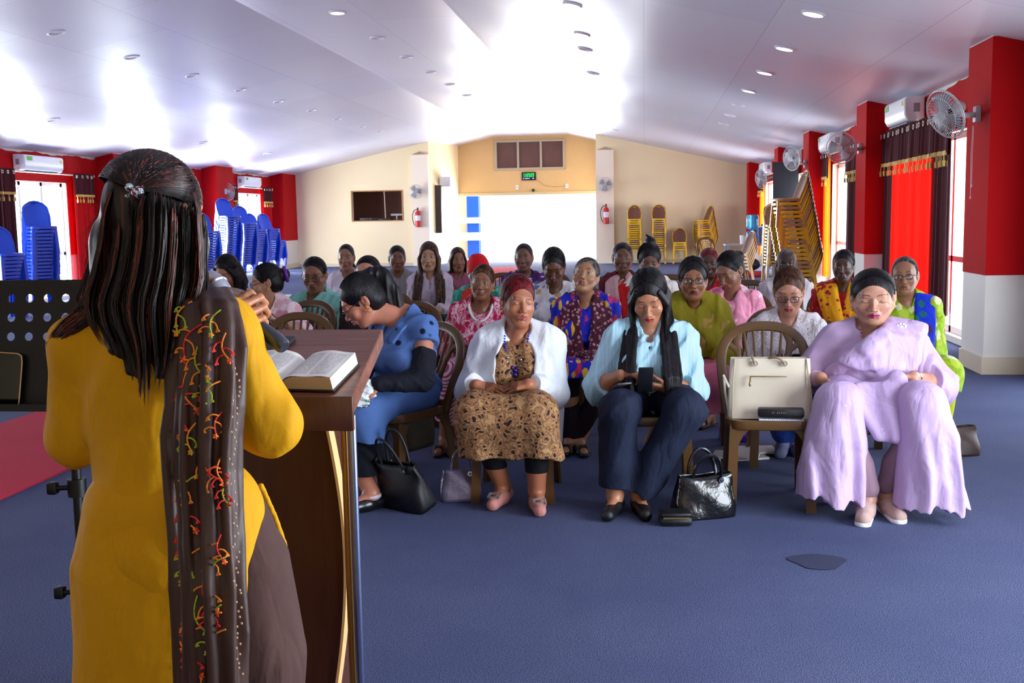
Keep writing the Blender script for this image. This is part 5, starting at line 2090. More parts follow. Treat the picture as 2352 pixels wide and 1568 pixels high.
    # ---------------------------------------------------- hair
    def hair(s, style='bun', mat=None, vol=.010, strands=True, part=0., back=(0, -.1, .0), length=.35, ears=True, fw=.066):
        H = s.H
        S = Solid()
        P, r, R, c = H.P, H.r, H.R, H.sc
        S.ell(P(0, -.023, .030), r(.0735 + vol, .092 + vol * .75, .083 + vol * 1.15), R, 0)
        S.ell(P(0, -.045, -.02), r(.066 + vol, .06 + vol, .07), R, .02)
        S.ell(P(0, .120, -.026), r(fw, .085, .100), R, .010, -1)
        S.ell(P(0, .07, -.12), r(.09, .10, .07), R, .01, -1)
        if ears:
            for q in (-1, 1):
                S.ell(P(q * .085, .002, -.018), r(.022, .03, .042), R, .006, -1)
        S.ell(P(0, -.03, -.13), r(.1, .12, .055), R, .008, -1)
        if abs(part) < .05:
            S.cap(P(part, .09, .09), P(part, -.02, .128), .004 * c, .002 * c, .006, -1)
        grooves = 95

        def disp(X):
            q = H.loc(X)
            a = np.arctan2(q[:, 0], q[:, 2] - .0)
            f = np.sin(a * grooves * .55 + 3 * np.sin(q[:, 1] * 18)) * .6 + np.sin(a * grooves * 1.2 + 2 * np.sin(q[:, 1] * 30 + 1)) * .4
            return .0005 * f
        extra = []
        sc_ = s.shc
        if style == 'bun':
            S.ell(P(*back), r(.045, .04, .042), R, .012)
        elif style == 'topbun':
            S.ell(P(*back), r(.04, .042, .036), R, .010)
            S.cap(P(back[0], back[1], back[2] + .02), P(back[0] + .03, back[1] - .02, back[2] + .045), .016 * c, .006, .01)
        elif style == 'short':
            S.ell(P(0, -.05, -.03), r(.072 + vol, .055 + vol, .065), R, .02)
        elif style in ('long', 'longfront', 'longleft'):
            for q in (-1, 1):
                fr = style == 'longfront' or (style == 'longleft' and q == -1)
                y0 = .05 if fr else -.02
                inner = [P(q * .052, .055, .055), P(q * .080, .038, -.01), P(q * .076, .03, -.09), sc_ + V3(q * .062, .10 if fr else -.05, -.0), sc_ + V3(q * .070, .218 * s.b if fr else -.10, -length * .5), sc_ + V3(q * .075, .222 * s.b if fr else -.12, -length)]
                outer = [P(q * .05, -.07, .06), P(q * .088, -.06, -.02), P(q * .085, -.06, -.1), sc_ + V3(q * .125, .06 if fr else -.09, .012), sc_ + V3(q * .145, .188 * s.b if fr else -.13, -length * .5), sc_ + V3(q * .135, .20 * s.b if fr else -.14, -length * .9)]
                extra.append((inner, outer, 15))
            extra.append(([P(-.07, -.07, .03), P(-.07, -.09, -.05), sc_ + V3(-.09, -.09, -.0), sc_ + V3(-.1, -.13, -.28)], [P(.07, -.07, .03), P(.07, -.09, -.05), sc_ + V3(.09, -.09, -.0), sc_ + V3(.1, -.13, -.28)], 15))
        elif style == 'pony':
            b0 = P(*back)
            S.ell(b0, r(.03, .03, .03), R, .01)
            tail = s.tail if hasattr(s, 'tail') else [b0, b0 + V3(0, -.06, -.05), s.shc + V3(-.06, -.07, -.02), s.shc + V3(-.09, .04, -length)]
            n0 = [V3(.02, .01, 0) * w_ for w_ in np.interp(np.linspace(0, 1, len(tail)), [0, .4, 1], [.8, 1.6, .9])]
            extra.append(([t_ - o_ for t_, o_ in zip(tail, n0)], [t_ + o_ for t_, o_ in zip(tail, n0)], 9))
        if extra:
            S3 = Solid()
            rnd = np.random.RandomState(int(abs(s.head_w[0]) * 100))
            for ga, gb, n_ in extra:
                if s.lod == 3:
                    n_ = n_ * 2 // 3
                for i in range(n_):
                    t_ = i / (n_ - 1)
                    j_ = rnd.normal(size=(len(ga), 3)) * .0045 * np.linspace(.4, 1.8, len(ga))[:, None]
                    pts = [a_ + (b_ - a_) * t_ + jj for a_, b_, jj in zip(ga, gb, j_)]
                    pts[-1] = pts[-2] + (pts[-1] - pts[-2]) * rnd.uniform(.55, 1.1)
                    w_ = .011 if n_ > 9 else .0125
                    S3.chain(pts, list(np.interp(np.linspace(0, 1, len(pts)), [0, .4, .8, 1], [w_, w_ * 1.2, w_ * .8, .002])), .009)
            s.extra_hair = S3
        VF = S.mesh(s.hv * 1.15 if s.lod < 3 else .006, disp, None, .003)
        if extra:
            VF = join_vf([VF, S3.mesh({1: .0035, 2: .0045, 3: .007}[s.lod], None, None, .002)])
        o = np_obj('hair', VF, mat or H_BLACK, s.root)
        if s.lod < 3:
            # strands drawn over the crown, back to the knot or down from the parting
            rnd = np.random.RandomState(8)
            c0 = V3(0, -.020, .030)
            ax = V3(.0735 + vol, .0925 + vol * .75, .083 + vol * 1.15)
            sur = []
            end0 = V3(*back) if style in ('bun', 'pony', 'topbun') else None
            for i in range(1100 if s.lod == 1 else 500):
                if end0 is not None:
                    a_ = rnd.uniform(-1.75, 1.75)
                    y_ = .072 - .018 * abs(a_) ** 1.5 + rnd.uniform(-.03, .004)
                    p0 = c0 + V3(math.sin(a_) * .08, y_, math.cos(a_) * .088)
                    p1 = end0 + rnd.normal(size=3) * .012
                else:
                    y_ = rnd.uniform(-.09, .062)
                    p0 = c0 + V3(part + rnd.normal() * .003, y_, .085)
                    q_ = 1 if rnd.rand() < .5 else -1
                    p1 = c0 + V3(q_ * .09, y_ * .6 - .03 + rnd.uniform(-.01, .01), -.075)
                pth = []
                for t_ in np.linspace(0, 1, 9):
                    v_ = p0 * (1 - t_) + p1 * t_
                    if end0 is None:
                        v_ = v_ + V3((p1[0]) * .5 * math.sin(PI * t_), .02 * math.sin(PI * t_) * (y_ > 0), .012 * math.sin(PI * t_))
                    d_ = (v_ - c0) / ax
                    d_ = d_ / np.linalg.norm(d_) * (1.004 + .012 * math.sin(PI * t_) * rnd.rand())
                    pth.append(H.P(*(c0 + d_ * ax)))
                sur.append(pth)
            hair_tubes(sur, .0011 if s.lod == 1 else .0016, mat or H_BLACK, 'crown_strands', o, rnd)
        if extra and s.lod < 3:
            rnd = np.random.RandomState(5)
            paths = []
            for ga, gb, n_ in extra:
                A_, B_ = resample(ga, 12), resample(gb, 12)
                ax_ = np.cross(B_[6] - A_[6], V3(0, 0, 1))
                ax_ = ax_ / (np.linalg.norm(ax_) + 1e-9)
                for i in range(320):
                    t_ = rnd.uniform(-.04, 1.04)
                    an_ = rnd.uniform(0, 6.28)
                    off = (ax_ * math.cos(an_) + V3(0, 0, .3) * math.sin(an_)) * .014 * np.sin(np.linspace(.5, 2.6, 12))[:, None]
                    w_ = .003 * np.sin(np.linspace(0, 6, 12) + rnd.rand() * 6)[:, None] * V3(1, .5, 0) * np.linspace(0, 1.5, 12)[:, None]
                    pth = A_ + (B_ - A_) * t_ + off + w_
                    e_ = rnd.uniform(.82, 1.0)
                    paths.append(resample(pth[:max(5, int(12 * e_) + 1)], 10))
            hair_tubes(paths, .0014 if s.lod == 1 else .002, mat or H_BLACK, 'hair_strands', o, rnd)
        return o

    def glasses(s, mat=None, w=.021, hgt=.0155, thick=.0016):
        H = s.H
        mb = MB()
        lens = MB()
        for q in (-1, 1):
            pts = []
            for a in np.linspace(0, 2 * PI, 25):
                c_, s_ = math.cos(a), math.sin(a)
                k_ = (abs(c_) ** 3.5 + abs(s_) ** 3.5) ** (-1 / 3.5)
                x = q * .0325 + w * c_ * k_
                pts.append(tuple(H.P(x, .1 - .18 * abs(x), -.001 + hgt * s_ * k_)))
            mb.tube(pts, thick * H.sc, 6, False)
            lens.add(pts[:-1], [tuple(range(24))])
            mb.tube([tuple(H.P(q * .053, .0905, .006)), tuple(H.P(q * .074, .07, .007)), tuple(H.P(q * .08, -.005, .012))], thick * H.sc, 6)
        mb.tube([tuple(H.P(-.011, .098, .002)), tuple(H.P(0, .1025, .004)), tuple(H.P(.011, .098, .002))], thick * H.sc, 6)
        o = mb.build('glasses', mat or plain('black spectacle frame', '14110f', .3), s.root)
        lens.build('lens', M_lens, o, True, .0008)
        return o

    def earrings(s, c='e8c040', which=(-1, 1), drop=0.):
        for q in which:
            mb = MB().ell(tuple(s.H.P(q * .079, .003, -.042 - drop)), (.006, .006, .006 + drop))
            mb.build('earring', plain('gold earring ' + c, c, .25, .9), s.root)

    def necklace(s, mat, r=.005, depth=.1, wd=.07, bead=.0, name='necklace', z0=.045, y0=.105):
        c = s.shc
        pts = []
        n = 40
        for i in range(n + 1):
            a = PI * i / n
            x = wd * math.cos(a)
            z = z0 - depth * math.sin(a) ** 1.1
            y = y0 * math.sin(a) ** .6 * s.b + .020
            pts.append(tuple(c + V3(x, y, z)))
        mb = MB()
        if bead:
            for i, p in enumerate(pts):
                mb.ell(p, (bead * (1.0 if i % 3 else 1.3),) * 3, 8, 6)
        else:
            mb.tube(pts, r, 8)
        return mb.build(name, mat, s.root)


k = NT('spectacle lens', .02)
_tr = k.n('ShaderNodeBsdfTransparent', {'Color': (.93, .93, .96, 1)})
_gl = k.n('ShaderNodeBsdfGlossy', {'Roughness': .03})
_mx = k.n('ShaderNodeMixShader', {0: .07, 1: _tr.outputs[0], 2: _gl.outputs[0]})
k.t.links.new(_mx.outputs[0], k.t.nodes['Material Output'].inputs[0])
M_lens = k.m
# ================================================================ cloth patterns


def cloth(name, c, rough=.8, c2=None, bump=.25, sheen=0.):
    if name in MATS:
        return MATS[name]
    k = NT(name, rough, spec=.25)
    k.color(k.mix(k.noise(9, None, 3), c, c2 or c))
    folds(k, bump)
    MATS[name] = k.m
    return k.m


def folds(k, fine=.2):
    """soft creases of worn cloth over a fine weave"""
    a = k.noise(9, k.co((1, 1, .5)), 2, .5, 1.2)
    b = k.noise(22, k.co((1, 1, .4)), 2, .5, .8)
    h = k.math('ADD', k.math('ADD', a, k.math('MULTIPLY', b, .35)), k.math('MULTIPLY', k.noise(420, None, 2), .04 * fine / .25))
    k.bump(h, .55, .022)


def striped(name, a, b, freq, direction='X', duty=.5, dist=.0, rot=(0, 0, 0), rough=.75):
    k = NT(name, rough, spec=.25)
    w = k.wave(freq, k.co((1, 1, 1), rot), dist, direction, 1, 1)
    k.color(k.mix(k.ramp(w, [(duty - .06, 0.), (duty + .06, 1.)]), a, b))
    folds(k)
    MATS[name] = k.m
    return k.m


def blots(name, ground, cols, scale, thr=.35, stretch=(1, 1, 1), rnd=1., rough=.75, fine=None):
    """scattered motifs in several colours on a ground"""
    k = NT(name, rough, spec=.25)
    v = k.co(stretch)
    d = k.vor(scale, v, rnd=rnd)
    c = k.vor(scale, v, out='Color', rnd=rnd)
    sp = k.n('ShaderNodeSeparateColor', {0: c}).outputs[0]
    st = [(i / len(cols), cc) for i, cc in enumerate(cols)]
    motif = k.ramp(sp, st, 'CONSTANT')
    wob = k.math('ADD', d, k.math('MULTIPLY', k.math('SUBTRACT', k.noise(scale * 3.2, v, 2), .5), .35))
    m = k.ramp(wob, [(thr - .04, 1.), (thr + .04, 0.)])
    g = ground
    if fine:
        g = k.mix(k.ramp(k.noise(scale * 2.5, v, 5, .7, 1.5), [(.45, 0.), (.55, 1.)]), ground, fine)
    k.color(k.mix(m, g, motif))
    folds(k)
    MATS[name] = k.m
    return k.m


def vfold(seed, amp, z1, f):
    """vertical folds that deepen from height z1 down to the hem"""
    r = np.random.RandomState(seed)
    ph = r.rand(6) * 6.28
    w2 = wrinkles(seed + 1, amp * .35, (16, 14, 9))

    def fn(P):
        u = P[:, 0] + .5 * P[:, 1]
        t = np.clip((z1 - P[:, 2]) / .35, 0, 1)
        a = np.sin(u * f + ph[0] + 1.2 * np.sin(P[:, 2] * 6 + ph[1]) + np.sin(u * 11 + ph[4]))
        b = np.sin(u * f * 2.1 + ph[2] + np.sin(P[:, 2] * 9 + ph[3]))
        return amp * t * (.7 * a + .3 * b) + w2(P)
    return fn


def setfeet(p, right, left):
    out = []
    for q, t in ((1, right), (-1, left)):
        w = p.L(at(t[0], t[1], Z=0))
        out.append((w[0] - .03 * q, w[1] - .10))
    p.foot = out


def skirt(p, S, g, hem, flare=.03, k=.09, lap=True, r1=.085, hem_y=.0, mid=True):
    for q in (1, -1):
        kn = V3(q * p.knee_x, p.knee_y + .01, p.knee_z + .0)
        if lap:
            S.cap(V3(q * .085, -.02, .505), kn, (.084 * (.6 + .4 * p.b)) + g, .062 + g, .05)
        fx, fy = p.foot[0 if q == 1 else 1]
        hp = V3((q * (p.knee_x + flare)) * .6 + fx * .4, p.knee_y * .6 + (fy + hem_y) * .4, hem - .03)
        S.cap(kn, hp, .066 + g, r1, k)
    if mid:
        S.cap(V3(0, .1, .50), V3(0, p.knee_y - .0, p.knee_z - .01), .07, .05 + g, k)
        S.cap(V3(0, p.knee_y + .01, p.knee_z - .02), V3(0, p.knee_y * .6 + p.foot[0][1] * .4, hem), .05 + g, .07, k)
    S.half((0, 0, hem), (0, .15, -1), .004)


# ---------------------------------------------------------------- woman in white cardigan
def woman_cardigan():
    p = Person('red haired woman in a white cardigan and brown patterned dress with blue beads', (1190, 692), 5.3, .0, (.38, .06, -.02), -.03, .14, 1.24, 1.06, .93, 1, 'ae6f50', '7a3c28', 'front row of seated women')
    p.knee_x = .145
    p.knee_y = .44
    p.knee_z = .485
    setfeet(p, (1132, 1172), (1240, 1186))
    S = p.S
    p.face(eyes='down', mouth=.5)
    p.neck(S, .05)
    p.torso(S, -.004)
    wr, wl = p.at(1094, 884, .37), p.at(1214, 882, .36)
    p.set_arms(wr, wl, (.5, -.5, -.7), (-.5, -.5, -.7))
    p.arms_skin(S, {1: ((-.9, .25, -.12), (-.1, -.45, -.9), {'curl': .22}), -1: ((.9, .22, -.1), (.1, -.4, -.9), {'curl': .25})})
    p.legs(S)
    p.feet(S)
    p.finish_body(None, dict(lips='b05a50', brow='5a3a30', blush='c47a5a'))
    # hair
    p.hair('bun', H_RED, .009, back=(0, -.105, -.03), fw=.067)
    # dress
    k = NT('brown leopard flower print', .75, spec=.25)
    v = k.co((1, 1, 1))
    wv = k.n('ShaderNodeMapping', {'Vector': k.n('ShaderNodeVectorMath', {0: v, 1: k.n('ShaderNodeVectorMath', {0: k.n('ShaderNodeTexNoise', {'Vector': v, 'Scale': 14., 'Detail': 2}).outputs['Color'], 1: (.09, .09, .09)}, operation='MULTIPLY').outputs[0]}, operation='ADD').outputs[0]}).outputs[0]
    d1 = k.vor(30, wv)
    d2 = k.vor(95, wv)
    base = k.ramp(d1, [(.0, '1e1412'), (.26, '2a1a16'), (.33, '7e5236'), (.45, 'a87e52'), (.6, '6e4430'), (.78, 'b08a5c')])
    spots = k.ramp(d2, [(.16, 1.), (.24, 0.)])
    k.color(k.mix(k.math('MULTIPLY', spots, .75), base, 'cdb48c'))
    folds(k)
    M_leo = k.m
    D = Solid()
    p.torso(D, .014)
    p.neckline(D, .055, .07, .05)
    p.cloth('dress_bodice', D, M_leo, .008, 3, (32, 32, 16))
    D = Solid()
    skirt(p, D, .022, .205, .075, .10, r1=.108)
    D.ell((0, .0, .56), (.19, .15, .10), None, .06)
    np_obj('dress_skirt', D.mesh(.005, vfold(5, .013, .5, 30), None, .02), M_leo, p.root)
    # cardigan, open in front
    C = Solid()
    p.torso(C, .026, False)
    p.sleeves(C, .016, 1.86)
    c = p.shc
    mid = c + V3(0, .16, -.14)
    C.ell(c + V3(0, .16, -.13), (.105, .15, .17), None, .012, -1)
    C.ell(c + V3(0, .05, .06), (.072, .1, .075), None, .012, -1)
    C.ell(c + V3(0, .16, -.34), (.16, .13, .15), None, .012, -1)
    p.cloth('cardigan', C, cloth('white cotton knit', 'e4e8ee', .8, 'd4dae4'), .009, 9, (34, 34, 18))
    for q in (1, -1):
        C = Solid()
        C.chain([c + V3(q * .17, .02, -.22), V3(q * .20, .05, .56), V3(q * .22, .12, .45), V3(q * .23, .16, .30 if q < 0 else .42)], [.04, .04, .035, .012], .03)
        p.cloth('cardigan_tail', C, cloth('white cotton knit', 'e4e8ee'), .006, 4, (20, 20, 5))
    L = Solid()
    for q in (1, -1):
        kn, an = p.kn[q], p.an[q]
        L.cap(kn, kn + (an - kn) * .75, .07, .056, .02)
    L.half((0, 0, .19), (0, 0, -1))
    p.cloth('leggings', L, cloth('black leggings', '0e0f14', .8), .002, 2)
    M_pink = cloth('dusty pink suede', 'c08078', .6, 'b87870')
    for q in (1, -1):
        sh = p.shoe(q, M_pink, 'flat')
        toe, an = p.toe(q), p.an[q]
        d = unit(V3(toe[0] - an[0], toe[1] - an[1], 0))
        R = Matrix.Translation(tuple(V3(toe[0], toe[1], .066) - d * .022)) @ Matrix.Rotation(math.atan2(d[1], d[0]) - PI / 2, 4, 'Z') @ Matrix.Rotation(-.35, 4, 'X')
        b = MB()
        b.box((-.030, -.023, 0), (.030, -.013, .007), R).box((-.030, .013, 0), (.030, .023, .007), R).box((-.030, -.023, 0), (-.019, .023, .007), R).box((.019, -.023, 0), (.030, .023, .007), R)
        b.build('buckle', plain('silver buckle', 'd8d8dc', .25, .8), sh, False)
    # beads
    M_bb = plain('blue glass bead', '1a2cc0', .15)
    nk = p.necklace(M_bb, bead=.0052, depth=.16, wd=.062)
    b = MB()
    base_ = p.shc + V3(0, .105 * p.b + .02, -.125)
    for i, (dx, dz, r_) in enumerate(((-.012, -.012, .012), (.014, -.01, .012), (0, -.022, .014), (-.02, -.035, .012), (.02, -.033, .013), (0, -.045, .016))):
        b.ell(tuple(base_ + V3(dx, .01, dz)), (r_,) * 3, 10, 8)
    b.build('pendant', plain('dark violet glass', '28185c', .12), p.root)
    b = MB()
    for i, (dx, dz) in enumerate(((-.03, .02), (.034, .03), (-.035, .0), (.04, .01))):
        b.ell(tuple(base_ + V3(dx, .008, dz + .01)), (.008,) * 3, 10, 8)
    b.build('silver_bead', M_chrome, p.root)
    p.earrings(which=(1,))
    return p


def phone(loc, R, label, w=.072, h=.148, t=.009, mat=None):
    o = thing('phone', label, 'phone')
    o.matrix_world = Matrix.Translation(loc) @ R.to_4x4()
    MB().box((-w / 2, -h / 2, -t / 2), (w / 2, h / 2, t / 2), None, .004).build('phone_case', mat or plain('black phone case', '14151a', .35), o)
    MB().box((-w / 2 + .003, -h / 2 + .003, t / 2), (w / 2 - .003, h / 2 - .003, t / 2 + .0008)).build('screen', plain('black glass', '08090c', .12), o, False)
    return o


def woman_striped():
    p = Person('woman with long black hair in a blue striped shirt looking at her phone', (1490, 682), 5.3, .0, (-.05, .50, .04), .01, .14, 1.25, 1.06, .96, 1, 'b47a5a', '7a4630', 'front row of seated women')
    p.knee_x = .15
    p.knee_z = .51
    setfeet(p, (1396, 1197), (1483, 1196))
    S = p.S
    p.face(eyes='down', mouth=.15)
    p.neck(S, .047)
    p.torso(S, -.004)
    wr, wl = p.at(1425, 862, .33), p.at(1532, 890, .33)
    p.set_arms(wr, wl, (.55, -.4, -.7), (-.6, -.4, -.7))
    p.arms_skin(S, {1: ((-.95, .25, .1), (0, .0, -1), {'curl': .5, 'curls': [.25, .8, .9, .9]}), -1: ((.92, .30, .12), (.1, -.5, .85), {'curl': .42, 'spread': .6})})
    p.legs(S)
    p.feet(S)
    p.finish_body(None, dict(lips='b0182c', brow='1a1210'))
    p.hair('longfront', H_BLACK, .012, length=.37, fw=.063, part=.01)
    M_st = striped('blue and white striped shirt', 'dff2fa', '4aa6c8', 46, 'X', .5)
    D = Solid()
    p.torso(D, .022)
    p.sleeves(D, .022, 1.42, .006)
    p.neckline(D, .03, .055, .13)
    p.cloth('shirt', D, M_st, .010, 12, (32, 32, 18))
    # collar band and buttons
    c = p.shc
    mb = MB()
    for q in (-1, 1):
        mb.tube([tuple(c + V3(q * .058, -.03, .05)), tuple(c + V3(q * .062, .03, .04)), tuple(c + V3(q * .05, .085, .0)), tuple(c + V3(q * .012, .125, -.09))], [.011, .012, .012, .006], 8, True, (1, .5))
    mb.build('collar', M_st, p.root)
    mb = MB()
    for i in range(3):
        mb.ell(tuple(c + V3(0, .155 - .01 * i, -.15 - .07 * i)), (.006, .004, .006), 10, 6)
    mb.build('button', plain('brass button', 'b89858', .3, .8), p.root)
    M_navy = cloth('dark navy trousers', '151c30', .8, '1b243c')
    T = Solid()
    for q in (1, -1):
        kn, an = p.kn[q], p.an[q]
        T.cap(V3(q * .085, 0, .505), kn + V3(0, 0, .0), .105, .088, .05)
        n_ = unit(an - kn)
        pe = an - n_ * (.05 if q == 1 else .03)
        T.cap(kn, pe + n_ * .03, .088, .076, .04, 1, (pe, n_))
    T.ell((0, .02, .545), (.20, .17, .115), None, .05)
    p.cloth('trousers', T, M_navy, .010, 15, (30, 30, 14))
    for q in (1, -1):
        p.shoe(q, M_blackl, 'flat')
    # wristwatch
    a, e, w = p.arm[-1]
    d = unit(w - e)
    R = rot_to(tuple(d)).to_4x4()
    R.translation = Vector(tuple(w - d * .012))
    o = MB().lathe([(.0275, -.009), (.030, -.009), (.030, .009), (.0275, .009), (.0275, -.009)], 20, R).build('wristwatch', M_chrome, p.root)
    MB().ell(tuple(w - d * .012 + V3(0, .022, .02)), (.014, .008, .014)).build('watch_face', plain('pale dial', 'd8dce4', .2), o)
    mb = MB().ell(tuple(p.H.P(-.081, .0, -.03)), (.006,) * 3).build('earring', M_chrome, p.root)
    nk = p.necklace(plain('fine gold chain', 'd8b060', .3, .9), .0012, .13, .045)
    # phones
    pw = at(1482, 872, Y=p.root_xy[1] - .40)
    phone(pw, Euler((1.05, 0, PI + .12)).to_matrix(), 'black folding phone case held in both hands of the woman in the striped shirt')
    pw = at(1425, 893, Y=p.root_xy[1] - .33)
    pw.z += .012
    phone(pw, Euler((.35, .05, PI + .35)).to_matrix(), 'dark phone resting on the right thigh of the woman in the striped shirt', mat=plain('dull violet phone back', '4c4250', .3))
    return p


def woman_lilac():
    p = Person('woman in a pale lilac saree with beads, at the right end of the front row', (2005, 682), 5.4, -.10, (-.16, .18, .02), .02, .12, 1.42, 1.06, 1.15, 1, 'bd8a72', '8a5644', 'front row of seated women', sh_w=1.05)
    p.knee_x = .20
    p.knee_y = .44
    p.knee_z = .53
    setfeet(p, (1982, 1207), (2064, 1200))
    S = p.S
    p.face(eyes='down', mouth=.0, jaw=1.15)
    p.neck(S, .056)
    p.torso(S, -.004)
    wr, wl = p.at(1885, 868, .30), p.at(2098, 866, .33)
    p.set_arms(wr, wl, (.6, -.35, -.6), (-.65, -.25, -.7))
    p.arms_skin(S, {1: ((-.45, .45, -.75), (-.6, .3, -.5), {'curl': .4}), -1: ((.98, .1, -.0), (.1, .3, -.95), {'curl': .65})})
    p.legs(S)
    p.feet(S)
    p.finish_body(None, dict(lips='a0185c', brow='33201c', blush='cc9078'))
    p.hair('bun', H_BLACK, .008, back=(0, -.11, .0), fw=.068)
    k = NT('pale lilac saree cotton', .62, spec=.35)
    d = k.vor(9, k.co((1, 1, 1)))
    fl = k.vor(60, k.co())
    em = k.math('MULTIPLY', k.ramp(d, [(.10, 1.), (.2, 0.)]), k.ramp(fl, [(.2, 1.), (.32, 0.)]))
    k.color(k.mix(em, k.mix(k.noise(5), 'b89cc8', 'c6aed4'), 'f0e6f4'))
    folds(k)
    M_lil = k.m
    k = NT('lilac satin blouse', .42, spec=.5)
    k.color(k.mix(k.noise(5), 'ae92b8', 'bea4c6')).bump(k.noise(350), .1, .002)
    M_lil2 = k.m
    c = p.shc
    D = Solid()
    p.torso(D, .018)
    p.sleeves(D, .024, 1.12, .006)
    p.neckline(D, .06, .088, .02)
    p.cloth('blouse', D, M_lil2, .009, 22, (34, 34, 20))
    # lower drape over lap and both legs, scalloped along the hem
    D = Solid()
    D.ell((0, .0, .57), (.23, .17, .12), None, .0)
    D.cap((-.06, .2, .57), (.06, .2, .57), .08, None, .08)
    for q in (1, -1):
        kn, an = V3(q * .19, .44, .53), p.an[q]
        D.cap(V3(q * .09, 0, .54), kn, .125, .092, .06)
        x1 = q * (.235 if q > 0 else .25)
        D.chain([kn, V3(x1 * .95, .47, .36), V3(x1, .49, .02)], [.095, .115, .145], .05)
        D.chain([kn + V3(-q * .03, .01, 0), V3(x1 * .95 - q * .08, .48, .36), V3(x1 - q * .10, .50, .02)], [.08, .08, .08], .05)
    D.fn(lambda P: P[:, 2] - (.085 + .010 * np.abs(np.sin(P[:, 0] * 75)) + .10 * np.clip(P[:, 0] - .22, -.05, .1) * 2 - .07 * (P[:, 0] < 0) * np.clip(-P[:, 0] - .1, 0, .3)), (0, 0, 0), 1e3, .003, -1)
    p.cloth('saree_skirt', D, M_lil, .0, 31, v=.005) if False else np_obj('saree_skirt', D.mesh(.0048, vfold(31, .020, .55, 36), None, .02), M_lil, p.root)
    # pallu: from the waist on her right up across the chest to her left shoulder, then over the left arm
    D = Solid()
    ribbon(D, [c + V3(.19, .10, -.30), c + V3(.12, .175, -.24), c + V3(.0, .205, -.16), c + V3(-.10, .16, -.05), c + V3(-.145, .07, .035), c + V3(-.16, -.05, .03), c + V3(-.14, -.14, -.1), V3(-.1, -.17, .55)],
           [V3(-.2, .1, -.6), V3(-.25, .1, -.7), V3(-.35, .0, -.75), V3(-.6, -.05, -.5), V3(-.9, .0, -.15), V3(-.9, 0, -.2), V3(-.9, 0, 0), V3(-.9, 0, 0)],
           [.30, .30, .30, .26, .18, .18, .22, .26], .019, 10, .022, .006, 5)
    p.cloth('saree_pallu', D, M_lil, .010, 33, (30, 30, 16), v=.0045)
    D = Solid()
    a, e, w = p.arm[-1]
    # cape like fall over the left upper arm
    D.cap(a + V3(0, 0, .012), e, .072, .078, .0)
    n = unit(w - e)
    pe = e + (w - e) * .38
    D.cap(e, pe + n * .06, .078, .078, .03, 1, (pe, n))
    D.chain([a + V3(.03, -.02, .0), e + V3(-.02, -.06, -.02), e + V3(-.0, .0, -.12)], [.06, .06, .012], .05)
    p.cloth('saree_sleeve_fall', D, M_lil, .014, 35, (18, 18, 8))
    D = Solid()
    hw = p.L(at(2050, 885, Y=p.root_xy[1] - .40))
    ribbon(D, [hw + V3(-.02, -.02, .02), hw + V3(.02, .0, -.05), V3(.0, .40, .60), V3(-.02, .46, .50), V3(-.05, .48, .38)], V3(1, .1, 0), [.03, .12, .2, .2, .12], .018, 7, .022, .012, 8)
    ribbon(D, [c + V3(.18, .10, -.31), c + V3(.06, .2, -.30), hw + V3(-.02, -.02, .0)], V3(0, .05, -1), [.1, .14, .05], .02, 5, .025, .01, 9)
    p.cloth('saree_gather', D, M_lil, .008, 37, (22, 10, 8), v=.0045)
    T = Solid()
    for q in (1, -1):
        an, kn = p.an[q], p.kn[q]
        T.cap(kn, an + V3(0, 0, .05), .08, .055, .03)
    T.half((0, 0, .10), (0, 0, -1))
    p.cloth('trousers', T, cloth('mauve trousers', '8c7080', .7), .006, 2, (14, 14, 10))
    M_sn = cloth('pinkish beige knit', 'b4948c', .7, 'c0a29a')
    for q in (1, -1):
        s_ = p.shoe(q, M_sn, 'sneaker', 'sneaker')
        S2 = Solid()
        an, toe = p.an[q], p.toe(q)
        d_ = unit(V3(toe[0] - an[0], toe[1] - an[1], 0))
        S2.cap(V3(*(V3(an[0], an[1], 0) - d_ * .05)[:2], .012), V3(toe[0], toe[1], .012), .038, .037, 0)
        S2.half((0, 0, .022), (0, 0, 1), .003).half((0, 0, .0), (0, 0, -1), .003)
        np_obj('sole', S2.mesh(.003), plain('white rubber', 'e8e8ec', .5), s_)
    a, e, w = p.arm[-1]
    d = unit(w - e)
    R = rot_to(tuple(d)).to_4x4()
    R.translation = Vector(tuple(w - d * .02))
    o = MB().lathe([(.030, -.010), (.034, -.010), (.034, .010), (.030, .010), (.030, -.010)], 20, R).build('wristwatch', M_chrome, p.root)
    MB().ell(tuple(w - d * .02 + V3(0, .03, .014)), (.016, .009, .016)).build('watch_face', plain('pale dial', 'd8dce4', .2), o)
    a, e, w = p.arm[1]
    d = unit(w - e)
    mb = MB()
    for i in range(7):
        R = rot_to(tuple(d + V3(.05 * math.sin(i * 2), .05 * math.cos(i * 3), 0))).to_4x4()
        R.translation = Vector(tuple(w - d * (.012 + .009 * i)))
        mb.tube([R @ Vector(((.031 + .001 * i) * math.cos(t_), (.031 + .001 * i) * math.sin(t_), 0)) for t_ in np.linspace(0, 2 * PI, 25)], .003, 6, False)
    mb.build('bangles', plain('lilac bangle', 'd4b0e8', .3), p.root)
    mb = MB()
    pts = []
    for i in range(30):
        a_ = PI * i / 29
        pts.append(c + V3(.062 * math.cos(a_), .13 * math.sin(a_) ** .6 + .02, .05 - .15 * math.sin(a_)))
    for i, q_ in enumerate(pts):
        mb.ell(tuple(q_), (.0048,) * 3, 8, 6)
    for i in range(6):
        mb.ell(tuple(c + V3(.0, .165, -.12 - .013 * i)), (.005,) * 3, 8, 6)
    k = NT('pink and blue bead', .3)
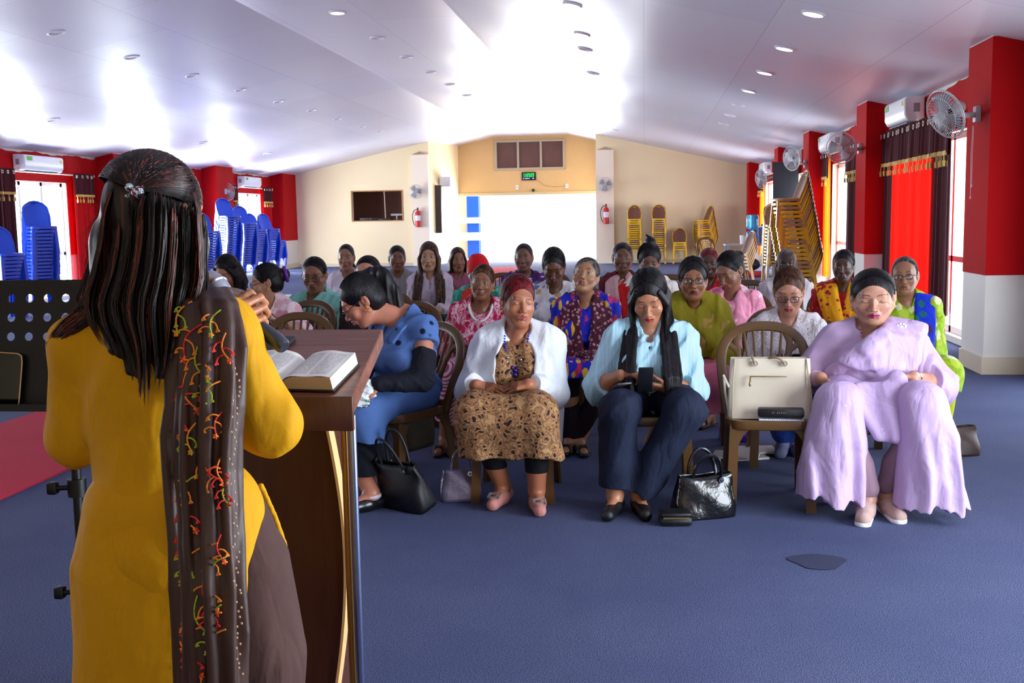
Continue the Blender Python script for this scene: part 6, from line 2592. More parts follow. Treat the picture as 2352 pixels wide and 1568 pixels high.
    k.color(k.ramp(k.n('ShaderNodeSeparateColor', {0: k.vor(60, None, out='Color')}).outputs[0], [(.0, 'e8a8c8'), (.35, '70b8e0'), (.6, 'f0ecf0'), (.8, 'c080d0')], 'CONSTANT'))
    mb.build('necklace', k.m, p.root)
    p.earrings(which=(1, -1))
    mb = MB()
    bc = c + V3(-.125, .10, .045)
    for i in range(9):
        a_ = 2 * PI * i / 9
        mb.ell(tuple(bc + V3(.02 * math.cos(a_), .004, .015 * math.sin(a_))), (.006, .005, .006), 8, 6)
    mb.ell(tuple(bc + V3(0, .006, 0)), (.01, .006, .008), 8, 6)
    mb.build('brooch', plain('pearl brooch', 'e4ecdc', .15), p.root)
    return p


def woman_denim():
    p = Person('woman in a blue denim dress bending over behind the lectern, black hair in a ponytail', (830, 690), 5.2, -.55, (-1.25, .62, .0), .14, .30, 1.05, 1.04, 1.0, 1, 'c07c62', '8a4c3c', 'front row of seated women')
    p.knee_x = .12
    p.knee_y = .42
    p.shc = p.L((p.head_w[0] + .20, p.head_w[1] + .06, .90))
    p.sh = .90
    p.shc[2] = .90
    S = p.S
    p.face(eyes='down', mouth=.2)
    p.neck(S, .045)
    p.torso(S, -.004)
    wr, wl = p.L(at(790, 905, Y=4.98)), p.L(at(868, 882, Y=4.95))
    setfeet(p, (790, 1185), (845, 1170))
    p.set_arms(wr, wl, (.6, -.4, -.6), (-.6, -.75, -.3))
    p.arms_skin(S, {1: ((-.3, .6, -.6), (-.3, -.3, -.7), {'curl': .4}), -1: ((.45, .6, -.62), (.4, -.3, -.6), {'curl': .5})})
    p.legs(S)
    p.feet(S)
    p.finish_body(None, dict(lips='a84850', brow='1a1210', blush='d08068'))
    b0 = p.H.P(-.0, -.09, .075)
    p.tail = [b0, b0 + V3(-.03, -.05, .01), b0 + V3(-.06, -.09, -.09), b0 + V3(-.07, -.10, -.20), b0 + V3(-.05, -.09, -.31)]
    p.hair('pony', H_BLACK, .011, back=(0, -.085, .075), fw=.066)
    # fuller tail with strands
    D = Solid()
    for i in range(5):
        o_ = V3(.012 * (i - 2), .01 * ((i * 7) % 3 - 1), 0)
        D.chain([q_ + o_ * (j + .5) * .6 for j, q_ in enumerate(p.tail)], [.022, .03, .027, .02, .006], .012)
    np_obj('ponytail', D.mesh(.0035, wrinkles(3, .003, (90, 90, 6), 6), None, .004), H_BLACK, p.root)
    D = Solid()
    for i in range(7):
        a_ = 2 * PI * i / 7
        D.ell(b0 + V3(.022 * math.cos(a_), -.01, .024 * math.sin(a_)), (.017, .02, .017), None, .008)
    p.cloth('hair_bow', D, cloth('midnight blue satin', '10142c', .5), .004, 3, (60, 60, 60), v=.0035)
    k = NT('blue denim', .8, spec=.2)
    w1 = k.noise(600, k.co((1, 1, .25)), 2)
    fl = k.ramp(k.vor(16, k.co()), [(.2, 1.), (.3, 0.)])
    sz = k.n('ShaderNodeSeparateXYZ', {0: k.co()}).outputs[2]
    hi = k.math('GREATER_THAN', sz, p.sh - .13)
    base = k.mix(w1, '34508e', '6082bc')
    k.color(k.mix(k.math('MULTIPLY', fl, hi), base, '0c1430')).bump(w1, .3, .003)
    M_den = k.m
    M_blk = cloth('black jersey', '0c101c', .8)
    D = Solid()
    p.torso(D, .018)
    p.sleeves(D, .018, .22)
    p.neckline(D, .03, .06, .05)
    p.cloth('denim_bodice', D, M_den, .010, 41, (32, 32, 18))
    c = p.shc
    D = Solid()
    for q in (-1, 1):
        ribbon(D, [c + V3(q * .065, -.045, .06), c + V3(q * .075, .03, .045), c + V3(q * .065, .10, -.005), c + V3(q * .05, .14, -.07)], V3(q * .8, .3, -.5), [.05, .06, .06, .03], .007, 4, .012, .0)
    p.cloth('collar', D, M_den, 0, 1, v=.004)
    D = Solid()
    b = .55 + .45 * p.b
    for q in (1, -1):
        a, e, w = p.arm[q]
        st = a + (e - a) * .42
        n = unit(e - a)
        D.cap(st - n * .03, e, .060, .056, 0, 1, (st, -n))
        D.cap(e, e + (w - e) * .98, .054, .038, .02)
    p.cloth('arm_sleeves', D, M_blk, .004, 8, (25, 25, 25))
    mb = MB()
    a, e, w = p.arm[-1]
    D = Solid()
    skirt(p, D, .024, .27, .02, .08, r1=.085, mid=False)
    D.ell((0, .0, .56), (.18, .15, .10), None, .06)
    D.cap((.05, .12, .52), (.05, .4, .49), .075, .06, .06)
    np_obj('denim_skirt', D.mesh(.005, vfold(43, .008, .5, 20), None, .015), M_den, p.root)
    T = Solid()
    for q in (1, -1):
        an, kn = p.an[q], p.kn[q]
        T.cap(V3(q * .07, .2, .50), kn, .08, .078, 0.)
        T.cap(kn, an + V3(0, 0, .05), .076, .055, .03)
    T.half((0, 0, .22), (0, -.1, -1))
    p.cloth('leggings', T, M_blk, .004, 2, (14, 14, 10))
    for q in (1, -1):
        p.shoe(q, plain('black patent shoe', '101014', .25), 'flat')
        an = p.an[q]
        D = Solid()
        D.ell(an + V3(0, .0, -.012), (.043, .05, .022), None, 0)
        p.cloth('ankle_sock', D, cloth('thin white sock', 'd4c8d8', .8), .002, 3, (60, 60, 60), v=.003)
    p.glasses(plain('dark red spectacle frame', '2a1014', .3))
    mb = MB()
    mb.tube([tuple(p.H.P(-.082, .0 + .008 * math.cos(t_), -.046 + .012 * math.sin(t_))) for t_ in np.linspace(0, 2 * PI, 14)], .0016, 6, False)
    mb.build('earring', plain('gold earring e8c040', 'e8c040', .25, .9), p.root)
    # folded white cloth bag on her lap
    q_ = at(832, 905, Y=4.93)
    t = thing('cloth_pouch', 'crumpled white and green pouch in the hands of the woman in denim', 'pouch', tuple(q_), .3)
    D = Solid()
    D.ell((0, 0, 0), (.05, .03, .04), None, 0).ell((-.02, 0, -.035), (.045, .03, .02), None, .02).ell((.03, 0, .03), (.025, .02, .04), None, .02)
    np_obj('pouch_body', D.mesh(.004, wrinkles(5, .008, (70, 70, 70), 6)), cloth('white poplin', 'e0e8ec', .7), t)
    MB().tube([(-.05, -.03, -.03), (0, -.035, -.01), (.03, -.035, -.035)], .003, 6).build('green_cord', plain('green cord', '1c8848', .6), t)
    return p


def sit_chair(p, label, mat=None, dx=0., dy=0., rz=None):
    f_ = V3(-math.sin(p.rz), math.cos(p.rz), 0) * .06
    c = dup(chair0, (p.root_xy[0] + dx + f_[0], p.root_xy[1] + dy + f_[1], 0), (rz if rz is not None else p.rz), label, 'brown plastic audience chairs')
    return c
# ================================================================ the rows behind


def seated(label, head, Y, yaw=0., hd=(0, 0, 0), bulk=1., hsc=1., hw=.96, lod=2, skin='a06a4c', dark='5c3422', eyes='down', mouth=.0, lips='8c4640', brow='1a1210',
           hair='bun', hmat=None, hkw={}, top=None, sleeve=1.9, tg=.016, neck=(.045, .065, .03), hands='lap', hpos=None, lower='skirt', lmat=None, hem=.2, feet=None, shoes='sandal', shoe_mat=None,
           hip_dx=.0, hip_dy=.12, group='seated women in the rows behind', glasses=False, gl_mat=None, pleat=.009, seed=1, arm_open=0., age=0., poles=None, hcurl=.4, knee=(.12, .43, .485), chair=None, jaw=1., topname='blouse'):
    p = Person(label, head, Y, yaw, hd, hip_dx, hip_dy, bulk, hsc, hw, lod, skin, dark, group)
    p.eyes = eyes
    p.knee_x, p.knee_y, p.knee_z = knee
    if feet:
        setfeet(p, *feet)
    S = p.S
    p.face(eyes=eyes, mouth=mouth, jaw=jaw)
    p.neck(S, .045)
    p.torso(S, -.004)
    if hpos:
        wr, wl = p.at(hpos[0][0], hpos[0][1], hpos[0][2]), p.at(hpos[1][0], hpos[1][1], hpos[1][2])
    elif hands == 'knees':
        wr, wl = V3(.13, .30, .61), V3(-.13, .30, .61)
    else:
        wr, wl = V3(.085, .27, .63), V3(-.085, .27, .63)
    if poles:
        p.set_arms(wr, wl, *poles)
    else:
        p.set_arms(wr, wl)
    if hands == 'phone':
        hh = {1: ((-.75, .5, .15), (-.1, -.4, .9), {'curl': .55}), -1: ((.75, .5, .15), (.1, -.4, .9), {'curl': .5})}
    elif hands == 'knees':
        hh = {1: ((-.25, .9, -.25), (0, -.2, -1), {'curl': .25}), -1: ((.25, .9, -.25), (0, -.2, -1), {'curl': .25})}
    else:
        hh = {1: ((-.85, .45, -.12), (-.1, -.35, -.9), {'curl': .3}), -1: ((.85, .45, -.1), (.1, -.35, -.9), {'curl': .35})}
    p.arms_skin(S, hh)
    p.legs(S)
    p.feet(S)
    p.finish_body(None, dict(lips=lips, brow=brow))
    if hair:
        p.hair(hair, hmat, **hkw)
    D = Solid()
    p.torso(D, tg)
    p.sleeves(D, tg, sleeve)
    p.neckline(D, *neck)
    p.cloth(topname, D, top, pleat, seed, (32, 32, 17))
    lm = lmat or top
    if lower == 'skirt':
        D = Solid()
        skirt(p, D, .02, hem, .03, .09, r1=.085)
        D.ell((0, .0, .56), (.17 * p.b, .145 * p.b, .10), None, .06)
        np_obj('skirt', D.mesh(p.gv, vfold(seed, .010, .5, 26), None, .015), lm, p.root)
    else:
        D = Solid()
        for q in (1, -1):
            kn, an = p.kn[q], p.an[q]
            D.cap(V3(q * .085, 0, .505), kn, .098, .076, .05)
            n_ = unit(an - kn)
            pe = an - n_ * (hem - .08)
            D.cap(kn, pe + n_ * .03, .076, .058 if lower == 'trousers' else .075, .04, 1, (pe, n_))
        D.ell((0, -.01, .54), (.17 * p.b, .14 * p.b, .11), None, .05)
        np_obj('trousers', D.mesh(p.gv, wrinkles(seed + 3, .007, (16, 16, 9)), None, .01), lm, p.root)
    if feet or lod < 3:
        for q in (1, -1):
            p.shoe(q, shoe_mat or plain('brown sandal leather', '3c2620', .5), shoes)
    if glasses:
        p.glasses(gl_mat)
    if chair:
        sit_chair(p, chair)
    return p


def shawl(p, mat, pts, side, width, n=7, r=.012, name='shawl', amp=.005, seed=3, k=.014, wave=.01, v=None):
    D = Solid()
    c = p.shc
    ribbon(D, [c + V3(*q) for q in pts], side if isinstance(side, list) else V3(*side), width, r, n, k, wave, seed)
    return p.cloth(name, D, mat, amp, seed, (20, 20, 10), v=v or p.gv * .85)


# ---- second row
M_neckpink = blots('crimson branch print on pink', 'e6c0d0', ['a8163c', 'b02048'], 26, .42, (1, 1, .45), 1., fine='b42a54')
M_pinkstripe = striped('pink and plum diagonal stripe', 'd8a8bc', '8a3c5c', 22, 'DIAGONAL', .55)
B1 = seated('older woman with a white ring necklace in a crimson and pink print', (1108, 650), 6.55, .08, (.02, -.05, -.10), 1.0, .92, .9, 2, '8c5a40', '4c2a1c', 'open', 0, hmat=H_BROWN, hkw=dict(back=(0, -.1, -.01), vol=.008), top=M_neckpink, sleeve=1.8, neck=(.06, .075, .02), lmat=M_pinkstripe, hem=.22, feet=((1005, 1052), (1040, 1052)), hip_dx=-.06, knee=(.11, .43, .49), chair='brown plastic chair under the woman with the white ring necklace', hands='lap', lower='salwar')
B1.necklace(plain('white ring necklace', 'eceaea', .35), .0075, .115, .075, y0=.10)
B1.earrings()

M_ikat = blots('royal blue ikat print', '1c24b8', ['e0a820', 'c83060', 'e8b428', 'b02c50'], 26, .46, (1, .5, .40), .55)
M_mar = blots('maroon woven shawl with pale leaves', '4c1a2e', ['b88890', 'a87480'], 42, .36, (1, 1, .8), 1.)
B2 = seated('older grey haired woman in a royal blue dress and maroon shawl, head tilted', (1345, 635), 6.6, .05, (-.08, -.32, -.16), 1.08, .98, .95, 2, 'a87858', '60402c', 'open', 0, hmat=H_GREY, hkw=dict(back=(0, -.1, .0), vol=.007, fw=.068), top=M_ikat, sleeve=1.3, neck=(.05, .07, .06), lmat=M_ikat, hem=.40, feet=((1298, 1050), (1342, 1052)), hip_dx=.0, hpos=((1300, 845, .33), (1375, 845, .33)), shoe_mat=plain('black slipper', '101016', .4), chair='brown plastic chair under the woman in the royal blue dress', topname='kurta_top')
for q in (1, -1):
    shawl(B2, M_mar, [(q * .03, -.09, .03), (q * .085, -.05, .05), (q * .10, .06, .0), (q * .095, .135, -.12), (q * .085, .16, -.24), (q * .05 - .0, .24, -.33)], (q * .7, 0, -.35), [.10, .11, .13, .14, .13, .08], 7, .013, seed=5 + q)
D = Solid()
ribbon(D, [V3(.0, .30, .60), V3(-.10, .38, .58), V3(-.13, .45, .50), V3(-.13, .47, .40)], V3(1, .2, 0), [.1, .16, .16, .1], .014, 6, .018)
B2.cloth('shawl_end', D, M_mar, .006, 8, (20, 20, 10), v=.006)
B2.necklace(plain('black bead string', '18161a', .4), .003, .15, .06)
T = Solid()
for q in (1, -1):
    T.cap(B2.kn[q], B2.an[q] + V3(0, 0, .03), .07, .05, .03)
B2.cloth('leggings', T, cloth('dark plum leggings', '1c1018'), .003, 3)

M_olive = cloth('olive mustard cardigan', '7a7010', .8, '8c8218')
B3 = seated('woman with black glasses in an olive cardigan, between the striped shirt and the empty chair', (1592, 642), 6.3, .0, (-.02, .02, 0), 1.0, 1.02, .92, 2, '966040', '50301e', 'open', 0, lips='5c2430', hair='short', hmat=H_BLACK, hkw=dict(vol=.013, fw=.064), top=varied('tan brocade', '8c6c28', 'a88838', 40, .7, .3, 200), sleeve=.3, neck=(.05, .065, .09), lmat=cloth('dusty pink cotton', 'c0607c', .8, 'd07088'), hem=.25, feet=((1485, 1062), (1510, 1062)), hip_dx=.02, knee=(.11, .43, .49), shoes='flat', glasses=True, hands='knees', chair='brown plastic chair under the woman in the olive cardigan')
C = Solid()
B3.torso(C, .026, False)
B3.sleeves(C, .022, 1.9)
c = B3.shc
C.cap(c + V3(0, .18, .1), c + V3(0, .2, -.4), .062, .07, .012, -1)
C.ell(c + V3(0, .03, .06), (.07, .1, .07), None, .01, -1)
B3.cloth('cardigan', C, M_olive, .014, 9, (34, 34, 14))

k = NT('white and brown streaked cotton', .8, spec=.2)
w_ = k.noise(14, k.co((14, 14, .5)), 3)
k.color(k.mix(k.ramp(w_, [(.52, 0.), (.62, 1.)]), 'dcd8e0', '9a8478'))
folds(k)
B4 = seated('woman with glasses and a brown ponytail in a white streaked shirt, behind the empty chair', (1812, 668), 6.15, -.05, (-.15, .40, 0), 1.05, 1.05, .95, 2, 'b8806a', '7a4c3c', 'down', 0, lips='a01c3c', hair='pony', hmat=H_BROWN, hkw=dict(back=(-.03, -.09, .045), vol=.008, length=.18, fw=.067), top=k.m, sleeve=1.3, neck=(.035, .06, .09), lmat=cloth('blue jeans', '1c3c8c', .8, '24489c'), lower='trousers', hem=.14, feet=((1792, 1052), (1835, 1050)), hip_dx=.0, glasses=True, hands='phone', hpos=((1768, 838, .33), (1842, 842, .33)), shoes='sneaker', shoe_mat=cloth('grey blue knit shoe', '6c7090', .7), chair='brown plastic chair under the woman in the white streaked shirt', topname='shirt')
pw = at(1824, 830, Y=B4.root_xy[1] - .42)
phone(pw, Euler((.7, 0, PI + .3)).to_matrix(), 'black phone held by the woman in the white streaked shirt behind the empty chair')

M_lime = blots('lime green tie dye', '8cb414', ['d4dca0', 'b4cc40', 'e0e4b8'], 12, .42, (1, 1, 1), 1., fine='a4c428')
B5 = seated('older woman with glasses in a lime green tie dye kurta behind the lilac saree', (2078, 634), 6.65, -.12, (-.28, .0, .04), 1.08, .95, .95, 2, '9c6c50', '5c3a28', 'open', .1, hmat=H_GREY, hkw=dict(vol=.004, back=(0, -.1, -.02), fw=.071), top=M_lime, sleeve=1.5, neck=(.03, .065, .02), lmat=M_lime, hem=.32, feet=((2110, 1078), (2168, 1076)), hip_dx=.06, glasses=True, gl_mat=plain('dark brown spectacle frame', '241a18', .3), hands='knees', hpos=((2030, 850, .3), (2130, 850, .3)), chair='brown plastic chair under the woman in the lime green kurta', knee=(.15, .43, .49), topname='kurta_top')
M_blues = blots('bright blue stole with green figures', '1230c8', ['106a6a', '481a60', '0c7a58'], 16, .34, (1, 1, .7))
shawl(B5, M_blues, [(-.10, -.14, -.15), (-.105, -.08, .03), (-.105, .03, .035), (-.10, .125, -.08), (-.095, .15, -.2), (-.09, .18, -.32)], (-.9, 0, -.1), .10, 6, .012, 'stole', seed=4)
T = Solid()
for q in (1, -1):
    T.cap(B5.kn[q], B5.an[q] + V3(0, 0, .06), .08, .07, .03)
B5.cloth('trousers', T, cloth('lime yellow trousers', 'b4c018', .8), .006, 3, (14, 14, 9))

# ---- left of the second row, beyond the lectern
M_blush = blots('pale pink mottled cotton', 'e4c4cc', ['d08aa0', 'e0a8b4'], 13, .38, (1, 1, 1), 1., fine='e8d0d8')
B6 = seated('woman with glasses in a pale pink blouse, hair bun with a violet tie', (610, 648), 7.0, -.35, (-1.15, .22, 0), 1.1, 1.0, .95, 2, 'b08066', '6c4432', 'down', .05, hair='bun', hmat=H_BLACK, hkw=dict(back=(0, -.125, .02), vol=.008), top=M_blush, sleeve=1.2, neck=(.04, .065, .06), lmat=M_blush, hem=.3, hip_dx=.12, glasses=True, hands='phone', hpos=((598, 745, .40), (655, 742, .40)), chair='brown plastic chair under the woman in the pale pink blouse')
MB().tube([tuple(B6.H.P(.045 * math.cos(t_), -.135, .02 + .045 * math.sin(t_))) for t_ in np.linspace(0, 2 * PI, 20)], .012, 8, False).build('hair_tie', plain('violet hair tie', '5c189c', .5), B6.root)
B6.necklace(plain('cream bead string', 'e8dcc0', .4), .004, .14, .065)
B6.earrings()
pw = at(617, 748, Y=B6.root_xy[1] - .48)
phone(pw, Euler((.6, .1, PI - .2)).to_matrix(), 'black phone held by the woman in the pale pink blouse')
M_aqua = varied('aqua green crepe', '7cc8bc', '90d4c8', 30, .7, .3, 200)
B7 = seated('woman with glasses in an aqua green saree, left of the woman in denim', (722, 632), 7.6, .05, (.05, .22, .02), 1.15, 1.05, 1.0, 2, '9c6a50', '5c3a2a', 'down', .0, hair='bun', hmat=H_BLACK, hkw=dict(vol=.006), top=M_aqua, sleeve=1.0, neck=(.06, .075, .04), lmat=M_aqua, hem=.2, glasses=True, gl_mat=plain('dark brown spectacle frame', '241a18', .3), chair='brown plastic chair under the woman in the aqua saree', hip_dx=.03, topname='blouse')
shawl(B7, M_aqua, [(.16, .08, -.30), (.06, .17, -.22), (-.04, .16, -.10), (-.12, .08, .03), (-.13, -.04, .03), (-.12, -.13, -.1)], [V3(-.3, .1, -.7), V3(-.4, .1, -.7), V3(-.6, 0, -.6), V3(-.9, 0, -.2), V3(-.9, 0, 0), V3(-.9, 0, 0)], [.22, .24, .2, .16, .16, .2], 8, .014, 'saree_pallu', seed=6)
B7.necklace(plain('gold neckline trim', 'e0c880', .4, .4), .004, .11, .075)
MB().box((-.1, -.05, 0), (.1, .05, .035), Matrix.Translation((0, .36, .6)), .012).build('purse', M_blackl, B7.root) if False else None
pw = at(735, 742, Y=B7.root_xy[1] - .40)
t = thing('black_purse', 'black purse on the lap of the woman in the aqua saree', 'purse', (pw.x, pw.y, pw.z), .3)
MB().box((-.11, -.04, -.03), (.11, .04, .02), None, .015).build('purse_body', M_blackl, t)

M_pgirl = cloth('grey white blouse', 'b4aeb4', .8, 'c4c0c4')
B8 = seated('young woman with long black hair looking down, leftmost of the audience beside the speaker', (522, 626), 7.3, -.05, (-.18, .45, .05), .92, 1.0, .92, 2, 'b07e62', '6a4432', 'down', hair='longleft', hmat=H_BLACK, hkw=dict(vol=.008, length=.2, fw=.066), top=M_pgirl, sleeve=1.5, lmat=M_pgirl, hem=.3, chair='brown plastic chair under the young woman with long black hair at the far left')
B8.earrings()
B9 = seated('woman with glasses almost hidden behind the head of the woman in denim', (845, 632), 7.1, .0, (.0, .2, 0), 1.0, 1.05, .98, 2, 'bc8468', '7c5040', 'down', hair='bun', hmat=H_BLACK, hkw=dict(vol=.004, back=(0, -.1, .02), fw=.071), top=cloth('black patterned blouse', '241a20', .8, '382a30'), sleeve=1.5, hem=.25, glasses=True, gl_mat=plain('thin copper spectacle frame', '7a4038', .3, .5), chair='brown plastic chair under the woman hidden behind the denim woman')

# ---- third row
M_print = blots('white shirt with blue and grey flowers', 'dcdce0', ['5c70b8', '8c9478', 'b89c6c', '6878a8'], 15, .36)
B10 = seated('dark haired person looking down in a white flower print shirt, behind the red haired woman', (1272, 612), 7.5, .0, (.03, .48, 0), 1.02, 1.02, .92, 2, '6c4430', '38201a', 'down', lips='5c3430', hair='short', hmat=H_BLACK, hkw=dict(vol=.008, fw=.066), top=M_print, sleeve=1.0, neck=(.045, .06, .08), lmat=cloth('dark cotton', '2c2c34'), lower='trousers', hem=.12, chair='brown plastic chair under the person in the flower print shirt', topname='shirt')
M_rose = blots('rose pink print', 'd8809c', ['eab8c8', 'c45c80', 'eec8d4'], 13, .36, (1, 1, 1), 1., fine='e29ab2')
M_rosed = striped('pink woven stole', 'f0a8c0', 'e484a4', 40, 'Z', .5)
B11 = seated('woman in a rose pink print dress and pink stole bowing her head to the left', (1676, 622), 7.5, -.25, (-.65, .5, .05), 1.12, 1.05, .95, 2, '8a5a44', '4a2e22', 'down', hair='bun', hmat=H_BLACK, hkw=dict(back=(0, -.12, .03), vol=.007), top=M_rose, sleeve=1.2, neck=(.04, .065, .03), lmat=M_rose, hem=.2, hip_dx=.06, chair='brown plastic chair under the woman in rose pink', topname='blouse')
for q in (1, -1):
    shawl(B11, M_rosed, [(q * .05, -.09, .02), (q * .09, -.03, .05), (q * .095, .07, -.0), (q * .10, .14, -.13), (q * .10, .16, -.27)], (q * .6, 0, -.4), [.10, .11, .12, .13, .12], 7, .012, 'stole', seed=9 + q)
B11.earrings()
M_yel = blots('yellow dupatta with maroon blossoms', 'e8a410', ['a8182c', 'b42434'], 24, .33)
B12 = seated('dark skinned woman in a red kurta with a yellow dupatta, before the orange lit window', (1937, 612), 7.9, -.15, (-.3, .03, 0), 1.0, .95, .92, 2, '503226', '2a1812', 'open', lips='482828', hair='bun', hmat=H_BLACK, hkw=dict(vol=.009, back=(-.0, -.1, 0)), top=blots('red kurta with pale dots', 'a41420', ['e8b050', 'd89048'], 34, .22), sleeve=1.2, neck=(.05, .065, .05), hem=.3, chair='brown plastic chair under the woman with the yellow dupatta', topname='kurta_top')
for q in (1, -1):
    shawl(B12, M_yel, [(q * .12, -.12, -.05), (q * .12, -.05, .03), (q * .11, .04, .02), (q * .085, .13, -.1), (q * .05, .16, -.22), (q * .03, .18, -.32)], (q * .85, 0, -.2), [.14, .14, .14, .13, .11, .1], 7, .012, 'dupatta', seed=19 + q)
B13 = seated('person with black hair tied in a tuft, behind the striped shirt woman', (1491, 600), 7.8, .0, (.05, .25, 0), 1.0, 1.02, .92, 2, '70483a', '3c241c', 'down', hair='topbun', hmat=H_BLACK, hkw=dict(back=(-.01, -.03, .125), vol=.012, fw=.062), top=cloth('cream shirt', 'd4ccc4', .8), sleeve=1.5, hem=.25, chair='brown plastic chair under the person with the hair tuft', topname='shirt')
D = Solid()
c = B13.shc
ribbon(D, [c + V3(.12, -.06, .04), c + V3(.15, .05, .01), c + V3(.13, .13, -.12), c + V3(.1, .16, -.28)], V3(.9, 0, -.2), .14, .013, 6, .016)
B13.cloth('red_stole', D, cloth('deep red wool', 'b01418', .85), .006, 5)
M_teal = blots('teal green print with coral flowers', '2c9c88', ['d84838', '7ccaa8', 'e05c40'], 19, .34)
B14 = seated('woman with a red headscarf and teal print dress, behind the woman with the ring necklace', (1098, 622), 8.2, .1, (.15, .1, 0), 1.0, 1.02, .95, 2, '5c3a2c', '30201a', 'down', hair=None, top=M_teal, sleeve=1.5, lmat=cloth('bright red cotton', 'c0141c', .8), hem=.3, hip_dx=-.0, hands='lap', hpos=((1050, 770, .3), (1090, 770, .3)), chair='brown plastic chair under the woman with the red headscarf', topname='blouse')
D = Solid()
H = B14.H
D.ell(H.P(0, -.012, .034), H.r(.084, .103, .09), H.R, 0)
D.ell(H.P(0, -.05, -.03), H.r(.078, .07, .09), H.R, .02)
D.ell(H.P(0, .125, -.045), H.r(.066, .085, .098), H.R, .006, -1)
D.chain([H.P(.0, -.1, -.05), B14.shc + V3(0, -.1, .0), B14.shc + V3(.03, -.13, -.15)], [.05, .05, .03], .03)
B14.cloth('headscarf', D, cloth('scarlet scarf', 'd81420', .7), .003, 5, (30, 30, 20))
D = Solid()
ribbon(D, [B14.shc + V3(.12, -.05, .03), B14.shc + V3(.1, .06, .02), B14.shc + V3(.03, .13, -.1), B14.shc + V3(-.04, .15, -.2)], V3(.7, 0, -.5), .1, .012, 6, .014)
B14.cloth('stole', D, cloth('coral red stole', 'd44030', .8), .005, 5)

# ---- rear rows
M_pale = cloth('pale mauve blouse', 'b8a8bc', .75, 'c4b4c8')
B15 = seated('young woman with very long hair in a pale mauve blouse and black trousers', (985, 590), 9.6, .1, (.12, .02, -.03), .95, 1.1, .92, 3, 'b08468', '6c4838', 'open', hair='longfront', hmat=H_LONG, hkw=dict(vol=.010, length=.34, fw=.064, part=0.), top=M_pale, sleeve=1.8, neck=(.035, .055, .12), lmat=cloth('black trousers', '101116', .8), lower='trousers', hem=.12, feet=((966, 868), (1000, 868)), hands='phone', hpos=((960, 718, .35), (1005, 715, .35)), shoes='flat', shoe_mat=plain('tan sandal', 'b8987c', .5), chair='brown plastic chair under the woman in the pale mauve blouse', hip_dx=-.0)
pw = at(975, 722, Y=B15.root_xy[1] - .42)
phone(pw, Euler((.6, 0, PI)).to_matrix(), 'black phone held by the woman in the pale mauve blouse')
B16 = seated('young woman in a white top with a low ponytail, leftmost of the rear row', (795, 592), 10.0, .15, (.12, .0, 0), .85, 1.05, .9, 3, '9c6c54', '5c3a2c', 'open', hair='pony', hmat=H_BLACK, hkw=dict(back=(-.02, -.09, -.03), vol=.006, length=.12), top=cloth('white cotton top', 'd8d0e0', .8), sleeve=1.2, neck=(.04, .065, .02), lmat=cloth('dark blue cotton', '1c2444'), hem=.3, chair='brown plastic chair under the young woman in the white top', topname='top')
k_ = striped('black and white striped shirt cloth', 'c4c0c4', '3c383c', 26, 'X', .5)
B17 = seated('smiling woman in a vertically striped shirt, second from the left in the rear row', (912, 594), 10.2, .2, (.3, .0, -.05), .95, 1.02, .95, 3, '8c5c44', '4c3024', 'open', .05, hair='bun', hmat=H_BLACK, hkw=dict(back=(0, -.11, -.01), vol=.008), top=k_, sleeve=1.5, neck=(.03, .055, .06), hem=.3, lmat=cloth('dark cotton', '2c2c34'), chair='brown plastic chair under the woman in the vertically striped shirt', topname='shirt')
B18 = seated('young woman with loose dark hair and a blue lanyard, right of the pale mauve blouse', (1052, 597), 10.3, .15, (.3, .0, 0), .88, 1.0, .9, 3, '9c6850', '5c3a2c', 'open', hair='long', hmat=H_LONG, hkw=dict(vol=.008, length=.22), top=cloth('mauve pink shirt', 'a05c78', .8), sleeve=1.5, neck=(.035, .06, .05), hem=.3, lmat=cloth('dark cotton', '2c2c34'), chair='brown plastic chair under the young woman with the lanyard', topname='shirt')
B18.necklace(plain('blue lanyard', '2838a0', .6), .006, .24, .05, name='lanyard')
M_pur = blots('purple and white tie dye', '4c2468', ['d8c4dc', 'c8b0d4'], 14, .30, (1, 1, 2.2), 1.)
B19 = seated('woman in a purple and white tie dye dress in front of the doorway', (1203, 592), 9.7, .05, (.0, .0, 0), 1.0, 1.05, .93, 3, '7c5442', '44302a', 'open', hair='bun', hmat=H_BLACK, hkw=dict(back=(0, -.1, .05), vol=.006), top=M_pur, sleeve=1.0, neck=(.05, .07, .02), hem=.25, chair='brown plastic chair under the woman in purple tie dye', topname='dress_top')
B20 = seated('woman with a pale pink shawl over a maroon dress, right of the doorway', (1430, 592), 9.5, .0, (.05, .0, 0), 1.0, 1.08, .98, 3, '6c4634', '3a241c', 'open', hair='bun', hmat=H_BLACK, hkw=dict(back=(0, -.1, .0), vol=.007), top=cloth('maroon cotton', '5c1828', .8), sleeve=1.5, hem=.25, chair='brown plastic chair under the woman with the pale pink shawl', topname='blouse')
for q in (1, -1):
    shawl(B20, cloth('pale pink wool', 'c89ca0', .85), [(q * .03, -.09, .03), (q * .085, -.03, .05), (q * .09, .08, -.02), (q * .085, .14, -.14), (q * .08, .16, -.3)], (q * .7, 0, -.4), [.1, .12, .13, .12, .1], 6, .013, 'shawl', seed=33 + q)
M_gilt = varied('gold sequined front', '8c7458', 'c4ac88', 80, .4, .4, 200)
D = Solid()
D.ell(B20.shc + V3(0, .10, -.10), (.045, .035, .11), None, 0)
B20.cloth('embroidered_front', D, M_gilt, .0, 5)
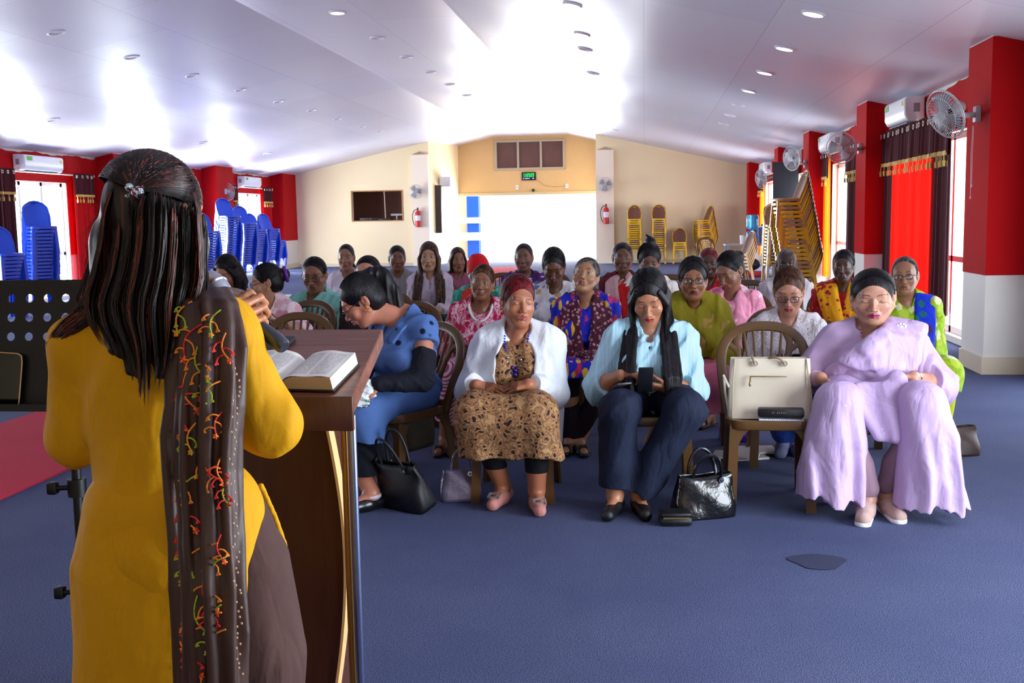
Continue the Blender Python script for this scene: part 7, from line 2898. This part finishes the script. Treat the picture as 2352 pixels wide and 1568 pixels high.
B21 = seated('woman with dark red hair in a red top, behind the woman in rose pink', (1628, 604), 9.3, .0, (-.05, .1, 0), 1.0, 1.02, .98, 3, '54342a', '2c1a16', 'down', hair='short', hmat=H_RED, hkw=dict(vol=.007), top=blots('red top with gold dots', 'a8121c', ['c86428', 'b83c24'], 30, .2), sleeve=1.5, hem=.25, chair='brown plastic chair under the woman with dark red hair', topname='top')
B22 = seated('person with cropped greying hair in a white shirt, before the tallest gold chair stack', (1806, 606), 9.0, -.05, (-.1, .05, 0), 1.1, 1.0, .98, 3, '402822', '20140f', 'open', lips='3c2422', hair='short', hmat=H_GREY, hkw=dict(vol=.004, fw=.071), top=cloth('off white shirt', 'c8c0c8', .8), sleeve=1.5, hem=.2, lower='trousers', lmat=cloth('dark cotton', '2c2c34'), chair='brown plastic chair under the person in the white shirt near the gold stack', topname='shirt')

# ---- empty chairs standing between the rows
for (px, Y, lab) in [(965, 10.9, 'empty brown chair visible behind the striped shirt woman of the rear row'), (1146, 10.6, 'empty brown chair left of the woman in purple tie dye, pink showing through its slats'), (1248, 10.7, 'empty brown chair right of the woman in purple tie dye'), (1537, 9.9, 'empty brown chair right of the hair tuft person'), (1322, 8.5, 'empty brown chair behind the person in the flower print shirt'), (1535, 8.7, 'empty brown chair behind the woman in the olive cardigan'), (1720, 8.9, 'empty dark chair behind the pink stole'), (865, 8.0, 'empty brown chair behind the woman in denim, farther one'), (905, 6.9, 'empty brown chair right behind the ponytail of the woman in denim'), (640, 6.05, 'empty brown chair whose rim shows over the far edge of the lectern')]:
    q = at(px, 640, Y=Y)
    dup(chair0, (q.x, Y, 0), PI + random.uniform(-.15, .15), lab, 'brown plastic audience chairs')
# far pale benches behind the leftmost audience
for i, (px, Y) in enumerate(((560, 13.2), (690, 13.8), (880, 14.6))):
    q = at(px, 640, Y=Y)
    t = thing('white_bench', 'long white bench on the open floor at the left, %s one' % ['nearest', 'middle', 'farthest'][i], 'bench', (q.x, Y, 0), 0, 'white benches at the left')
    MB().box((-.6, -.15, .41), (.6, .15, .45), None, .01).build('bench_seat', M_ac, t)
    for sx in (-.5, .5):
        MB().box((sx - .03, -.13, 0), (sx + .03, .13, .41), None, .005).build('leg', M_ac, t, False)
A1 = woman_cardigan()
A2 = woman_striped()
A3 = woman_lilac()
A4 = woman_denim()
sit_chair(A1, 'brown plastic chair under the woman in the white cardigan')
sit_chair(A2, 'brown plastic chair under the woman in the striped shirt, front row')
sit_chair(A3, 'brown plastic chair under the woman in the lilac saree')
sit_chair(A4, 'brown plastic chair under the woman in denim behind the lectern')
# ================================================================ the speaker, standing with her back to the camera
SPY = 1.95
_o = at(370, 1000, Y=SPY)
SO = V3(_o.x, SPY, 0)


def sp(px, py, dy=0.):
    """point of the speaker: photo position on the plane dy behind her back plane"""
    return V3(at(px, py, Y=SPY + dy)) - SO


def speaker():
    root = thing('person', 'woman seen from behind in a mustard kurta and embroidered brown scarf at the lectern', 'person', tuple(SO), 0)
    H = Head(sp(362, 500, .06), Rmat(-.30, .05, .02), 1.04, .98)
    S = Solid()
    H.build(S, eyes='open')
    nb = sp(350, 690, .03)
    S.cap(H.P(0, -.022, -.05), nb, .048, .056, .03)
    shL, shR = sp(192, 792, .02), sp(512, 765, .02)

    def torso(S, g):
        S.cap(nb + V3(0, 0, -.01), shL, .04 + g, .048 + g, .03)
        S.cap(nb + V3(0, 0, -.01), shR, .04 + g, .048 + g, .03)
        S.ell(sp(352, 850, .03), (.145 + g, .09 + g, .15 + g), None, .05)
        S.ell(sp(375, 1000, .03), (.135 + g, .09 + g, .14 + g), None, .05)
        S.ell(sp(385, 1120, .03), (.135 + g, .092 + g, .12 + g), None, .05)
        S.ell(sp(392, 1270, .02), (.160 + g, .12 + g, .15 + g), None, .06)
        for q in (-1, 1):
            S.ell(sp(355 + q * 70, 880, .11), (.06 + g, .05 + g, .06 + g), None, .03)
    torso(S, -.006)
    eL, wL = sp(172, 1005, .05), sp(330, 985, .27)
    A = unit(sp(470, 656, .13) - sp(614, 780, .07))
    mc = sp(572, 728, .09)
    N = unit(V3(-.45, .85, .1) - A * (V3(-.45, .85, .1) @ A))
    F = unit(np.cross(N, A))
    wR = mc - F * .082 - N * .030
    eR = sp(618, 975, .06)
    for a, e, w in ((shL, eL, wL), (shR, eR, wR)):
        S.cap(a, e, .050, .042, .03)
        S.cap(e, e + (w - e) * .4, .042, .038, .02)
        S.cap(e + (w - e) * .4, w, .038, .026, .02)
    add_hand(S, wR, F, N, True, curls=[.95, 1.0, 1.05, 1.05], sc=1.05, thumb_in=.9)
    add_hand(S, wL, (.7, .6, .1), (.3, -.2, -.9), False, .5, .93)
    ft = []
    for q in (-1, 1):
        hj, kn, an = sp(392, 1300, .02) + V3(q * .09, 0, 0), None, None
        kn = V3(hj[0] + q * .01, hj[1] + .03, .47)
        an = V3(hj[0] + q * .02, hj[1] - .0, .09)
        S.cap(hj, kn, .085, .058, .04).cap(kn, kn + (an - kn) * .35, .056, .056, .03).cap(kn + (an - kn) * .35, an, .056, .036, .03)
        S.cap(an, V3(an[0] + q * .02, an[1] + .14, .025), .034, .022, .02)
        ft.append(an)
    parts, boxes = [], [(H.c - .16, H.c + .16), (wR + F * .08 - .12, wR + F * .08 + .12)]
    parts.append(clip_mesh(S.mesh(.007), boxes, False, .008))
    for bx in boxes:
        parts.append(clip_mesh(S.mesh(.0024, None, (bx[0] - .01, bx[1] + .01)), [bx], True, 0))
    VF = join_vf(parts)
    np_obj('body', VF, skin_mat('skin speaker', '8a4c30'), root, H.paint(VF[0], 'b87850', eyes='open'))

    # ---- kurta
    M_mus = NT('mustard yellow crepe', .72, spec=.2)
    M_mus.color(M_mus.mix(M_mus.noise(7, None, 3), 'c48c04', 'd49c08'))
    folds(M_mus)
    D = Solid()
    torso(D, .010)
    for a, e, w in ((shL, eL, wL), (shR, eR, wR)):
        n = unit(w - e)
        pe = w - n * .035
        D.cap(a, e, .058, .054, .03).cap(e, pe + n * .03, .052, .040, .03, 1, (pe, n))
    D.cap(nb, nb + V3(0, 0, .2), .06, .075, .006, -1)
    np_obj('kurta', D.mesh(.0042, wrinkles(61, .006, (30, 30, 20)), None, .008), M_mus.m, root)
    # back panel of the kurta, hem below the knees
    D = Solid()
    hz = .42
    for (x0, x1) in ((318, 330), (395, 395), (462, 452)):
        D.chain([sp(x0 + 10, 1180, .02), sp(x0, 1300, .02), sp(x1, 1800, .02)], [.115, .128, .135], .04)
    D.half((0, 0, hz), (0, 0, -1))
    D.fn(lambda P: -((P[:, 0] - (sp(597, 1300)[0])) - .0 * P[:, 2]) + 0 * P[:, 0], (0, 0, 0), 1e3, .004, -1) if False else None
    np_obj('kurta_back_panel', D.mesh(.005, vfold(63, .006, sp(0, 1150)[2], 22), None, .01), M_mus.m, root)
    # front panel, its slit edge flying out to the right
    D = Solid()
    pts = [sp(585, 1125, .10), sp(618, 1200, .12), sp(640, 1262, .13), sp(654, 1400, .14), sp(660, 1750, .14)]
    for k_ in range(6):
        D.chain([p_ + V3(-.035 * k_, .035 + .012 * math.sin(k_ * 2), 0) for p_ in pts], .007, .02)
    D.half((0, 0, hz), (0, 0, -1))
    np_obj('kurta_front_panel', D.mesh(.005), M_mus.m, root)
    # brown loose trousers
    M_bt = cloth('dark brown cotton', '46302c', .85, '523834')
    D = Solid()
    D.chain([sp(520, 1160, .04), sp(545, 1300, .05), sp(562, 1500, .05), sp(560, 1800, .05), V3(ft[1][0] + .01, ft[1][1], .1)], [.07, .105, .118, .11, .07], .04)
    D.chain([sp(330, 1300, .04), sp(330, 1700, .05), V3(ft[0][0], ft[0][1], .1)], [.1, .1, .07], .04)
    np_obj('trousers', D.mesh(.006, vfold(65, .008, sp(0, 1150)[2], 30), None, .012), M_bt, root)
    for q, an in zip((-1, 1), ft):
        D = Solid()
        D.cap(V3(an[0], an[1] - .05, .035), V3(an[0] + q * .02, an[1] + .15, .03), .038, .034, 0).half((0, 0, .004), (0, 0, -1), .002).half((0, 0, .045), (0, 0, 1), .004)
        np_obj('shoe', D.mesh(.006), plain('brown sandal leather', '3c2620', .5), root)

    # ---- embroidered scarf over her right shoulder
    k = NT('dark brown satin stole', .48, spec=.4)
    w_ = k.noise(30, k.co((1, 1, .12)), 3)
    k.color(k.mix(w_, '24140f', '4e3228'))
    k.bump(w_, .3, .004)
    M_st = k.m
    rows = [(640, 440, 490, .10), (672, 412, 522, .045), (700, 402, 540, -.035), (780, 398, 556, -.072), (900, 386, 556, -.095), (1000, 380, 547, -.098), (1100, 384, 545, -.100), (1200, 392, 550, -.112), (1320, 397, 556, -.128), (1450, 402, 561, -.135), (1568, 405, 563, -.138), (1750, 408, 565, -.138)]
    n = 13
    D = Solid()
    rnd = np.random.RandomState(4)

    def band_pt(i, y):
        """point on the scarf surface at share i of its width and photo height y"""
        for a, b in zip(rows, rows[1:]):
            if a[0] <= y <= b[0]:
                t = (y - a[0]) / (b[0] - a[0])
                L_, R_, d_ = [a[j] + (b[j] - a[j]) * t for j in (1, 2, 3)]
                return sp(L_ + (R_ - L_) * i, y, d_ - .012 - .022 * math.sin(PI * i) + .012 * math.sin(i * 21 + .5 * math.sin(y * .01)))
        return sp(480, y, -.12)
    for j in range(n):
        i = j / (n - 1)
        pts = [band_pt(i, y) + V3(rnd.uniform(-.003, .003), 0, 0) for y in (642, 672, 700, 740, 800, 860, 930, 1000, 1080, 1160, 1250, 1350, 1450, 1560, 1740)]
        pts[0] = pts[1] + V3(0, .08, -.01)
        D.chain([pts[1] + V3(-.03, .12, -.16)] + pts, .0082, .012)
    st = np_obj('stole', D.mesh(.0032, wrinkles(7, .0008, (60, 20, 8)), None, .003), M_st, root)
    cols = {'orange': MB(), 'red': MB(), 'green': MB()}
    # surface lookup: nearest scarf vertex toward the camera
    sv = np.empty(len(st.data.vertices) * 3)
    st.data.vertices.foreach_get('co', sv)
    sv = sv.reshape(-1, 3)

    def on(px, py):
        p = sp(px, py, -.11)
        m = (np.abs(sv[:, 0] - p[0]) < .0035) & (np.abs(sv[:, 2] - p[2]) < .0035)
        y = sv[m, 1].min() if m.any() else p[1]
        q = sp(px, py, y - .0012)
        return (q[0], y - .0012, q[2])

    def stitch(c, pts, r=.0017):
        P_ = [on(*q) for q in pts]
        full = []
        for a, b in zip(P_, P_[1:]):
            a, b = V3(a), V3(b)
            m = max(1, int(np.linalg.norm(b - a) / .0016))
            full += [a + (b - a) * t / m for t in range(m)]
        for i_, q in enumerate(full):
            cols[c].ell(tuple(q), (r * (1 + .2 * (i_ % 2)), r * .8, r * 1.0), 5, 3)

    def curve(x0, y0, x1, y1, bend, m=7):
        out = []
        for t in np.linspace(0, 1, m):
            nx_, ny_ = -(y1 - y0), (x1 - x0)
            out.append((x0 + (x1 - x0) * t + nx_ * bend * math.sin(PI * t), y0 + (y1 - y0) * t + ny_ * bend * math.sin(PI * t)))
        return out

    def sprig(x, y, s_, a, c1, c2):
        ca, sa = math.cos(a), math.sin(a)

        def T(u, v):
            return (min(552, max(404, x + (u * ca - v * sa) * s_)), y + (u * sa + v * ca) * s_)
        p = [T(t * 60, 14 * math.sin(t * 3)) for t in np.linspace(0, 1, 7)]
        stitch(c1, p)
        for t, sg in ((.3, 1), (.55, -1), (.8, 1)):
            b = T(t * 60, 14 * math.sin(t * 3))
            e = T(t * 60 + 12, 14 * math.sin(t * 3) + sg * 22)
            stitch(c2, curve(*b, *e, .2 * sg, 5))
            stitch(c2, [e, (e[0] + 4, e[1] + 5), (e[0] - 3, e[1] + 7), e], .0018)
        e = T(64, 2)
        for k_ in range(5):
            an = k_ * 1.256
            stitch(c1 if k_ % 2 else c2, [e, (e[0] + 7 * math.cos(an) * s_, e[1] + 7 * math.sin(an) * s_)], .0022)
    rr = random.Random(11)
    y = 692
    i_ = 0
    cc = [('orange', 'green'), ('red', 'orange'), ('green', 'orange'), ('orange', 'red'), ('green', 'red')]
    while y < 1560:
        c1, c2 = cc[i_ % 5]
        sprig(440 + 22 * math.sin(i_ * 1.3) + (y - 690) * .015, y, rr.uniform(1.05, 1.5), rr.choice([1.25, 1.7, 1.0, 2.0]), c1, c2)
        if i_ % 3 != 2:
            sprig(506 + 14 * math.sin(i_ * 2.1), y + 20, rr.uniform(.8, 1.15), rr.choice([1.4, 2.2, 1.9]), *cc[(i_ + 2) % 5])
        y += rr.uniform(50, 66)
        i_ += 1
    for c, hx in (('orange', 'f08a1c'), ('red', 'e02420'), ('green', '9cb81c')):
        cols[c].build('embroidery', plain(c + ' chain stitch', hx, .6), st)
    g = MB()
    for k_ in range(60):
        y = 850 + k_ * 12 + rr.uniform(-5, 5)
        if y > 1550:
            break
        q = on(band_edge(rows, y) - rr.uniform(4, 20), y)
        g.ell(q, (.0022, .0014, .0026), 6, 4)
    g.build('gold_dots', plain('pale gold print', 'e0b894', .4), st)

    # ---- hair: a solid core covered with separate strands
    D = Solid()
    D.ell(H.P(0, -.016, .026), H.r(.076, .096, .090), H.R, 0)
    D.ell(H.P(0, -.045, -.03), H.r(.074, .058, .09), H.R, .03)
    D.ell(H.P(0, .125, -.022), H.r(.068, .085, .105), H.R, .006, -1)
    D.ell(H.P(.088, .006, -.018), H.r(.024, .026, .036), H.R, .006, -1)
    for x0_, x1_, y1_ in ((262, 262, 800), (300, 300, 850), (340, 335, 880), (385, 375, 860), (425, 405, 800)):
        D.chain([sp(x0_, 560, .02), sp((x0_ + x1_) / 2, 680, -.005), sp(x1_, y1_ - 50, -.045), sp(x1_, y1_, -.062)], [.045, .038, .022, .008], .03)
    core = D.mesh(.0035, wrinkles(9, .003, (110, 30, 7)), None, .004)
    MH = NT('dark hair with copper lights', .4, spec=.35)
    n1 = MH.noise(90, MH.co((1, 1, .05)), 3)
    n2 = MH.noise(7, MH.co((1, 1, .5)), 2)
    cu = MH.math('MULTIPLY', MH.ramp(n1, [(.50, 0.), (.68, 1.)]), MH.ramp(n2, [(.42, 0.), (.62, 1.)]))
    MH.color(MH.mix(cu, '120b0b', '6a2c20'))
    MH.bump(MH.noise(300, MH.co((1, 1, .05)), 2), .4, .002)
    hair = np_obj('hair', core, MH.m, root)
    M_s1 = plain('dark brown hair strand', '1a0f0e', .4, spec=.35)
    M_s2 = plain('copper hair strand', '6e2c1c', .38, spec=.4)
    rnd = np.random.RandomState(12)
    edge = [(430, 250, 452), (480, 232, 464), (560, 224, 468), (640, 206, 470), (690, 188, 458), (740, 200, 448), (800, 236, 432), (860, 252, 420), (915, 270, 398)]
    ey, el, er = [np.array(v, float) for v in zip(*edge)]

    def back_depth(u, y):
        # lies on the back of the head, then falls on the back of the shoulders
        yh = np.interp(y, [400, 440, 500, 580, 650, 720, 800, 915], [.03, -.045, -.062, -.062, -.066, -.078, -.092, -.098])
        side = np.interp(y, [400, 480, 580, 700, 915], [.09, .095, .09, .06, .02])
        return yh + side * abs(u) ** 2.4

    def tubes(paths, r, mat, name='hair_strands'):
        return hair_tubes(paths, r, mat, name, hair, rnd)
    dark, cop = [], []
    ys = np.array([0, .06, .14, .24, .36, .5, .64, .78, .9, 1.])
    for i in range(2600):
        u = rnd.uniform(-1, 1) if i % 4 else rnd.choice([-1, 1]) * rnd.uniform(.85, 1.06)
        lock = np.sin(u * 23) * .5
        yend = 745 + 150 * (1 - abs(u) ** 1.3) * rnd.uniform(.25, 1.2) + 35 * lock
        y0 = rnd.uniform(430, 520) + 60 * abs(u)
        lay = rnd.uniform(-.012, .012) if i % 4 else rnd.uniform(-.02, .05)
        ph = rnd.uniform(-1, 1)
        path = []
        clump = round(u * 9) / 9.
        for t in ys:
            y = y0 + (yend - y0) * t
            uu = u + (clump - u) * .75 * t * t
            L_, R_ = np.interp(y, ey, el), np.interp(y, ey, er)
            x = (L_ + R_) / 2 + (R_ - L_) / 2 * uu + 5 * math.sin(t * 5 + clump * 9) * t + 3.5 * ph * math.sin(t * 7 + ph * 3)
            path.append(sp(x, y, back_depth(uu, y) - .008 + lay - .008 * math.cos(clump * 28)))
        (cop if (math.sin(clump * 17) > .15 and rnd.rand() < .33) else dark).append(path)
    # hair drawn over the crown to the clip
    clip = H.loc(np.array([sp(312, 440, -.045)]))[0]
    for i in range(1500):
        a = rnd.uniform(-1.25, 1.5)
        s0 = V3(math.sin(a) * .085, rnd.uniform(-.02, .06), .02 + math.cos(a) * .09)
        path = []
        for t in np.linspace(0, 1, 10):
            v = s0 * (1 - t) + clip * t
            v = v + V3(0, .0, .0)
            c0 = V3(0, -.02, .026)
            dv = (v - c0) / V3(.086, .103, .094)
            dv = dv / np.linalg.norm(dv) * (1.02 + .02 * rnd.rand() + .03 * math.sin(PI * t))
            q = c0 + dv * V3(.086, .103, .094)
            path.append(H.P(*q))
        (cop if rnd.rand() < .12 else dark).append(path)
    # the lock sweeping over her left shoulder, and stray hairs
    for i in range(300):
        j = rnd.normal() * 1.
        path = []
        for t, (x, y, d) in zip(ys, [(262, 560, .0), (250, 600, .0), (238, 640, -.0), (228, 675, -.02), (212, 700, -.03), (192, 722, -.035), (168, 740, -.035), (145, 757, -.03), (125, 778, -.02), (108, 800, -.01)]):
            path.append(sp(x + j * 7 * (1.2 - t), y + j * 13 * (1 - .6 * t) + rnd.uniform(-2, 2), d - .01 + rnd.uniform(-.008, .008)))
        (cop if rnd.rand() < .3 else dark).append(path)
    for i in range(800):
        u_ = rnd.uniform(0, 1)
        q_ = -1 if i % 4 else 1
        y0, y1 = rnd.uniform(430, 500), rnd.uniform(640, 800)
        path = []
        for t in ys:
            y = y0 + (y1 - y0) * t
            xe = np.interp(y, ey, el) + 2 if q_ < 0 else np.interp(y, ey, er) - 4
            path.append(sp(xe - q_ * 16 * (1 - math.sin(PI * min(1, u_ + .15))) + rnd.uniform(-1.5, 1.5), y, -.055 + .16 * u_ * (1 - .6 * t) - .02 * t))
        (cop if rnd.rand() < .25 else dark).append(path)
    tubes(dark, .0015, M_s1)
    tubes(cop, .0015, M_s2)
    stray = []
    for i in range(110):
        x0, y0 = rnd.uniform(230, 262), rnd.uniform(440, 640)
        path = [sp(x0 - 28 * math.sin(PI * t * .9) * rnd.uniform(.2, 1.4) - 30 * t * rnd.rand(), y0 + 160 * t, .02 + .02 * t) for t in ys]
        stray.append(path)
    tubes(stray, .0004, M_s2, 'stray_hairs')
    mb = MB()
    for px_, py_, r_ in ((297, 430, .0085), (316, 442, .0125)):
        mb.ell(tuple(sp(px_, py_, -.062)), (r_, r_ * .8, r_), 14, 10)
    mb.tube([tuple(sp(290, 452, -.05)), tuple(sp(305, 440, -.055)), tuple(sp(330, 428, -.05))], .004, 8)
    k = NT('crystal hair clip', .12, .5)
    k.color(k.ramp(k.n('ShaderNodeSeparateColor', {0: k.vor(260, None, out='Color')}).outputs[0], [(0., 'c8d4e0'), (.35, '2c3848'), (.55, '8c2c3c'), (.75, '58a0b8'), (.9, 'f0f4f8')], 'CONSTANT'))
    mb.build('hair_clip', k.m, hair)

    # ---- microphone in her right hand
    t = thing('microphone', 'grey handheld microphone in the right hand of the speaker, pointing to her mouth', 'microphone')
    R = rot_to(tuple(A)).to_4x4()
    R.translation = Vector(tuple(mc + SO))
    t.matrix_world = R
    MB().lathe([(0, -.105), (.012, -.106), (.0155, -.10), (.0165, -.08), (.014, -.04), (.013, .0), (.0145, .05), (.018, .075), (.02, .082), (0, .083)], 24).build('handle', plain('dark grey metal', '4a4e58', .35, .6), t)
    MB().lathe([(.0195, .078), (.024, .085), (.0275, .1), (.0285, .112), (.026, .13), (.018, .142), (0, .146)], 28).build('grille', NT('silver wire mesh', .35, .8).color('b8bcc8').m, t)
    MB().lathe([(.0275, .098), (.0298, .1), (.0298, .106), (.0275, .108), (.0275, .098)], 28).build('grille_ring', M_chrome, t)
    return root


def band_edge(rows, y):
    for a, b in zip(rows, rows[1:]):
        if a[0] <= y <= b[0]:
            return a[2] + (b[2] - a[2]) * (y - a[0]) / (b[0] - a[0])
    return 560


speaker()
